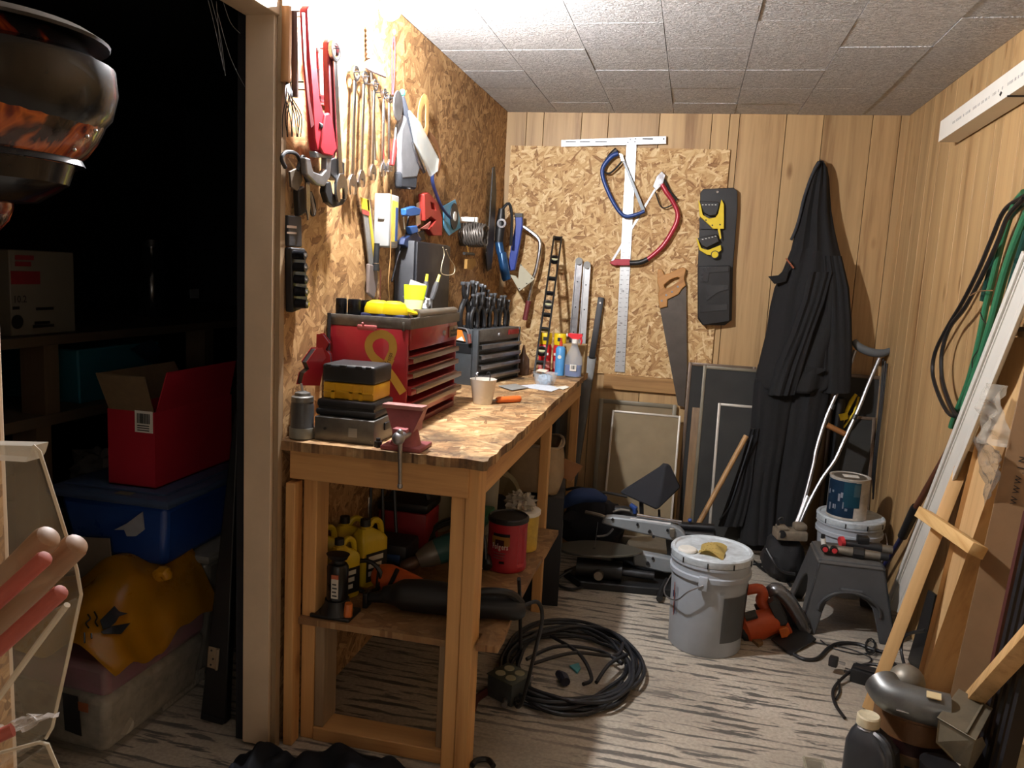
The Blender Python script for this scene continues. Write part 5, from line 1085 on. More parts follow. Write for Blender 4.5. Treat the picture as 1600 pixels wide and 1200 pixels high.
one('drill_bit', MB().cyl((-.955, 2.31, ZS), (-.965, 2.33, ZS+.24), .004, .003, 8), M_chrome, 'bright thin drill bit standing behind the yellow jugs', 'drill bit')
# reciprocating saw lying along the front
k = T('reciprocating_saw', 'long black reciprocating saw lying along the front of the bench shelf', 'power saw', (-.6, 2.09, ZS))
part('body', MB().tube([(-.80, 2.055, ZS+.045), (-.77, 2.06, ZS+.046), (-.74, 2.062, ZS+.049), (-.68, 2.07, ZS+.05), (-.60, 2.08, ZS+.047), (-.53, 2.09, ZS+.036), (-.47, 2.10, ZS+.036), (-.42, 2.11, ZS+.036), (-.40, 2.12, ZS+.036)], [.022, .03, .044, .048, .045, .034, .033, .035, .028], 16, smooth=3), mat('rubber_black', '17191c', .5, 0, .3), k)
part('nose', MB().cyl((-.84, 2.05, ZS+.03), (-.79, 2.056, ZS+.04), .013, .02, 12).box(-.853, -.838, 2.03, 2.068, ZS+.004, ZS+.05, .003), M_blk, k)
part('grip_loop', MB().tube([(-.56, 2.06, ZS+.07), (-.50, 2.07, ZS+.09), (-.43, 2.09, ZS+.085), (-.40, 2.11, ZS+.05)], .012, 8, smooth=4), M_blk, k)
part('cord', MB().tube([(-.40, 2.12, ZS+.04), (-.36, 2.14, ZS+.05), (-.345, 2.15, ZS+.0), (-.36, 2.16, ZS-.10), (-.40, 2.2, ZS-.3), (-.44, 2.3, .012), (-.46, 2.45, .012)], .006, 8, smooth=6), M_blk, k)
# coffee can
p = V((-.535, 2.50, ZS)); k = T('coffee_can', 'red plastic coffee can with a black lid on the right edge of the bench shelf', 'can', p)
M_can = mat('can_crimson', '9c1f2c', .4, 0, .06)
r, h = .066, .165; b = MB(); R = []
for z, f_ in ((0, .93), (.005, 1), (.02, 1.02), (.028, .985), (h-.02, .985), (h-.01, 1.0), (h, .99)):
    ring = []
    for i in range(64):
        a = 2*PI*i/64; dip = 0
        if .03 < z < h-.015 or True:
            for g0 in (-.55, .15+2.2): 
                da = abs((a-g0+PI) % (2*PI)-PI); 
                if da < .16 and .02 < z < h-.005: dip = .006
        ring.append(b.v(p+V(((r-dip)*f_*math.cos(a), (r-dip)*f_*math.sin(a), z))))
    R.append(ring)
b.skin(R); part('can', b, M_can, k)
part('lid', MB().lathe([(r*.98, h), (r*1.04, h+.002), (r*1.04, h+.014), (r*.96, h+.018), (r*.93, h+.013), (.001, h+.013)], p, n=48), M_blk, k, 'black lid')
def curved(name, a0, a1, z0, z1, rr, m, par): 
    b = MB(); A = [b.v(p+V((rr*math.cos(a0+(a1-a0)*i/12), rr*math.sin(a0+(a1-a0)*i/12), z0))) for i in range(13)]; B = [b.v(p+V((rr*math.cos(a0+(a1-a0)*i/12), rr*math.sin(a0+(a1-a0)*i/12), z1))) for i in range(13)]
    for i in range(12): b.f([A[i], A[i+1], B[i+1], B[i]])
    bmesh.ops.solidify(b.b, geom=list(b.b.faces), thickness=.0008)
    return part(name, b, m, par)
ac = -1.72
lb = curved('label', ac-.5, ac+.48, .095, .126, r+.0005, mat('mustard_label', 'b98a44', .5, 0, .1), k); lb['label'] = 'mustard label'
curved('label_top', ac-.42, ac+.48, .126, .136, r+.0005, mat('navy_label', '1d1c28', .5), k)
curved('label_roof', ac-.28, ac+.2, .095, .115, r+.0012, mat('brown_label', '4a1418', .5), k)
def ctext(s, z, hh, m, kx, par, wd={'l': .26, 'r': .36, 's': .5}):
    L_ = [wd.get(c, .56)*hh*kx for c in s]; x = -sum(L_)/2
    for ch, l in zip(s, L_):
        a = ac+(x+l/2)/r; x += l
        text(ch, p+V(((r+.0025)*math.cos(a), (r+.0025)*math.sin(a), z)), (-math.sin(a), math.cos(a), 0), (0, 0, 1), hh, m, par, bold=True, al='BOTTOM_BASELINE', kx=kx)
ctext('Folgers', .084, .027, mat('letter_white', 'd8d2c8', .5), .62, k)
M_fine = mat('fine_print', '8c6a68', .6)
for q in range(3): curved('fine_print', ac-.36, ac+.3-.06*q, .068-.009*q, .0715-.009*q, r+.0006, M_fine, k)
curved('fine_print', ac-.02, ac+.25, .034, .043, r+.0006, mat('dark_print', '2a1014', .5), k)
p = V((-.525, 2.70, ZS)); k = T('bucket', 'small yellow tub with a white rim and crumpled plastic on top behind the coffee can', 'bucket', p)
part('pail', MB().lathe([(.052, 0), (.055, .003), (.058, .13)], p, n=32), mat('tub_yellow', 'bf9f3a', .5, 0, .2, 30), k)
part('rim', MB().lathe([(.06, .13), (.063, .133), (.063, .146), (.055, .148), (.001, .145)], p, n=32), M_white, k)
one('plastic_bag', blob(p+V((-.01, 0, .173)), .045, 5.5, 14, .8, 3.5, sx=1.1, sz=.7, flat=.024), clear('hazy_plastic', 'b9b2a4', .25, .6), 'crumpled clear plastic bag on top of the yellow tub', 'bag')
k = T('storage_box', 'clear box with a green lid at the middle of the bench shelf', 'box', (-.66, 2.6, ZS))
part('box', MB().box(-.72, -.63, 2.55, 2.68, ZS, ZS+.11, .006), clear('smoky_plastic', '9a9a90', .2, .45), k)
part('lid', MB().box(-.725, -.625, 2.545, 2.685, ZS+.1105, ZS+.15, .008), mat('lid_green', '1f5a42', .45), k, 'green lid')
one('rotary_tool', MB().tube([(-.63, 2.4, ZS+.02), (-.60, 2.43, ZS+.05), (-.575, 2.40, ZS+.03)], [.02, .024, .016], 12, smooth=3), M_blk, 'black tool grip lying left of the coffee can', 'tool')
one('steel_rod', MB().cyl((-.66, 2.50, ZS+.09), (-.60, 2.44, ZS+.01), .006, .006, 8), M_white, 'white rod leaning left of the coffee can', 'rod')
# behind and beyond the bench leg
k = T('carton', 'black carton with white lettering on the floor past the middle bench leg', 'box', (-.56, 3.26, 0))
Fc = rz((-.56, 3.26, 0), 8)
part('carton_body', MB(Fc).box(-.17, .10, -.19, .16, 0, .46, .003), mat('carton_black', '14151a', .6), k)
xo = Fc @ V((.1005, 0, 0)); xd = Fc.to_3x3() @ V((0, 1, 0))
text('PULL', Fc @ V((.101, -.05, .42)), xd, (0, 0, 1), .09, M_prt, k, w=.2, bold=True)
part('oval', MB(Fc).prism([(.1005, -.08+.04*math.cos(a), .26+.075*math.sin(a)) for a in [i*PI/12 for i in range(24)]], (.001, 0, 0)), mat('grey_print', '7d7d78', .6), k, 'pale oval print')
part('oval_mark', MB(Fc).box(.1016, .1026, -.092, -.075, .23, .275), M_blk, k)
k = T('tote_bag', 'beige canvas sack standing on the black carton', 'bag', (-.56, 3.26, .46))
sb = MB(Fc); R = []
for z, a, c in ((.461, .115, .15), (.50, .125, .165), (.58, .12, .16), (.64, .11, .15), (.655, .115, .155), (.66, .105, .145), (.60, .10, .14)):
    R.append([sb.v((-.035+a*math.copysign(abs(math.cos(t_))**.6, math.cos(t_))*(1+.05*math.sin(5*t_)), -.015+c*math.copysign(abs(math.sin(t_))**.6, math.sin(t_)), z+.01*math.sin(3*t_))) for t_ in [i*2*PI/32 for i in range(32)]])
sb.skin(R); part('sack', sb, mat('beige_canvas', '9a8466', .85, 0, .1, 30, .3, 160), k)
part('rim', MB(Fc).tube([(-.035+.118*math.cos(t_), -.015+.158*math.sin(t_), .655+.01*math.sin(3*t_)) for t_ in [i*2*PI/24 for i in range(24)]], .007, 8, closed=True), mat('beige_rim', '8c7c68', .8), k)
k = T('carton', 'open brown cardboard carton lying on the beige sack', 'box', (-.55, 3.35, .66))
part('flap', MB().prism([PY(x, y, 3.3) for x, y in ((860, 708), (911, 728), (893, 752), (858, 738))], (0, .004, 0)), mat('brown_kraft', '8f6440', .8, 0, .1), k)
part('wall', MB().box(-.72, -.56, 3.302, 3.306, .672, .765).box(-.72, -.716, 3.31, 3.45, .672, .765), mat('brown_kraft', '8f6440'), k)
one('round_lid', MB().cyl((-.70, 3.04, .49), (-.695, 3.06, .50), .085, .085, 26).cyl((-.70, 3.035, .487), (-.70, 3.04, .49), .08, .085, 26), mat('pale_lid', '7e7458', .6, 0, .15), 'pale round lid propped up behind the middle bench leg', 'lid')
k = T('cabinet', 'black cabinet in the shade under the far end of the bench', 'cabinet', (-.7, 4.0, 0))
part('cabinet_body', MB().box(-.84, -.60, 3.93, 4.2, 0, .68, .005), M_blk, k)
part('front', MB().box(-.82, -.62, 3.924, 3.9295, .03, .65, .003), mat('deep_black', '0d0d10', .7), k)
one('ornament', MB().lathe([(.03, 0), (.035, .02), (.02, .05), (.03, .075), (.02, .1), (.001, .11)], (-.70, 4.05, .6805), n=16), M_blk, 'small black knob shape standing on the cabinet under the bench', 'ornament')
one('bin', MB().lathe([(.12, 0), (.14, .3), (.15, .31), (.14, .32), (.001, .32)], (-.86, 3.45, 0), n=28), mat('charcoal_bin', '222225', .6), 'dark round bin on the floor deep under the bench', 'bin')
# ================================================================ on the workshop floor
def FL(x, y, z=0): return PZ(x, y, z)
M_gbk = mat('grey_bucket', 'a3aab2', .4, 0, .06)
M_lid = mat('paint_spattered_lid', 'b9c2c8', .45, 0, .3, 22)
def pail(p, h, r0, r1, lab, ears=True, hdl=True, lidm=M_lid):
    k = T('bucket', lab, 'bucket', p)
    part('pail', MB().lathe([(r0*.97, 0), (r0, .006), (r0+(r1-r0)*.75, h*.76), (r1*1.045, h*.765), (r1*1.05, h*.81), (r1*1.005, h*.82), (r1*1.01, h*.885), (r1*1.05, h*.89), (r1*1.05, h*.915), (r1, h*.92)], p, n=56), M_gbk, k)
    part('lid', MB().lathe([(r1*1.05, h*.9205), (r1*1.06, h*.93), (r1*1.06, h*.985), (r1*1.03, h), (r1*.96, h), (r1*.93, h*.985), (.001, h*.983)], p, n=56), lidm, k, 'spattered lid')
    return k
pb = V((.153, 2.955, 0)); k = pail(pb, .375, .134, .143, 'grey five gallon bucket with a closed lid in the middle of the floor')
for i in range(10):
    a = i*2*PI/10+.2; q = pb+V((.1525*math.cos(a), .1525*math.sin(a), .352)); part('lid_tab', MB().box(-.002, .002, -.002, .0015, -.008, .012, R=Matrix.Translation(q) @ Matrix.Rotation(a+PI/2, 4, 'Z')), M_dkst, k)
ae = -1.75; e = pb+V((.152*math.cos(ae), .152*math.sin(ae), .285))
part('ear', MB().box(-.016, .016, -.012, .004, -.022, .03, .003, R=Matrix.Translation(e) @ Matrix.Rotation(ae+PI/2, 4, 'Z')), M_gbk, k)
part('wire_handle', MB().tube([e+V((0, -.012, 0)), e+V((-.05, -.012, -.03)), pb+V((-.115, -.13, .205)), pb+V((-.155, -.04, .18)), pb+V((-.16, .03, .19)), pb+V((-.12, .11, .24)), pb+V((-.05, .148, .285))], .0028, 8, smooth=6), M_steel, k)
def cwrap(root, p, rfun, a0, a1, z0, z1, m, name, lab=None, n=16, lean=0):
    b = MB(); A = []
    for z in (z0, z1): A.append([b.v(p+V((rfun(z)*math.cos(a0+(a1-a0)*i/n+lean*(z-z0)), rfun(z)*math.sin(a0+(a1-a0)*i/n+lean*(z-z0)), z))) for i in range(n+1)])
    for i in range(n): b.f([A[0][i], A[0][i+1], A[1][i+1], A[1][i]])
    bmesh.ops.solidify(b.b, geom=list(b.b.faces), thickness=.0006); return part(name, b, m, root, lab)
rf = lambda z: .1345+.009*z/.3
cwrap(k, pb, rf, -1.20, -.35, .06, .235, mat('label_grey', '74777a', .5, 0, .06), 'label', 'darker grey label panel')
cwrap(k, pb, rf, -.30, .2, .05, .255, mat('label_rust', '54302c', .5), 'side_label', 'dark rust side label')
cwrap(k, pb, rf, -2.75, -2.5, .13, .24, mat('label_white', 'b4b8be', .5), 'logo_patch')
rf2 = lambda z: rf(z)+.0012
cwrap(k, pb, rf2, -2.66, -2.63, .12, .25, mat('logo_orange', 'c25a34', .5), 'logo_line'); cwrap(k, pb, rf2, -2.61, -2.585, .13, .21, mat('logo_navy', '23305c', .5), 'logo_line'); cwrap(k, pb, rf2, -2.72, -2.66, .19, .215, mat('logo_navy', '23305c'), 'logo_line')
one('white_disc', MB().lathe([(.001, 0), (.033, 0), (.036, .003), (.034, .010), (.03, .013), (.004, .012), (.001, .008)], FL(1074, 861, .3695), n=32), M_white, 'round white plastic cap lying on the bucket lid', 'cap')
pp = [FL(x, y, .371) for x, y in ((1091, 865), (1097, 852), (1136, 857), (1130, 875))]
b = MB(); b.grid(lambda u, v: pp[0].lerp(pp[3], u).lerp(pp[1].lerp(pp[2], u), v)+V((0, 0, .002+.022*math.sin(u*PI)*(.6+.4*v)+.006*math.sin(v*9+u*5))), 14, 8, .0006)
kp = T('kraft_packet', 'crinkled yellow paper packet lying on the bucket lid', 'packet', pp[0]); part('paper', b, mat('yellow_kraft', 'cdb66e', .75, 0, .1, 60), kp)
b = MB()
for r_ in range(4):
    for c_ in range(6):
        u, v = .15+.12*c_, .2+.18*r_; q = pp[0].lerp(pp[3], u).lerp(pp[1].lerp(pp[2], u), v)+V((0, 0, .0035+.022*math.sin(u*PI)*(.6+.4*v)+.006*math.sin(v*9+u*5))); b.box(q.x-.0025, q.x+.0025, q.y-.0012, q.y+.0012, q.z, q.z+.0004)
part('print', b, mat('packet_print', '8a7436', .7), kp)['kind'] = 'stuff'
# second bucket and paint can
pb2 = V((.782, 3.72, 0)); k = pail(pb2, .355, .12, .137, 'grey five gallon bucket in the right corner with a paint can on it')
for i in range(10):
    a = i*2*PI/10; q = pb2+V((.146*math.cos(a), .146*math.sin(a), .333)); part('lid_tab', MB().box(-.002, .002, -.002, .0015, -.008, .012, R=Matrix.Translation(q) @ Matrix.Rotation(a+PI/2, 4, 'Z')), M_dkst, k)
part('wire_handle', MB().tube([pb2+V((.14, -.05, .3)), pb2+V((.15, -.07, .24)), pb2+V((.12, -.11, .18)), pb2+V((.06, -.142, .16))], .0025, 8, smooth=5), M_steel, k)
pc = V((.757, 3.70, .3505)); k = T('paint_can', 'white and blue paint can with a dented lid on top of the corner bucket', 'paint can', pc)
rc, hc = .084, .185
part('can', MB().lathe([(rc, 0), (rc*1.02, .003), (rc, .008), (rc, hc-.008), (rc*1.03, hc-.004), (rc*1.03, hc), (rc*.93, hc), (rc*.9, hc-.008), (rc*.8, hc-.004), (.001, hc-.004)], pc, n=48), mat('can_white', 'b4afa6', .4, .1, .3, 16), k)
cr = lambda z: rc+.0006
cwrap(k, pc, cr, -3.1, -1.42, .012, hc-.012, mat('paint_blue', '1e3a56', .4, 0, .2), 'label', 'blue label')
cr = lambda z: rc+.0014
cwrap(k, pc, cr, -2.0, -1.15, .06, hc-.014, mat('paint_teal', '1d5468', .4, 0, .1), 'label_block', 'teal block')
cr = lambda z: rc+.002
cwrap(k, pc, cr, -1.5, -1.18, .11, .165, mat('print_grey', '54707a', .5), 'label_panel'); 
for q in range(9):
    rr = random.Random(q); a = -2.9+.13*q; z0 = rr.uniform(.02, .12); cwrap(k, pc, cr, a, a+rr.uniform(.05, .13), z0, z0+rr.uniform(.008, .04), mat('print_pale', 'a8aebb', .5), 'label_mark')
part('lid', MB().lathe([(.001, hc-.0035), (rc*.8, hc-.0035), (rc*.82, hc-.001), (.001, hc-.001)], pc, n=32), M_gray, k)
part('lid_patch', MB().box(pc.x-.03, pc.x+.035, pc.y-.025, pc.y+.02, pc.z+hc-.001, pc.z+hc+.0006), M_white, k)
# step stool
M_st = mat('stool_grey', '3d3f41', .5, 0, .12, 20, .2, 200)
k = T('step_stool', 'dark grey moulded plastic step stool with an arched opening', 'step stool', (.70, 3.34, 0))
b = MB(); TX0, TX1, TY0, TY1, TZ = .585, .825, 3.235, 3.46, .292; BX0_, BX1_, BY0_, BY1_ = .525, .885, 3.165, 3.545
# front/back walls with arch
def wall_(y_b, y_t, n):
    def at(u, z):   # u 0..1 across
        f_ = z/TZ; return V((BX0_+(TX0-BX0_)*f_+u*((BX1_-BX0_)+((TX1-TX0)-(BX1_-BX0_))*f_), y_b+(y_t-y_b)*f_, z))
    o_ = [at(0, 0), at(0, TZ), at(1, TZ), at(1, 0), at(.83, 0), at(.80, .09)]+[at(.5+.30*math.cos(a), .10+.07*math.sin(a)) for a in [i*PI/8 for i in range(1, 8)]]+[at(.20, .09), at(.17, 0)]
    b.prism(o_, n)
wall_(BY0_, TY0, (0, .012, 0)); wall_(BY1_, TY1, (0, -.012, 0))
def side_(x_b, x_t, n):
    def at(v, z): f_ = z/TZ; return V((x_b+(x_t-x_b)*f_, BY0_+(TY0-BY0_)*f_+v*((BY1_-BY0_)+((TY1-TY0)-(BY1_-BY0_))*f_), z))
    o_ = [at(0, 0), at(0, TZ), at(1, TZ), at(1, 0), at(.84, 0)]+[at(.5+.3*math.cos(a), .08+.1*math.sin(a)) for a in [i*PI/8 for i in range(0, 9)]]+[at(.16, 0)]
    b.prism(o_, n)
side_(BX0_, TX0, (.012, 0, 0)); side_(BX1_, TX1, (-.012, 0, 0))
part('legs', b, M_st, k, bev=.004)
part('step_top', MB().hull8([(TX0-.012, TY0-.012, TZ-.02), (TX1+.012, TY0-.012, TZ-.02), (TX1+.012, TY1+.012, TZ-.02), (TX0-.012, TY1+.012, TZ-.02)], [(TX0+.008, TY0+.008, TZ+.006), (TX1-.008, TY0+.008, TZ+.006), (TX1-.008, TY1-.008, TZ+.006), (TX0+.008, TY1-.008, TZ+.006)]), mat('stool_top', '4a4845', .7, 0, .2, 30, .3, 200), k, bev=.01)
part('arch_trim', MB().tube([(.705+.115*math.cos(a), 3.185+.0-.0, .10+.085*math.sin(a)) for a in [i*PI/12 for i in range(13)]], .006, 8), M_st, k)
part('grip_bar', MB().tube([(.665, 3.192, .188), (.745, 3.192, .188)], .010, 10), M_st, k)
# two clamp tools with red knobs on the stool
zs_ = TZ+.0065
k = T('nozzle_tool', 'silver and black tool with two red knobs lying at the front of the stool', 'tool', (.70, 3.28, zs_))
d0 = V((.60, 3.29, zs_+.022)); d1 = V((.83, 3.265, zs_+.022))
part('barrel', MB().tube([d0, d0.lerp(d1, .2), d0.lerp(d1, .5), d0.lerp(d1, .85), d1], [.014, .017, .019, .017, .015], 12), M_gray, k)
for q in (.02, .17): c = d0.lerp(d1, q); part('knob', MB().cyl(c+V((0, -.012, .004)), c+V((0, -.034, .004)), .0155, .014, 16), M_blk, k); part('knob_face', MB().cyl(c+V((0, -.034, .004)), c+V((0, -.037, .004)), .010, .010, 14), mat('knob_red', 'c0353a', .4), k)
c = d0.lerp(d1, .58); part('collar', MB().lathe([(.02, -.022), (.024, -.018), (.024, .018), (.02, .022)], c, ax=(d1-d0), n=8), M_blk, k)
part('end_cap', MB().tube([d0.lerp(d1, .92), d1+V((.012, 0, 0))], .0165, 12), M_blk, k)
part('inlet', MB().cyl(d0+V((.005, .01, .01)), d0+V((.0, .012, .035)), .010, .010, 12), M_white, k); part('inlet_cap', MB().cyl(d0+V((0, .012, .035)), d0+V((-.001, .012, .05)), .009, .008, 12), M_blk, k)
k = T('nozzle_tool', 'black tool with one red knob lying at the back of the stool', 'tool', (.75, 3.38, zs_))
d0 = V((.69, 3.385, zs_+.021)); d1 = V((.84, 3.37, zs_+.021))
part('barrel', MB().tube([d0, d0.lerp(d1, .5), d1], [.016, .02, .02], 12), M_blk, k)
part('knob', MB().cyl(d0+V((-.01, -.006, .006)), d0+V((.006, -.002, .008)), .021, .021, 16), mat('knob_red', 'c0353a'), k, 'red knob')
part('collar', MB().box(.745, .79, 3.36, 3.40, zs_+.03, zs_+.062, .004), M_blk, k)
part('sleeve', MB().tube([d1, d1+V((.04, -.003, 0))], .0175, 12), M_gray, k)
# nailer on a black tool bag
k = T('tool_bag', 'open black tool bag on the floor behind the step stool', 'bag', (.52, 3.78, 0))
part('bag_body', blob(V((.515, 3.76, .10)), .115, 2.6, 14, .25, 2, sx=.8, sy=.85, sz=1.0, flat=.10), mat('bag_black', '141518', .85, 0, .3), k)
part('strap', MB().tube([(.43, 3.68, .16), (.46, 3.64, .12), (.50, 3.635, .08), (.56, 3.64, .07)], .008, 8, smooth=4), M_blk, k)
k = T('nailer', 'dusty beige cast nailer head sticking out of the black tool bag', 'nailer', (.53, 3.72, .21))
part('housing', MB(rz((.53, 3.72, .21), 12)).box(-.07, .07, -.045, .04, 0, .045, .008).box(-.065, -.02, -.04, .02, .045, .062, .006).box(.015, .07, -.03, .03, .045, .075, .01), mat('dusty_cast', '857a6a', .6, .3, .2, 40), k)
part('hook', MB().tube([(.475, 3.70, .27), (.47, 3.695, .295), (.485, 3.70, .31), (.495, 3.70, .295)], .006, 8, smooth=3), M_dkst, k)
part('port', MB().cyl((.49, 3.672, .24), (.49, 3.664, .24), .018, .018, 16), M_blk, k)
one('air_hose', MB().tube([FL(x, y, .008) for x, y in ((1165, 862), (1190, 858), (1205, 880), (1175, 880), (1172, 872), (1195, 892), (1225, 905), (1235, 915))], .007, 8, smooth=5), M_blk, 'black hose on the floor left of the tool bag', 'hose')
# circular saw
p = V((.36, 3.06, 0)); k = T('circular_saw', 'orange circular saw lying against the grey bucket', 'circular saw', p)
M_so = mat('saw_orange', 'bb4f26', .42, 0, .12)
g = lambda x, y, Y=3.12: PY(x, y, Y)
part('motor', MB().tube([g(1160, 985, 3.06), g(1164, 983, 3.06), g(1185, 977, 3.08), g(1212, 966, 3.11)], [.04, .055, .056, .05], 22), M_so, k)
part('motor_cap', MB().tube([g(1155, 988, 3.055), g(1161, 986, 3.06)], [.044, .05], 20), M_blk, k)
part('vent', MB().tube([g(1164, 964, 3.04), g(1182, 959, 3.045)], .018, 8), mat('vent_grey', '3a3a36', .6), k)
part('handle', MB().tube([g(1165, 925), g(1172, 921), g(1188, 920), g(1192, 930), g(1190, 938), g(1196, 948), g(1204, 960)], [.016, .020, .019, .022, .024, .026, .03], 12, smooth=4), M_so, k)
part('trigger', MB().tube([g(1181, 944), g(1184, 952)], .008, 8), M_blk, k)
part('neck', MB().tube([g(1198, 948), g(1212, 965), g(1226, 990), g(1230, 1000)], [.03, .034, .032, .024], 14, smooth=3), M_so, k)
part('battery_block', MB().prism([g(1200, 944, 3.06), g(1210, 938, 3.06), g(1219, 945, 3.06), g(1232, 972, 3.06), g(1228, 978, 3.06), g(1217, 979, 3.06)], (0, .05, 0)), mat('housing_black', '1c1d1f', .4), k, bev=.004)
part('adjust_knob', MB().prism([g(1217, 984, 3.05), g(1229, 980, 3.05), g(1235, 990, 3.05), g(1230, 996, 3.05), g(1221, 998, 3.05)], (0, .04, 0)), mat('bright_orange', 'cf6a26', .4), k, 'bright orange knob', bev=.003)
cg = g(1225, 962, 3.18)
arc = [g(1202, 930, 3.16), g(1210, 922, 3.16), g(1220, 926, 3.16), g(1232, 938, 3.16), g(1243, 955, 3.16), g(1252, 972, 3.16), g(1259, 988, 3.16)]
part('blade_guard', MB().tube(arc, [.02, .026, .027, .027, .026, .025, .02], 12, smooth=4, ry=.03), mat('guard_steel', '77787a', .3, .8, .15), k, 'silver blade guard')
part('lower_guard', MB().prism([g(x, y, 3.18) for x, y in ((1208, 935), (1222, 940), (1236, 958), (1248, 985), (1258, 1000), (1240, 1004), (1230, 985), (1222, 965))], (0, .02, 0)), M_dkst, k)
q0, q1, q2, q3 = FL(1205, 1000, .012), FL(1235, 1024, .004), FL(1275, 1000, .012), FL(1250, 985, .06)
part('base_plate', MB().prism([q0, q1, q2, q0+q2-q1], (0, 0, .006)), M_blk, k)
part('bevel_bracket', MB().prism([g(x, y, 3.13) for x, y in ((1228, 1000), (1240, 992), (1252, 1004), (1248, 1012), (1238, 1014))], (0, .01, 0)), M_blk, k)
part('cord', MB().tube([FL(x, y, .008) for x, y in ((1240, 1022), (1258, 1030), (1278, 1028), (1295, 1012), (1312, 1005), (1340, 1006), (1362, 1014), (1385, 1020))], .0065, 8, smooth=6), M_blk, k, 'black power cord')
one('wood_chip', MB().prism([FL(x, y, 0) for x, y in ((1175, 1003), (1188, 1000), (1192, 1008), (1185, 1012))], (0, 0, .012)), mat('tan_chip', '7e6240', .7), 'small tan wood offcut under the orange saw', 'offcut')
b = MB(); b.tube([FL(x, y, .004) for x, y in ((1262, 1000), (1280, 1005), (1320, 1012), (1345, 1020), (1362, 1030), (1350, 1040))], .0025, 6, smooth=6).tube([FL(x, y, .004) for x, y in ((1282, 1000), (1300, 1012), (1340, 1022), (1360, 1018), (1368, 1005))], .0025, 6, smooth=6)
for i in range(3): b.tube([FL(1360+8*math.cos(a+i), 1008+11*math.sin(a+i)+i*2, .008+.004*i) for a in [j*2*PI/9 for j in range(9)]], .002, 6, closed=True)
one('thin_cable', b, M_blk, 'thin tangled black cable in front of the step stool', 'cable')
k = T('power_adapter', 'black power adapter on a looped cord right of the saw cord', 'adapter', FL(1345, 1060))
pa_ = FL(1342, 1064); F = rz(pa_, -20)
part('adapter_body', MB(F).box(-.028, .055, -.028, .03, 0, .05, .006).box(-.02, .05, -.02, .022, .05, .056, .004), M_blk, k)
part('prong', MB(F).box(-.05, -.028, -.014, -.011, .02, .03), M_chrome, k); part('prong', MB(F).box(-.05, -.028, .006, .009, .02, .03), M_chrome, k)
part('plug', MB(F).box(-.105, -.075, -.012, .02, .025, .06, .005), M_blk, k)
part('prong', MB(F).box(-.075, -.05, .0, .004, .04, .05), M_chrome, k)
part('cord', MB().tube([pa_+V((.055, .0, .03)), FL(1372, 1040, .05), FL(1345, 1040, .04), FL(1318, 1058, .02), FL(1302, 1078, .008), FL(1305, 1100, .008), FL(1320, 1122, .008)], .0055, 8, smooth=6).tube([FL(x, y, .006) for x, y in ((1310, 1062), (1312, 1080), (1306, 1092))], .004, 6, smooth=4), M_blk, k)
# extension cord and outlet box
random.seed(21)
k = T('extension_cord', 'large coil of black extension cord on the floor beside the bench', 'extension cord', FL(890, 1045))
c = V((-.30, 2.585, 0))
for j in range(9):
    b = MB(); r0 = .165+.006*j; pts = []
    ox, oy = random.uniform(-.012, .012), random.uniform(-.02, .02)
    for i in range(22):
        a = 2*PI*i/22; rr = r0+.012*math.sin(3*a+j)+.006*random.random()
        pts.append(c+V((ox+rr*1.12*math.cos(a), oy+rr*1.42*math.sin(a), .008+.007*(j % 5)+.008*abs(math.sin(a*1.5+j*.8)))))
    b.tube(pts, .0068, 8, closed=True, smooth=3); part('loop', b, mat('cord_black', '16181d', .5, 0, .2), k)
for pts in (((-.45, 2.52), (-.36, 2.63), (-.22, 2.68), (-.13, 2.60)), ((-.40, 2.72), (-.28, 2.6), (-.22, 2.48), (-.24, 2.42)), ((-.42, 2.50), (-.30, 2.60), (-.16, 2.66), (-.14, 2.75)), ((-.20, 2.44), (-.17, 2.56), (-.12, 2.68))):
    part('loop', MB().tube([V((x, y, .045+.01*math.sin(i*2))) for i, (x, y) in enumerate(pts)], .0066, 8, smooth=7), mat('cord_black', '16181d'), k)
part('cord_lead', MB().tube([FL(806, 1092, .03), FL(815, 1098, .012), FL(850, 1108, .008), FL(900, 1106, .008), FL(950, 1090, .008), FL(972, 1066, .008)], .0068, 8, smooth=6), mat('cord_black', '16181d'), k)
part('plug', MB().tube([FL(872, 1052, .02), FL(880, 1058, .022), FL(884, 1066, .02)], [.012, .018, .016], 10), mat('plug_navy', '1b1c2c', .5), k)
part('cord_rise', MB().tube([FL(815, 1008, .02), (-.47, 2.5, .1), (-.45, 2.35, .3), (-.43, 2.2, .46)], .006, 8, smooth=5), mat('cord_black', '16181d'), k)
one('blue_tag', MB().prism([FL(x, y, .003) for x, y in ((890, 1042), (904, 1038), (907, 1046), (902, 1053))], (0, 0, .006)), mat('turquoise_tag', '4d9aa4', .5), 'small turquoise piece lying inside the cord coil', 'tag')
po = FL(795, 1088); k = T('outlet_box', 'grey metal box with four round outlets wired to the extension cord', 'outlet box', po)
F = rz(po, -28)
part('box', MB(F).box(-.052, .052, -.05, .05, .002, .075, .004), mat('grey_metal_box', '4b5152', .5, .5, .15, 40), k)
part('cover', MB(F).box(-.055, .055, -.053, .053, .075, .079, .002), mat('grey_cover', '4d5147', .5, .4), k)
for x in (-.022, .022):
    for y in (-.022, .022): part('outlet', MB(F).cyl((x, y, .079), (x, y, .0815), .0165, .0165, 20), mat('outlet_beige', '8f8b72', .5), k)
part('connector', MB().cyl(F @ V((.03, -.05, .02)), F @ V((.045, -.075, .018)), .010, .009, 12), M_steel, k)
part('lug', MB(F).box(.05, .062, .03, .046, .06, .08, .002), M_steel, k); part('lug', MB(F).box(-.064, -.05, -.01, .006, .05, .078, .002), M_steel, k)
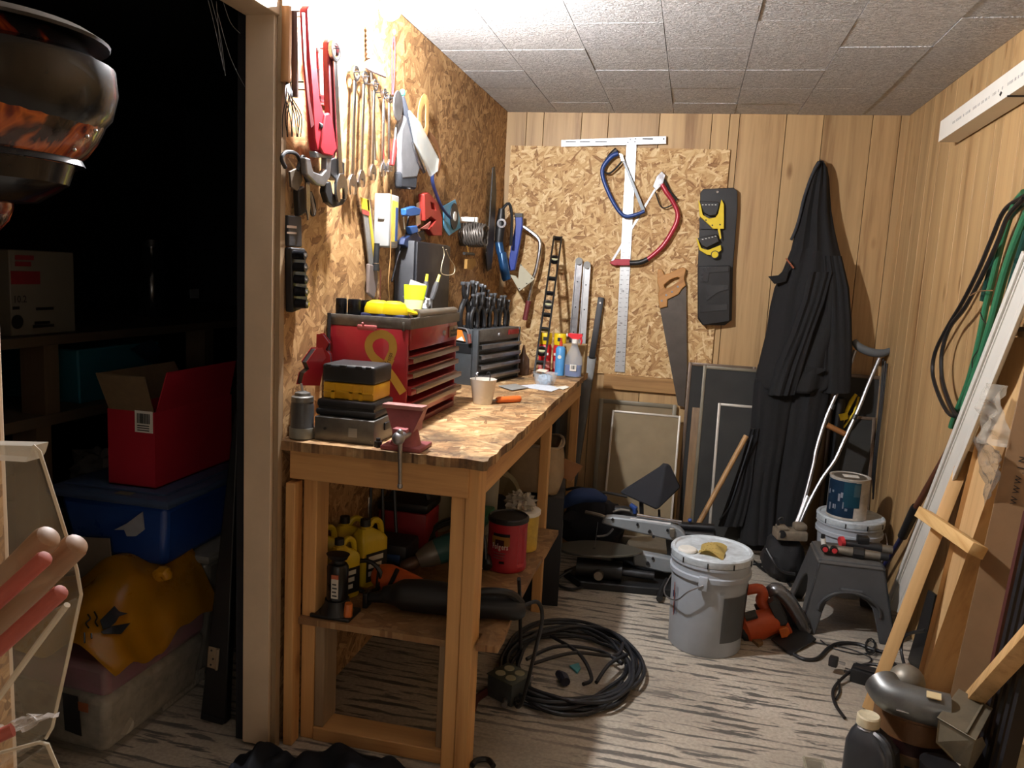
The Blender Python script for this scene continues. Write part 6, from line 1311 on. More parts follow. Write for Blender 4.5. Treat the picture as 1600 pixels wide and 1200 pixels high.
one('patch_lead', MB().tube([FL(x, y, .01) for x, y in ((765, 1078), (752, 1086), (742, 1096), (738, 1110))], .012, 8, smooth=4), mat('dull_red_cord', '4e2420', .5), 'short dull red cord end by the outlet box', 'cord')
# scroll saw
M_ss = mat('saw_grey', '83898d', .4, .1, .08)
k = T('scroll_saw', 'grey scroll saw with an oval table on the floor behind the bucket', 'scroll saw', (-.15, 3.45, 0))
def sp_(poly, Y, d, **kw): return MB().prism([PY(x, y, Y) for x, y in poly], (0, d, 0))
part('upper_arm', sp_([(939, 818), (945, 808), (960, 808), (994, 812), (1048, 820), (1062, 826), (1071, 836), (1070, 846), (1048, 845), (994, 833), (950, 822)], 3.42, .05), M_ss, k, bev=.008)
part('arm_rail', MB().tube([PY(995, 805, 3.45), PY(1065, 816, 3.45)], .008, 10), M_chrome, k); part('arm_cover', MB().tube([PY(985, 811, 3.43), PY(1048, 819, 3.43)], .006, 8), mat('pale_trim', 'c2c4c4', .4), k)
part('lower_arm', sp_([(989, 866), (1000, 864), (1052, 874), (1056, 896), (1040, 896), (989, 884)], 3.42, .05), M_ss, k, bev=.008)
for x, y in ((957, 812), (996, 820), (1043, 829), (1015, 831), (1020, 873), (1012, 881), (1021, 839)): p = PY(x, y, 3.412); part('bolt', MB().cyl(p, p+V((0, .01, 0)), .006 if y not in (831, 881) else .008, n=12), M_blk, k)
part('rear_knob', sp_([(1046, 826), (1054, 826), (1054, 840), (1047, 840)], 3.405, .015), M_gray, k, bev=.003)
part('arm_link', sp_([(1040, 842), (1062, 846), (1066, 880), (1044, 880)], 3.47, .05), M_dkst, k)
b = MB(); o_ = []
for i in range(36):
    a = 2*PI*i/36; q = V((-.315+.20*math.cos(a)*(1 if math.cos(a) > 0 else .9), 3.40+.105*math.sin(a)*(1-.25*max(0, math.cos(a))), .150)); q.z += .012*math.cos(a); o_.append(q)
part('table', MB().prism(o_, (0, 0, .012)), mat('table_grey', '5c5a52', .35, .6, .12), k, bev=.003)
part('table_insert', MB().cyl((-.16, 3.385, .166), (-.16, 3.385, .1672), .035, .035, 20), M_steel, k)
part('blade', MB().cyl((-.33, 3.42, .16), (-.325, 3.43, .27), .0015, n=6), M_steel, k); part('blade_hole', MB().cyl((-.33, 3.385, .1625), (-.33, 3.385, .164), .006, n=10), M_blk, k)
part('column', MB().box(-.33, -.25, 3.38, 3.44, .03, .148, .006), M_blk, k)
part('base', MB().prism([FL(x, y, 0) for x, y in ((880, 902), (905, 920), (1050, 934), (1056, 905), (1010, 895), (920, 885))], (0, 0, .035)), mat('base_black', '1a1b1d', .5, .2), k, bev=.006)
part('motor', MB().tube([(-.40, 3.37, .075), (-.20, 3.38, .075)], .042, 18), M_blk, k)
part('motor_shaft', MB().tube([(-.2, 3.38, .075), (-.06, 3.39, .07)], .018, 12), M_dkst, k)
part('speed_dial', MB().cyl((-.295, 3.325, .07), (-.295, 3.30, .07), .022, .02, 16), M_gray, k)
part('hold_down', MB().tube([PY(933, 838, 3.42), PY(948, 836, 3.42), PY(958, 826, 3.42)], .005, 8, smooth=3), M_steel, k)
part('cord', MB().tube([(-.42, 3.36, .06), (-.47, 3.32, .03), (-.46, 3.28, .012), (-.40, 3.26, .012), (-.36, 3.30, .012)], .006, 8, smooth=5), M_blk, k)
part('power_plug', MB().tube([FL(1042, 905, .05), FL(1034, 920, .03), FL(1030, 936, .02)], [.009, .010, .014], 8), M_blk, k)
k = T('mitre_saw', 'black mitre saw with a dust bag standing behind the scroll saw', 'mitre saw', (-.1, 3.72, 0))
part('dust_bag', MB().hull8([PY(x, y, Y) for x, y, Y in ((964, 770, 3.66), (1028, 799, 3.62), (1066, 762, 3.70), (1000, 758, 3.78))], [PY(x, y, Y) for x, y, Y in ((1030, 730, 3.68), (1040, 724, 3.66), (1048, 726, 3.70), (1038, 722, 3.74))]), mat('bag_charcoal', '1d1f25', .85, 0, .15, 20), k, 'charcoal cloth dust bag', bev=.012)
b = MB().cyl(PY(1002, 782, 3.68), PY(1003, 812, 3.68), .010, n=8); part('post', b, M_blk, k); part('post', MB().cyl(PY(1030, 796, 3.66), PY(1030, 816, 3.66), .006, n=8), M_blk, k)
part('rail', MB().tube([PY(1060, 822, 3.62), PY(1116, 826, 3.62)], .022, 12), mat('rail_black', '1c1d20', .35, .4), k); part('rail', MB().tube([PY(1066, 834, 3.58), PY(1115, 838, 3.58)], .016, 12), M_blk, k)
part('head', MB().tube([PY(960, 797, 3.6), PY(975, 800, 3.6), PY(995, 806, 3.6)], [.02, .03, .025], 12, smooth=3), M_blk, k)
part('blue_knob', MB().tube([PY(985, 788, 3.58), PY(992, 794, 3.58), PY(992, 802, 3.58)], [.010, .014, .010], 10), mat('knob_blue', '2b4684', .4), k); part('blue_knob', MB().ball(PY(1078, 813, 3.6), .010, 12), mat('knob_blue', '2b4684'), k)
part('fence', MB().tube([PY(958, 800, 3.56), PY(970, 796, 3.56), PY(984, 798, 3.56)], .005, 8, smooth=3), M_gray, k)
part('turntable', MB().cyl((-.08, 3.66, .085), (-.08, 3.66, .12), .13, .12, 28), M_gray, k); part('base', MB().box(-.26, .14, 3.56, 3.82, 0, .085, .012), M_blk, k); part('brass_scale', MB().box(-.16, -.02, 3.545, 3.556, .06, .085, .002), mat('brass', '9a7c3c', .35, .8), k)
part('rear_foot', MB().box(.14, .2, 3.6, 3.7, 0, .22, .01), M_blk, k)
k = T('holdall', 'blue and black holdall on the floor past the bench end', 'bag', (-.38, 3.72, 0))
part('bag_body', blob(V((-.37, 3.76, .15)), .15, 6.6, 16, .3, 2, sx=1.1, sy=.7, sz=.95, flat=.15), mat('bag_dark_navy', '12141c', .85, 0, .3), k)
part('blue_panel', MB().tube([PY(878, 790, 3.58), PY(900, 776, 3.56), PY(925, 774, 3.57), PY(946, 780, 3.6)], [.018, .036, .034, .016], 12, smooth=4), mat('panel_blue', '233a68', .8, 0, .15), k, 'blue panel')
part('strap', MB().tube([PY(885, 765, 3.6), PY(905, 762, 3.58), PY(925, 768, 3.57), PY(950, 770, 3.6), PY(980, 776, 3.62)], .007, 8, smooth=4), M_blk, k)
part('buckle', MB().box(-.46, -.435, 3.575, 3.59, .335, .345, .002), M_chrome, k)
one('drill_handle_bar', MB().tube([PY(915, 800, 3.52), PY(940, 806, 3.5), PY(958, 816, 3.5)], .009, 8, smooth=3), M_gray, 'grey bar lying between the holdall and the scroll saw', 'bar')
b0_, b1_ = PY(1094, 814, 3.86), PY(1166, 681, 4.0); b0_ -= (b1_-b0_)*(b0_.z/(b1_-b0_).z)
one('broom_handle', MB().cyl(b0_, b1_, .013, .013, 14), wood('broom_wood', 'b08a5a', '7c5a34', (.2, 0, .9), 40, .5, .95, False), 'wooden broom handle leaning toward the coveralls', 'handle')
# ================================================================ right wall and the near right corner
def RW(x, y, o=.01): return PX(x, y, XR-o)
e_0, e_1 = PX(1466, 222, .887), PX(1600, 133, .887); e_1 = e_0+(e_1-e_0)*2.2
a0, a1 = e_0+V((.07, 0, 0)), e_1+V((.07, 0, 0)); d = a1-a0; F = frame(a0, d, (0, 0, 1))
k = T('downspout', 'white rectangular downspout pipe hung high on the right wall', 'pipe', a0)
# local: x along the pipe toward the viewer, y away from wall direction
sy = 1 if (F.to_3x3() @ V((0, 1, 0))).x < 0 else -1
L_ = d.length; w_, h_ = .07, .078
b = MB(F); t_ = .003
for y0, y1, z0, z1 in ((0, w_, 0, t_), (0, w_, h_-t_, h_), (0, t_, t_, h_-t_), (w_-t_, w_, t_, h_-t_)): b.box(0, L_, *sorted((sy*y0, sy*y1)), z0, z1)
part('pipe', b, mat('vinyl_white', 'e6e2d8', .4, 0, .04), k)
pr = MB(F); rr = random.Random(8); x = .16
while x < L_-.1:
    wd = rr.choice((.006, .008, .012))
    if rr.random() < .78: pr.box(x, x+wd, *sorted((sy*w_, sy*(w_+.0004))), h_*.42, h_*.42+.009)
    x += wd+rr.choice((.004, .005, .012))
part('print_line', pr, mat('print_faint', 'a9a7a4', .5), k)['kind'] = 'stuff'
part('diamond_mark', MB(F).prism([(.62, sy*(w_+.0002), .022), (.632, sy*(w_+.0002), .030), (.644, sy*(w_+.0002), .022), (.632, sy*(w_+.0002), .014)], (0, sy*.0006, 0)), M_dkst, k)
for yy in (2.75, 1.95):
    f_ = (a0.y-yy)/(a0.y-a1.y); z = a0.z+(a1.z-a0.z)*f_; one('wall_nail', MB().cyl((XR+.002, yy, z-.005), (.88, yy, z-.005), .003, .003, 8), M_dkst, 'dark nail holding up the white downspout' if yy > 2 else 'second dark nail under the near end of the downspout', 'nail')
# hose and cable hanging
k = T('garden_hose', 'green hose hanging in long loops on the right wall', 'hose', RW(1510, 660, .03))
M_gr = mat('hose_green', '2c6a4a', .35, 0, .1); M_hb = mat('hose_black', '16171a', .35, 0, .2)
for i, (pts, r_, m, o) in enumerate((([(1600, 300), (1585, 320), (1568, 370), (1555, 420), (1540, 480), (1528, 540), (1512, 600), (1492, 650), (1486, 668)], .010, M_gr, .03), ([(1606, 330), (1582, 390), (1566, 440), (1550, 500), (1532, 560), (1515, 610), (1506, 640)], .0125, M_gr, .045), ([(1600, 318), (1572, 350), (1545, 430), (1535, 470)], .009, mat('hose_dark_green', '123a34', .3), .03), ([(1606, 360), (1585, 430), (1566, 500), (1545, 560), (1540, 590)], .012, mat('hose_dark_green', '123a34'), .04))):
    part('hose_run', MB().tube([RW(x, y, o) for x, y in pts], r_, 10, smooth=5), m, k)
k = T('black_cable', 'black cable looped with the green hose on the right wall', 'cable', RW(1470, 640, .03))
part('loop', MB().tube([RW(x, y, .035) for x, y in ((1602, 306), (1570, 328), (1550, 372), (1530, 420), (1505, 470), (1480, 512), (1462, 548), (1457, 580), (1464, 610), (1478, 640), (1490, 650), (1502, 644), (1510, 620))], .0075, 8, smooth=5), M_hb, k)
part('loop', MB().tube([RW(x, y, .05) for x, y in ((1600, 310), (1575, 338), (1558, 380), (1535, 430), (1508, 480), (1484, 512), (1472, 550), (1472, 590), (1482, 625), (1494, 648), (1506, 650))], .0075, 8, smooth=5), M_hb, k)
part('tie', MB().tube([RW(x, y, .06) for x, y in ((1516, 462), (1530, 455), (1552, 454))], .002, 6, smooth=4), mat('tan_wire', '7a5a3a', .6), k)
part('loose_end', MB().tube([RW(x, y, .05) for x, y in ((1532, 488), (1535, 498), (1541, 506))], .002, 6, smooth=3), M_hb, k)
part('loose_end', MB().tube([RW(x, y, .05) for x, y in ((1530, 545), (1520, 560), (1519, 575))], .002, 6, smooth=3), M_hb, k)
one('hose_nail', MB().cyl(RW(1602, 306, -.002), RW(1602, 306, .09), .004, .004, 8), M_dkst, 'nail from which the hose and black cable hang', 'nail')
# pole with black grip
k = T('garden_pole', 'brown pole with a black grip and blue lower end leaning on the right wall', 'pole', RW(1380, 886, .02))
P_ = [V((RW(x, y, o).x, RW(x, y, o).y, RW(x, y, o).z)) for x, y, o in ((1516, 645, .02), (1432, 792, .03), (1410, 838, .035), (1380, 888, .04))]
part('upper_pole', MB().tube([P_[0], P_[1]], .0125, 12), mat('pole_brown', '5a3626', .45), k)
part('grip', MB().tube([P_[1], P_[1].lerp(P_[2], .1), P_[2]], [.018, .021, .019], 12), M_blk, k); part('lower_pole', MB().tube([P_[2], P_[3], P_[3]+(P_[3]-P_[2])*.75], .011, 12), mat('pole_blue', '23264e', .4), k)
# white moulding
A0, A1 = PZ(1394, 942, .02), PZ(1413, 945, .02); A0 = V((.90, A0.y-.25, .0)); 
bl, br = PX(1386, 950, .91), PX(1410, 958, .90); tl, tr = PX(1604, 392, .895), PX(1626, 430, .885)
k = T('door_casing', 'long white moulded casing leaning diagonally against the right wall', 'moulding', bl)
u = (br-bl)
def strip_(f0, f1, th, m=M_white, nm='board'):
    return part(nm, MB().prism([bl.lerp(br, f0), bl.lerp(br, f1), tl.lerp(tr, f1), tl.lerp(tr, f0)], (-th, -th*.3, 0)), m, k, bev=.0015)
M_wp = mat('casing_white', 'd6d3ca', .4, 0, .04)
strip_(0, 1, .006, M_wp); strip_(.0, .16, .014, M_wp, 'bead'); strip_(.22, .28, .010, M_wp, 'bead'); strip_(.72, .78, .010, M_wp, 'bead'); strip_(.84, 1., .014, M_wp, 'bead')
# long lumber stick, offcut, second stick
M_pl = wood('new_pine', 'd8b078', 'a87a42', (.25, .25, .93), 26, .55)
k0 = PZ(1357, 1108, 0); k1 = PX(1512, 705, .925)
F = framez(k0, k1-k0, (1, -.3, 0))
one('lumber', MB(F).box(-.020, .020, -.022, .022, .0, (k1-k0).length, .002), M_pl, 'long pine stick standing on the floor and leaning on the right wall', 'lumber')
F = frame(V((.80, 2.74, .665)), V((.0, -.50, .0))+V((.045, 0, .018)), (.35, 0, .93))
one('lumber', MB(F).box(.0, .40, -.022, .022, -.036, .0, .002), wood('pine_block', 'e0bb80', 'b88a4e', (0, 1, .1), 26), 'short pine offcut lying across the long stick and the leaning board', 'lumber')
q0, q1 = PZ(1512, 1100, .30), PX(1640, 958, .74)
F = framez(q0, q1-q0, (1, -.6, 0))
one('lumber', MB(F).box(-.018, .018, -.03, .012, -.03, (q1-q0).length, .002), M_pl, 'pine stick in the lower right corner rising behind the galvanised bracket', 'lumber')
# plywood board with plastic film, tall carton, dark planks
B0, B1, B2, B3 = PZ(1424, 1092, 0), PZ(1490, 1098, 0), PX(1622, 528, .93), PX(1565, 526, .935)
b = MB().prism([B0, B1, B2, B3], (.016, .006, 0)); one('plywood_board', b, wood('pale_plywood', 'd3ae7c', 'a8814f', (.1, 0, 1), 18), 'pale plywood board leaning on the right wall behind the tall carton', 'board')
E0 = B3+V((-.001, -.003, .0)); one('board_edge_strip', MB().prism([B3+V((-.004, -.004, .03)), B2+V((-.004, -.004, .03)), B2+V((-.004, -.004, .018)), B3+V((-.004, -.004, .018))], (.022, .006, 0)), mat('dark_edge', '4a342a', .6), 'dark ragged strip along the top of the plywood board', 'strip')
b = MB(); c0 = [PX(x, y, .86) for x, y in ((1543, 598), (1572, 604), (1568, 700), (1522, 690))]
b.grid(lambda u, v: c0[0].lerp(c0[1], u).lerp(c0[3].lerp(c0[2], u), v)+V((-.02*pnoise(V((u*4, v*6, 1)))-.015*math.sin(u*7+v*5), .01*pnoise(V((u*5, v*3, 7))), 0)), 14, 20, .0006)
k = T('plastic_film', 'crumpled clear plastic film hanging on the plywood board', 'film', c0[3]); part('sheet', b, clear('film_clear', 'd8d2c4', .15, .4), k)
b = MB(); c1 = [PX(x, y, .85) for x, y in ((1524, 680), (1562, 705), (1563, 745), (1538, 790))]
b.grid(lambda u, v: c1[0].lerp(c1[1], u).lerp(c1[3].lerp(c1[2], u), v)+V((-.02*pnoise(V((u*4, v*5, 3))), .008*pnoise(V((u*5, v*3, 9))), 0)), 12, 14, .0006); part('fold', b, clear('film_grey', '8c8276', .2, .6), k, 'greyish folded corner')
T0 = PX(1602, 566, .875); D0_, D1_ = PZ(1466, 1165, 0), PZ(1522, 1186, 0); T1 = T0+(D1_-D0_)
k = T('tall_carton', 'tall kraft carton leaning in the right corner with web address letters', 'carton', D0_)
part('carton_body', MB().prism([D0_, D1_, T1, T0], (.05, .03, 0)), mat('carton_kraft', '86694a', .6, 0, .12, 8), k, bev=.003)
nrm = (T0-D0_).cross(D1_-D0_).normalized(); nrm = nrm if nrm.x < 0 else -nrm
for ch, x, y in (('W', 1586, 782), ('W', 1590, 765), ('W', 1593, 750), ('.', 1596, 738), ('I', 1597, 731), ('N', 1599, 718)):
    q = PP(x-1, y, D0_, nrm)+nrm*.002; text(ch, q, (T0-D0_), -(D1_-D0_), .022, M_blk, k, 'letter', .0008, bold=True)
for i in range(6):
    A, B = PX(1534+9*i, 1196+5*i, .86-.01*i), PX(1622+11*i, 800+4*i, .905-.012*i); A -= (B-A)*(A.z/(B-A).z)
    one('plank', MB(framez(A, B-A, (.4, -1, 0))).box(-.004, .006, -.04, .0, 0, (B-A).length), mat('plank_red', '4a2420', .5) if i == 0 else mat('plank_black', '17161a', .5, 0, .3), ('dark red' if i == 0 else 'black')+' thin plank '+('nearest the tall carton' if i == 0 else ('second', 'third', 'fourth', 'fifth', 'last')[i-1]+' behind the tall carton counted from the red one'), 'plank', 'thin planks in the right corner')
k = T('cable_strip', 'black serrated strip and cable behind the long pine stick', 'cable', PZ(1440, 1030, 0))
part('strip', MB().prism([PX(x, y, .90) for x, y in ((1450, 922), (1461, 930), (1436, 1050), (1412, 1052))], (.01, 0, 0)), M_blk, k)
part('cable', MB().tube([PX(x, y, .86) for x, y in ((1446, 985), (1416, 992), (1408, 1010), (1412, 1035), (1420, 1052))], .006, 8, smooth=5), M_blk, k)
part('cable', MB().tube([PZ(x, y, .01) for x, y in ((1388, 1030), (1400, 1040), (1408, 1052), (1382, 1046))], .007, 8, smooth=5), M_blk, k)
# can with galvanised elbow, bracket, oil jug and jars
cc = V((.66, 2.13, 0)); k = T('paint_can', 'brown metal can under the galvanised elbow in the lower right corner', 'can', cc)
part('can', MB().lathe([(.095, 0), (.098, .004), (.098, .27), (.094, .285), (.101, .29), (.101, .30), (.09, .3), (.088, .29), (.001, .288)], cc, n=44), mat('rusty_brown_can', '6b4c30', .45, .3, .3, 12), k)
cwrap(k, cc, lambda z: .0986, -2.6, -.9, .20, .232, mat('maroon_band', '3a1c1c', .5), 'band', 'maroon band'); cwrap(k, cc, lambda z: .0986, -2.2, -1.2, .06, .195, mat('tan_label', '7c6240', .5), 'label', 'tan label')
for q in range(4): cwrap(k, cc, lambda z: .0994, -1.95, -1.45+.08*(q % 2), .165-.022*q, .173-.022*q, M_blk, 'label_line')
ec = V((.60, 2.09, .345))
k = T('duct_elbow', 'galvanised duct elbow lying on the brown can', 'duct', ec)
e0, e1, e2, e3 = PZ(1375, 1080, .345), PZ(1395, 1090, .345), PZ(1440, 1102, .345), PZ(1482, 1112, .345)
b = MB(); b.tube([e0.lerp(e1, .3)+V((0, .03, .012)), e1+V((0, .01, 0)), e2, e3], .043, 24, smooth=4); part('duct', b, mat('galvanised_duct', '6f7170', .38, .7, .2, 20), k)
part('seam', MB().tube([e1+V((0, -.04, -.01)), e3+V((0, -.042, -.008))], .0025, 6), M_chrome, k)
part('cap_dome', MB().ball(PZ(1422, 1068, .36)+V((0, .03, -.01)), .045, 18), mat('duct_grey', '7c776c', .45, .5), k)
q = PZ(1458, 1086, .39); part('sticker', MB(frame(q+V((0, 0, .0)), e3-e2, (0, -.5, .85))).box(-.014, .018, -.009, .009, -.004, .0), mat('cream_sticker', 'cbb98e', .6), k)
Z0 = .36; bk = [PZ(x, y, Z0) for x, y in ((1498, 1077), (1551, 1108), (1525, 1158), (1464, 1122))]
k = T('metal_bracket', 'dull galvanised bent bracket at the front of the lower right corner', 'bracket', bk[3]-V((0, 0, .2)))
M_br = mat('dull_galvanised', '77705f', .5, .5, .15, 30)
part('plate', MB().prism(bk, (0, 0, .0025)), M_br, k, bev=.0008)
f0, f1 = bk[1], bk[2]; part('flange', MB().prism([f0.lerp(bk[0], .28)+V((0, 0, .003)), f1.lerp(bk[3], .28)+V((0, 0, .003)), f1.lerp(bk[3], .22)+V((0, 0, .006)), f0.lerp(bk[0], .22)+V((0, 0, .006))], (0, 0, .003)), M_br, k)
dn = [PZ(1466, 1124, Z0-.003), PZ(1523, 1157, Z0-.003), PZ(1512, 1200, Z0-.10), PZ(1492, 1190, Z0-.10), PZ(1462, 1160, Z0-.06)]
part('lower_plate', MB().prism(dn, (.002, .003, 0)), M_br, k)
part('side_plate', MB().prism([PZ(1523, 1157, Z0-.004), PZ(1534, 1152, Z0-.004), PZ(1540, 1165, Z0-.04), PZ(1505, 1225, Z0-.16), PZ(1490, 1215, Z0-.16)], (.002, .003, 0)), M_br, k)
jp = PZ(1358, 1120, .30); jp.z = 0; jp += V((.02, .005, 0)); F = rz(jp, -35); k = T('oil_jug', 'black oil jug with a cream cap in the lower right corner', 'jug', jp)
b = MB(F); R = []
for z, sx_, sy_, ox in ((0, .058, .045, 0), (.005, .062, .048, 0), (.18, .062, .048, 0), (.225, .058, .044, -.004), (.252, .04, .034, -.014), (.268, .024, .022, -.02)):
    R.append([b.v((ox+sx_*math.copysign(abs(math.cos(t_))**.5, math.cos(t_)), sy_*math.copysign(abs(math.sin(t_))**.5, math.sin(t_)), z)) for t_ in [i*2*PI/32 for i in range(32)]])
b.skin(R); part('bottle', b, mat('jug_black', '2a2c2f', .35, 0, .2), k); part('handle', MB(F).tube([(.0, -.01, .258), (.035, -.02, .248), (.052, -.025, .21), (.055, -.03, .12), (.052, -.03, .05)], .013, 10, smooth=4), mat('jug_black', '1f2022'), k)
part('cap', MB(F).lathe([(.023, .269), (.028, .271), (.028, .293), (.025, .297), (.022, .295), (.001, .295)], (-.02, 0, 0), n=32), mat('cream_cap', 'cfc3a4', .5, 0, .15, 60), k, 'cream cap'); part('neck_ring', MB(F).lathe([(.026, .262), (.029, .265), (.026, .269)], (-.02, 0, 0), n=24), M_steel, k)
k = T('clear_tub', 'clear plastic tub behind the black oil jug', 'tub', (.44, 2.05, 0))
b = MB(); 
for x0, x1, y0, y1 in ((.40, .404, 1.93, 2.13), (.446, .45, 1.93, 2.13), (.404, .446, 1.93, 1.934), (.404, .446, 2.126, 2.13)): b.box(x0, x1, y0, y1, .003, .09)
b.box(.40, .45, 1.93, 2.13, 0, .003); part('tub', b, clear('tub_clear', 'a8a48c', .15, .4), k); part('rim', MB().tube([(.40, 1.93, .092), (.45, 1.93, .092), (.45, 2.13, .092), (.40, 2.13, .092)], .004, 6, closed=True), clear('tub_clear', 'a8a48c'), k)
sp_c = PZ(1468, 1194, .235); sp_c.z = 0; k = T('tin', 'small round tin with a beige lid in the front of the lower right corner', 'tin', sp_c)
part('tin', MB().lathe([(.04, 0), (.042, .003), (.042, .228), (.044, .231), (.044, .238), (.039, .238)], sp_c, n=32), M_dkst, k); part('lid', MB().lathe([(.039, .232), (.037, .236), (.001, .236)], sp_c, n=32), mat('beige_lid', '9a8a68', .6), k)
jc = PZ(1600, 1176, .27); jc.z = 0; k = T('jar', 'big cream plastic jar at the lower right edge', 'jar', jc)
part('jar_body', MB().lathe([(.05, 0), (.056, .01), (.06, .20), (.058, .24), (.045, .265), (.03, .275), (.001, .277)], jc, n=36), mat('cream_jar', 'bfae88', .55, 0, .15, 20), k)
bc = PZ(1552, 1168, .18); bc.z = 0; k = T('paint_can', 'black and tan can behind the cream jar', 'can', bc)
part('can', MB().lathe([(.055, 0), (.058, .003), (.058, .17), (.06, .175), (.06, .182), (.052, .18), (.001, .176)], bc, n=36), M_blk, k); part('band', MB().lathe([(.0585, .12), (.0592, .122), (.0592, .168), (.0585, .17)], bc, n=36), mat('tan_band', '8c7040', .5), k); part('wire_bail', MB().tube([bc+V((.055*math.cos(a), .02, .18+.06*math.sin(a))) for a in [i*PI/10 for i in range(11)]], .002, 6), M_steel, k)
# ================================================================ dark storeroom through the doorway, and the near left foreground
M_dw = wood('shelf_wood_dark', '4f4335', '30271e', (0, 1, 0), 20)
SX, SZ1, SZ2 = -1.95, 1.085, .835
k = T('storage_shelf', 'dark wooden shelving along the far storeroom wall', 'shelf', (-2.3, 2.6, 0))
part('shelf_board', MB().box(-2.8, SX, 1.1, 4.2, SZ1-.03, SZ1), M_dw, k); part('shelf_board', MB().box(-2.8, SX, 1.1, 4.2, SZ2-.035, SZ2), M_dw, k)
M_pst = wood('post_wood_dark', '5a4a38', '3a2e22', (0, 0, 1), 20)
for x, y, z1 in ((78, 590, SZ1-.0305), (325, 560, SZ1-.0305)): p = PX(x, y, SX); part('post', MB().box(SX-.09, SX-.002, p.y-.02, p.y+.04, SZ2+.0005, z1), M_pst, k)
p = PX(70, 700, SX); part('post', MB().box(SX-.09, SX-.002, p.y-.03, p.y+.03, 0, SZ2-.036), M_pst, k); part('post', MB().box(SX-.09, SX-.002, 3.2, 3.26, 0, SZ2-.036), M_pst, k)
# white fruit carton
F = None; c0 = V((-2.0, 2.0, SZ1)); y1 = PX(118, 512, -2.0).y; zt = PX(18, 390, -2.0).z
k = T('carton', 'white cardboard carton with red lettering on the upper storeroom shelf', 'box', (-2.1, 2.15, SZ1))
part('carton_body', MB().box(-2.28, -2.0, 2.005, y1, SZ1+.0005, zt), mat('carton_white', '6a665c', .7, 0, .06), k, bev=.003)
M_cr = mat('carton_red', '7c1f28', .6)
fx = (-1.9995, 0, 0)
def ft(s, x, y, h, m, w=None): q = PX(x, y, -1.9992); text(s, q, (0, 1, 0), (0, 0, 1), h, m, k, w=w, bold=True)
for x, y, w in ((38, 402, .07), (36, 412, .06)): q = PX(x, y, -2.0); part('red_line', MB().box(-2.0, -1.999, q.y-w/2, q.y+w/2, q.z-.008, q.z+.006), M_cr, k)
q = PX(40, 434, -2.0); part('red_block', MB().box(-2.0, -1.999, q.y-.055, q.y+.055, q.z-.02, q.z+.02), M_cr, k)
ft('10.2', 31, 468, .03, M_blk)
for x, y, w in ((70, 482, .07), (66, 504, .06), (68, 509, .085), (25, 481, .025)): q = PX(x, y, -2.0); part('print_line', MB().box(-2.0, -1.999, q.y-w/2, q.y+w/2, q.z-.005, q.z+.004), M_blk, k)
q = PX(27, 503, -2.0); part('print_spot', MB().cyl((-2.0, q.y, q.z), (-1.9988, q.y, q.z), .022, .022, 20), M_blk, k)
# teal bin and odds on the shelf
k = T('bin', 'turquoise plastic bin on the lower storeroom shelf', 'bin', (-2.12, 2.55, SZ2))
ya, yb = PX(122, 590, SX-.03).y, PX(250, 590, SX-.03).y
b = MB(); b.hull8([(-2.3, ya+.03, SZ2+.0005), (SX-.05, ya+.03, SZ2+.0005), (SX-.05, yb-.03, SZ2+.0005), (-2.3, yb-.03, SZ2+.0005)], [(-2.32, ya, SZ2+.19), (SX-.03, ya, SZ2+.19), (SX-.03, yb, SZ2+.19), (-2.32, yb, SZ2+.19)])
part('bin_body', b, mat('bin_turquoise', '16586a', .5, 0, .1), k, bev=.006); part('lining', MB().prism([PX(x, y, SX-.028) for x, y in ((205, 545), (238, 530), (252, 545), (245, 570), (225, 560))], (-.01, 0, 0)), mat('lining_dark', '10283c', .5), k)
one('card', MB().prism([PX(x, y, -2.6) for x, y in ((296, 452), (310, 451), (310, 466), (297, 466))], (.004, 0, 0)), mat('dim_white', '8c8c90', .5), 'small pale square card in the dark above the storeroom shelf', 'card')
k = T('jar', 'dark glass jar with a thin bright rim on the upper storeroom shelf', 'jar', (-2.3, 3.0, SZ1)); part('glass', MB().lathe([(.07, 0), (.075, .01), (.075, .2), (.05, .25), (.05, .3)], (-2.3, 3.05, SZ1+.0005), n=24), mat('dark_glass', '17181e', .15), k); part('lid', MB().lathe([(.053, .3), (.053, .33), (.001, .33)], (-2.3, 3.05, SZ1), n=24), M_dkst, k)
# lower clutter
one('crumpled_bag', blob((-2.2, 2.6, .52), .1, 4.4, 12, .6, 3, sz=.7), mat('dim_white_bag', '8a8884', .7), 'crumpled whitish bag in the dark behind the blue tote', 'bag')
k = T('crate', 'dark crate under the lower storeroom shelf', 'crate', (-2.3, 2.6, 0)); part('crate_body', MB().box(-2.6, -2.02, 2.3, 3.0, 0, .45, .01), mat('crate_dark', '2a2622', .7), k); part('slat', MB().box(-2.018, -2.008, 2.3, 3.0, .3, .36), M_dw, k)
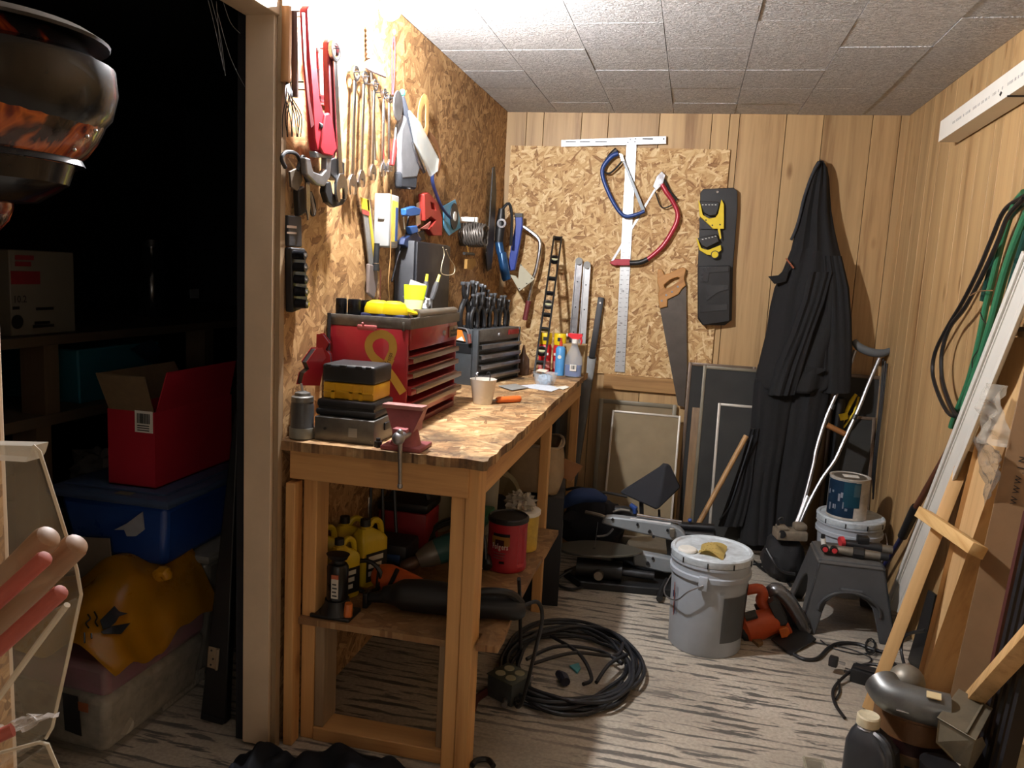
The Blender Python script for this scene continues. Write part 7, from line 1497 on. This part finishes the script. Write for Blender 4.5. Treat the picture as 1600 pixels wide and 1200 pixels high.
# stack: clear tote, tray, blue tote, red box
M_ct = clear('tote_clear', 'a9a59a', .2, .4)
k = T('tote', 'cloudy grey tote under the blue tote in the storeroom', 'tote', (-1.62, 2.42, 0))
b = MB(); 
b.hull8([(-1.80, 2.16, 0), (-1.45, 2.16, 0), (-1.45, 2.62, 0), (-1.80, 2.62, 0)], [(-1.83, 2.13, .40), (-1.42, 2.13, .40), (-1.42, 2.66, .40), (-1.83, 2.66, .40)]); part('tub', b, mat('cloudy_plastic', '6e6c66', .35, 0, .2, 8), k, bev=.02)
part('lid', MB().box(-1.85, -1.40, 2.11, 2.68, .4005, .43, .012), mat('cloudy_lid', '75736e', .4), k)
k = T('tote', 'blue lidded tote under the open red box in the storeroom', 'tote', (-1.62, 2.25, .431))
M_bt = mat('tote_blue', '1d3f86', .3, 0, .12, 6)
b = MB(); b.hull8([(-1.78, 1.985, .4315), (-1.465, 1.985, .4315), (-1.465, 2.48, .4315), (-1.78, 2.48, .4315)], [(-1.81, 1.96, .625), (-1.44, 1.96, .625), (-1.44, 2.51, .625), (-1.81, 2.51, .625)])
part('tub', b, M_bt, k, bev=.02); part('lid', MB().box(-1.835, -1.415, 1.935, 2.535, .6255, .655, .012), mat('lid_slate', '3b4a68', .35, 0, .1), k, 'greyer blue lid')
part('lid_sticker', MB().box(-1.60, -1.55, 1.945, 1.97, .6555, .657), mat('lid_tape', '6c6858', .6), k); part('lid_panel', MB().box(-1.80, -1.45, 1.97, 2.50, .6555, .664, .006), mat('lid_slate', '3b4a68'), k)
q = PY(208, 820, 1.955); part('cloth_patch', MB().prism([PY(x, y, 1.958) for x, y in ((178, 828), (198, 818), (222, 800), (225, 828), (212, 838), (198, 838), (194, 828))], (0, .004, 0)), mat('pale_cloth', '8c8f98', .8), k, 'pale crumpled cloth showing through')
k = T('carton', 'open red cardboard box with a barcode label on the blue tote', 'box', (-1.6, 2.2, .6645))
M_rb = mat('box_crimson', '9c1428', .6, 0, .06); M_kb = mat('kraft_inside', '6b5840', .8, 0, .15, 40)
z0, z1 = .6645, .895; xb0, xb1, yb0, yb1 = -1.665, -1.505, 2.0, 2.40
b = MB(); t_ = .005
for bx_ in ((xb0, xb1, yb0, yb0+t_), (xb0, xb1, yb1-t_, yb1), (xb0, xb0+t_, yb0+t_, yb1-t_), (xb1-t_, xb1, yb0+t_, yb1-t_)): b.box(*bx_, z0, z1)
b.box(xb0, xb1, yb0, yb1, z0-.0, z0+.004); part('walls', b, M_rb, k)
part('flap', MB().prism([(xb0+.005, yb0, z1), (xb1-.005, yb0, z1), (xb1+.0, yb0-.045, z1+.11), (xb0, yb0-.045, z1+.11)], (0, .004, .002)), M_kb, k, 'flap showing brown inside')
part('flap', MB().prism([(xb1, yb0+.01, z1), (xb1, yb1-.01, z1), (xb1+.03, yb1-.02, z1+.12), (xb1+.03, yb0+.02, z1+.12)], (-.004, 0, .0)), M_rb, k, 'red flap')
part('flap', MB().prism([(xb0, yb0+.01, z1), (xb0, yb1-.01, z1), (xb0-.05, yb1-.02, z1+.1), (xb0-.05, yb0+.02, z1+.1)], (.004, 0, 0)), M_kb, k)
lx = min(PY(246, 660, yb0).x, xb1-.036); lz = PY(246, 660, yb0).z
bl_ = part('label', MB().box(lx-.03, lx+.03, yb0-.0012, yb0, lz-.035, lz+.035), M_white, k)
rr = random.Random(2); x = lx-.022; m_ = MB()
while x < lx+.022: wd = rr.choice((.001, .0018, .003)); m_.box(x, x+wd, yb0-.002, yb0-.0012, lz-.008, lz+.022); x += wd+rr.choice((.0012, .002))
part('barcode', m_, M_blk, bl_)['kind'] = 'stuff'; 
for z in (lz-.016, lz-.023, lz-.03): part('label_line', MB().box(lx-.022, lx+.018, yb0-.0018, yb0-.0012, z, z+.003), M_blk, bl_)
one('cardboard_sheet', MB().prism([PY(x, y, 1.93) for x, y in ((110, 838), (170, 842), (176, 900), (118, 905))], (0, .005, 0)), mat('grey_kraft', '6c6052', .8), 'greyish cardboard flap standing behind the yellow bag', 'cardboard')
# clear tote with craft things, yellow bag draped on it
k = T('tote', 'clear tote packed with pink and white things on the storeroom floor', 'tote', (-1.58, 1.9, 0))
tb = [(-1.72, 1.70, .002), (-1.435, 1.685, .002), (-1.425, 2.10, .002), (-1.72, 2.10, .002)]; tt = [(-1.75, 1.675, .285), (-1.405, 1.66, .285), (-1.395, 2.13, .285), (-1.75, 2.13, .285)]
part('tub', MB().hull8(tb, tt), clear('tote_wall', 'b4b0a6', .15, .28), k, bev=.012)
ins = lambda L_, s, z=None: [(V((-1.575, 1.9, p[2]))+(V(p)-V((-1.575, 1.9, p[2])))*s) for p in L_]
one('craft_fill', MB().hull8([(p.x, p.y, .01) for p in ins(tb, .94)], [(p.x, p.y, .18) for p in ins(tt, .92)]), mat('white_contents', '9c958a', .8, 0, .35, 18), 'pale jumble of craft things inside the clear tote', 'craft supplies', bev=.02, kind='stuff')
one('pink_cloth', MB().hull8([(p.x, p.y, .181) for p in ins(tt, .90)], [(p.x, p.y, .275) for p in ins(tt, .93)]), mat('pink_contents', '7c2c52', .8, 0, .35, 12), 'pink folded cloth at the top of the clear tote', 'cloth', bev=.02)
part('side_label', MB().prism([PY(x, y, 1.665) for x, y in ((98, 1082), (122, 1088), (128, 1150), (102, 1140))], (0, -.002, 0)), M_blk, k); part('label_stripe', MB().prism([PY(x, y, 1.6625) for x, y in ((122, 1096), (138, 1100), (138, 1114), (123, 1110))], (0, -.001, 0)), mat('label_orange', '8a4a28', .6), k)
one('wire_basket', MB().prism([PX(x, y, -1.445) for x, y in ((250, 1080), (318, 1042), (318, 1090), (255, 1122))], (.004, 0, 0)), mat('ribbed_white', 'a09a90', .6, 0, .4, 90), 'white ribbed panel inside the right side of the clear tote', 'basket')
one('paper_roll', MB().cyl(PX(190, 1132, -1.455), PX(190, 1132, -1.455)+V((.02, -.01, .006)), .024, .024, 24), mat('roll_white', 'a39c8e', .7), 'round white roll end inside the clear tote', 'roll')
k = T('plastic_bag', 'yellow plastic bag with a black printed emblem draped over the clear tote', 'bag', (-1.57, 1.9, .285))
def bz(u, v):
    x = -1.80+.43*u; y = 1.655+.465*v
    z = .31+.14*math.sin(min(1, u*1.05)*PI*.62+.35)*min(1, v*1.5+.2)-.85*max(0, u-.74)**1.3*(.25+.75*min(1, v/.4))
    z += .022*pnoise(V((u*5, v*6, 2)))+.014*math.sin(u*11+v*4)
    z -= .035*max(0, .16-v)/.16
    z += .03*math.exp(-((u-.9)/.28)**2)*max(0, 1-v/.3)
    if v > .55: z += .05*(v-.55)*math.sin(u*PI)
    return V((x, y, z))
b = MB(); b.grid(bz, 34, 34, .0012); M_yb = mat('bag_yellow', 'b8821a', .3, 0, .1, 10); part('sheet', b, M_yb, k, sharp=60)
part('rolled_top', MB().tube([PY(x, y, 1.96) for x, y in ((118, 905), (150, 925), (190, 928), (225, 918), (255, 895), (262, 905))], [.012, .02, .016, .018, .022, .012], 10, smooth=4), M_yb, k)
part('knot', MB().tube([PY(x, y, 2.02) for x, y in ((185, 905), (205, 885), (222, 878), (235, 900))], [.02, .028, .016, .02], 10, smooth=4), M_yb, k)
def onbag(x, y):
    d = ray(x, y); best = None
    for i in range(60):
        for j in range(60):
            P = bz(i/59, j/59); t_ = (P-EYE).dot(d)/d.dot(d); e = (EYE+d*t_-P).length
            if best is None or e < best[0]: best = (e, i/59, j/59)
    return best[1], best[2]
def emb(poly, m, nm):
    uv = [onbag(x, y) for x, y in poly]; b = MB(); top = [b.v(bz(u, v)+V((.004, -.006, .008))) for u, v in uv]; b.f(top); bmesh.ops.triangulate(b.b, faces=b.b.faces[:]); bmesh.ops.solidify(b.b, geom=list(b.b.faces), thickness=.001); return part(nm, b, m, k)
emb([(158, 972), (176, 950), (186, 955), (197, 962), (186, 966), (180, 976), (172, 985), (160, 985)], M_blk, 'emblem')
emb([(158, 990), (176, 982), (205, 979), (190, 994), (160, 992)], M_blk, 'emblem')
for pl in ([(137, 962), (143, 968), (136, 974), (141, 982)], [(148, 960), (154, 968), (148, 974), (153, 982)], [(136, 990), (136, 1006)], [(146, 990), (146, 998)]):
    P_ = [bz(*onbag(x, y))+V((.003, -.006, .007)) for x, y in pl]; part('bag_print', MB().tube(P_, .0022, 6, smooth=3), M_blk, k)
# black leaning board with hinge
k = T('door_panel', 'black board with a pale hinge leaning just inside the doorway', 'board', (-1.2, 1.9, 0))
bp_ = [PY(x, y, 1.93) for x, y in ((312, 1143), (352, 1147), (373, 640), (366, 640))]; bp_[0].z = bp_[1].z = .003
p0, p1 = (bp_[0]+bp_[1])/2, (bp_[2]+bp_[3])/2; F = framez(p0, p1-p0, (1, 0, 0))
part('board', MB().prism(bp_, (0, .03, 0)), mat('board_black', '0f0f12', .45, 0, .3), k, bev=.004)
hg = PP(332, 1026, F @ V((0, -.001, .2)), F.to_3x3() @ V((0, 1, 0))); hl = F.inverted() @ hg
part('hinge', MB(F).box(hl.x-.014, hl.x+.018, -.0035, -.0005, hl.z-.035, hl.z+.03, .001), mat('hinge_cream', '9a8a72', .45, .3), k, 'pale hinge leaf'); part('hinge_pin', MB(F).cyl((hl.x+.018, -.004, hl.z-.035), (hl.x+.018, -.004, hl.z+.03), .005, .005, 10), mat('hinge_cream', '9a8a72'), k)
for dx, dz in ((-.003, .02), (.004, -.005), (-.002, -.025)): part('screw_hole', MB(F).cyl((hl.x+dx, -.0034, hl.z+dz), (hl.x+dx, -.0045, hl.z+dz), .003, .003, 10), M_blk, k)
part('foot', MB(F).box(-.038, .036, -.004, .034, 0, .02, .004), M_dkst, k)
# cobwebs at the header
b = MB(); rr = random.Random(6)
for pl in (((325, 0), (335, 40), (350, 110)), ((330, 0), (345, 60), (352, 118)), ((338, 2), (342, 50), (348, 100)), ((348, 0), (360, 35), (375, 52)), ((340, 20), (360, 90), (385, 140)), ((410, 10), (402, 40), (396, 60))):
    b.tube([PX(x, y, XL-.10) for x, y in pl], .0006, 4, smooth=4)
one('cobweb', b, mat('web_grey', '8a8f98', .6), 'thin cobweb strands hanging from the doorway header', 'cobweb', kind='stuff')
# crumpled dark clothes on the floor along the bottom edge
def rag(c, sx, sy, h, seed, lab):
    def rf_(u, v):
        a, q = max(0, 1-((u-.5)*2)**2), max(0, 1-((v-.5)*2)**2)
        z = h*a**.5*q**.5*(1+.5*pnoise(V((u*5+seed, v*4, seed))))+.012*math.sin(u*17+seed+v*6)*min(u, 1-u, v, 1-v)*4
        return V((c[0]+sx*(u-.5), c[1]+sy*(v-.5), .004+max(0, z)))
    b = MB(); b.grid(rf_, 36, 22, .003)
    return one('rag', b, mat('rag_navy', '14161e', .9, 0, .5, 30), lab, 'cloth', sharp=70)
rag((-1.0, 1.72), .17, .22, .075, 3.2, 'dark blue checked cloth crumpled at the foot of the doorway trim'); rag((-.77, 1.75), .34, .24, .085, 8.5, 'dark cloth heap lying in front of the bench bottom rail')
one('black_clip', MB().tube([PZ(x, y, .012) for x, y in ((738, 1196), (745, 1188), (762, 1187), (771, 1197))], .008, 8, smooth=4), M_blk, 'small black looped item on the floor at the bottom edge', 'clip')
# ---------------- foreground: clear bins with sticks, helmet
M_ac = clear('acrylic', 'd9cfb8', .1, .07); M_ace = clear('acrylic_edge', 'e0d6c0', .2, .7)
Yb_ = .62; A = lambda x, y, Y=Yb_: PY(x, y, Y)
k = T('acrylic_bin', 'clear acrylic bin holding sticks at the near left edge', 'bin', A(0, 1190))
side = [(-60, 692), (50, 697), (60, 706), (90, 800), (118, 890), (125, 930), (104, 1030), (80, 1138), (70, 1155), (-60, 1215)]
part('side_panel', MB().prism([A(x, y) for x, y in side], (0, .003, 0)), M_ac, k)
part('side_panel', MB().prism([A(x, y)+V((0, -.16, 0)) for x, y in side], (0, .003, 0)), M_ac, k)
part('side_edge', MB().tube([A(x, y)+V((0, .0015, 0)) for x, y in side[1:9]], .0017, 8), M_ace, k)
part('front_panel', MB().prism([A(52, 700), A(118, 890), A(118, 890)+V((0, -.16, 0)), A(52, 700)+V((0, -.16, 0))], (-.003, 0, 0)), M_ac, k); part('lower_front', MB().prism([A(122, 935), A(80, 1140), A(80, 1140)+V((0, -.16, 0)), A(122, 935)+V((0, -.16, 0))], (-.003, 0, 0)), M_ac, k)
part('bottom', MB().prism([A(70, 1155), A(-60, 1213), A(-60, 1213)+V((0, -.16, 0)), A(70, 1155)+V((0, -.16, 0))], (0, 0, .003)), M_ac, k)
part('inner_rib', MB().tube([A(105, 945, Yb_-.01), A(60, 1005, Yb_-.01), A(-20, 1115, Yb_-.01)], .0032, 8), M_ace, k)
part('top_lip', MB().prism([A(-60, 694), A(50, 697), A(46, 712), (A(40, 722)), A(-60, 716)], (0, .02, 0)), clear('lip_clear', 'e8e2d4', .3, .6), k)
k2 = T('acrylic_bin', 'second clear acrylic bin at the bottom left corner', 'bin', A(0, 1300)); part('side_panel', MB().prism([A(x, y, .6) for x, y in ((-60, 1190), (60, 1160), (74, 1162), (92, 1205), (110, 1290), (-60, 1330))], (0, .003, 0)), M_ac, k2); part('side_edge', MB().tube([A(x, y, .6) for x, y in ((-60, 1192), (62, 1160), (74, 1163), (92, 1205), (110, 1290))], .002, 8), M_ace, k2)
part('front_panel', MB().prism([A(76, 1164, .6), A(108, 1285, .6), A(108, 1285, .6)+V((0, -.16, 0)), A(76, 1164, .6)+V((0, -.16, 0))], (-.003, 0, 0)), M_ac, k2)
M_dowel = wood('dowel_wood', 'a98768', '7c5c42', (.7, 0, .6), 30, .5, .95, False); M_pk = mat('salmon_stick', 'b05a4c', .6, 0, .12, 30)
for px0, px1, r_, m, Y, lab in (((-70, 985), (78, 836), .0125, M_dowel, .58, 'thick wooden dowel on the left in the acrylic bin'), ((-40, 1010), (122, 848), .0125, M_dowel, .605, 'thick wooden dowel whose end pokes out on the right of the acrylic bin'), ((-60, 990), (72, 870), .007, M_pk, .53, 'salmon red stick higher in the acrylic bin'), ((-60, 1065), (97, 923), .007, M_pk, .53, 'salmon red stick lower in the acrylic bin')):
    a, c_ = A(*px0, Y), A(*px1, Y); d = (c_-a).normalized(); b = MB(); x = d.orthogonal().normalized(); yv = d.cross(x)
    b.skin([b.ring(a, x, yv, r_, 18), b.ring(c_-d*r_*.5, x, yv, r_, 18), b.ring(c_-d*r_*.15, x, yv, r_*.86, 18), b.ring(c_, x, yv, r_*.55, 18)]); one('dowel' if m is M_dowel else 'painted_stick', b, m, lab, 'stick')
b = MB(); b.grid(lambda u, v: A(-40+90*u, 1130+30*v+12*math.sin(u*5), .54)+V((0, .03*v+.01*pnoise(V((u*5, v*5, 1))), .006*pnoise(V((u*9, v*7, 2))))), 14, 8, .0006); one('plastic_wrap', b, clear('wrap_clear', 'd8cfc6', .15, .5), 'torn clear wrapper lying in the bottom of the acrylic bin', 'wrapper')
one('painted_stick', MB().cyl(A(-50, 1172, .52), A(20, 1140, .54), .006, .006, 12), M_pk, 'short salmon stick under the clear wrapper', 'stick')
# helmet with flame paint
hc = PY(-20, 140, .86); k = T('helmet', 'black helmet with orange flame paint hanging at the top left', 'helmet', hc-V((0, 0, .16)))
t = NT('flame_paint'); co = t.coord(); n1 = t.n('ShaderNodeTexNoise', Vector=t.n('ShaderNodeMapping', Vector=co, Scale=(9, 9, 5)).outputs[0], Scale=1.3, Detail=4, Distortion=1.6)
c = t.ramp(n1.outputs[0], [(.44, (.012, .011, .012)), (.5, (.16, .02, .01)), (.56, (.5, .12, .02)), (.62, (.05, .015, .01)), (.7, (.01, .01, .01))])
t.link(c, t.b.inputs['Base Color']); t.b.inputs['Roughness'].default_value = .22; t.b.inputs['Coat Weight'].default_value = .6
M_fl = t.m; M_hg = mat('helmet_gloss', '0c0c10', .25, 0, .2, 5, 0, 1, .2)
b = MB(); R = []
for i in range(21):
    th_ = PI*i/20; ring = []
    for j in range(36):
        ph = 2*PI*j/36; x, y, z = .135*math.sin(th_)*math.cos(ph), .14*math.sin(th_)*math.sin(ph), -.118*math.cos(th_)
        if z > .07: z = .07+(z-.07)*.35
        ring.append(b.v(hc+V((x, y, z))))
    R.append(ring)
b.skin(R); bmesh.ops.remove_doubles(b.b, verts=b.b.verts, dist=1e-5); part('shell', b, M_fl, k, 'flame painted shell')
part('visor', MB().lathe([(.118, .04), (.142, .03), (.145, .0), (.138, -.03), (.12, -.052), (.115, -.05), (.135, -.0)], hc+V((.004, 0, .01)), n=40), M_hg, k, 'glossy dark visor band')
part('brim', MB().lathe([(.12, .075), (.139, .066), (.14, .07), (.122, .08)], hc, n=40), M_dkst, k)
part('chin', MB().lathe([(.115, -.075), (.108, -.06), (.095, -.10), (.06, -.125), (.001, -.13)], hc+V((-.01, 0, -.01)), n=36), M_hg, k, 'glossy chin piece')
part('lower_flame', MB().ball(hc+V((-.035, 0, -.135)), .05, 18), M_fl, k)
for x, y in ((149, 204), (136, 213), (116, 234)): part('rivet', MB().ball(PY(x, y, .79), .0022, 8), M_chrome, k)
part('hang_cord', MB().cyl(hc+V((0, 0, .085)), V((hc.x, hc.y, ZC)), .002, .002, 6), M_blk, k)
# ================================================================ camera, world, colour
cam = bpy.data.cameras.new('camera'); co_ = bpy.data.objects.new('camera', cam); COL.objects.link(co_)
cam.sensor_fit = 'HORIZONTAL'; cam.sensor_width = 36; cam.lens = FPX*36/1600; cam.clip_start = .02
co_.matrix_world = Matrix(((RGT.x, UPV.x, -FWD.x, EYE.x), (RGT.y, UPV.y, -FWD.y, EYE.y), (RGT.z, UPV.z, -FWD.z, EYE.z), (0, 0, 0, 1)))
SC.camera = co_
w = bpy.data.worlds.new('night'); SC.world = w; w.use_nodes = True
w.node_tree.nodes['Background'].inputs[0].default_value = (.01, .012, .02, 1); w.node_tree.nodes['Background'].inputs[1].default_value = .1
ld = bpy.data.lights.new('unseen_fill', 'AREA'); ld.energy = FILL; ld.color = (1, .92, .82); ld.shape = 'RECTANGLE'; ld.size = .9; ld.size_y = .6  # added unseen fill behind the viewer, standing in for the room's other light
lo = bpy.data.objects.new('unseen_fill', ld); COL.objects.link(lo); lo.location = (.75, -1.35, 1.35); lo.rotation_euler = (math.radians(86), 0, math.radians(18))
SC.view_settings.view_transform = 'Standard'; SC.view_settings.look = 'None'; SC.view_settings.exposure = .22; SC.view_settings.gamma = 1
for o in bpy.data.objects:
    if '_w' in o: del o['_w']
SC.cycles.max_bounces = 8; SC.cycles.transparent_max_bounces = 16; SC.cycles.sample_clamp_indirect = 4; SC.cycles.use_denoising = True
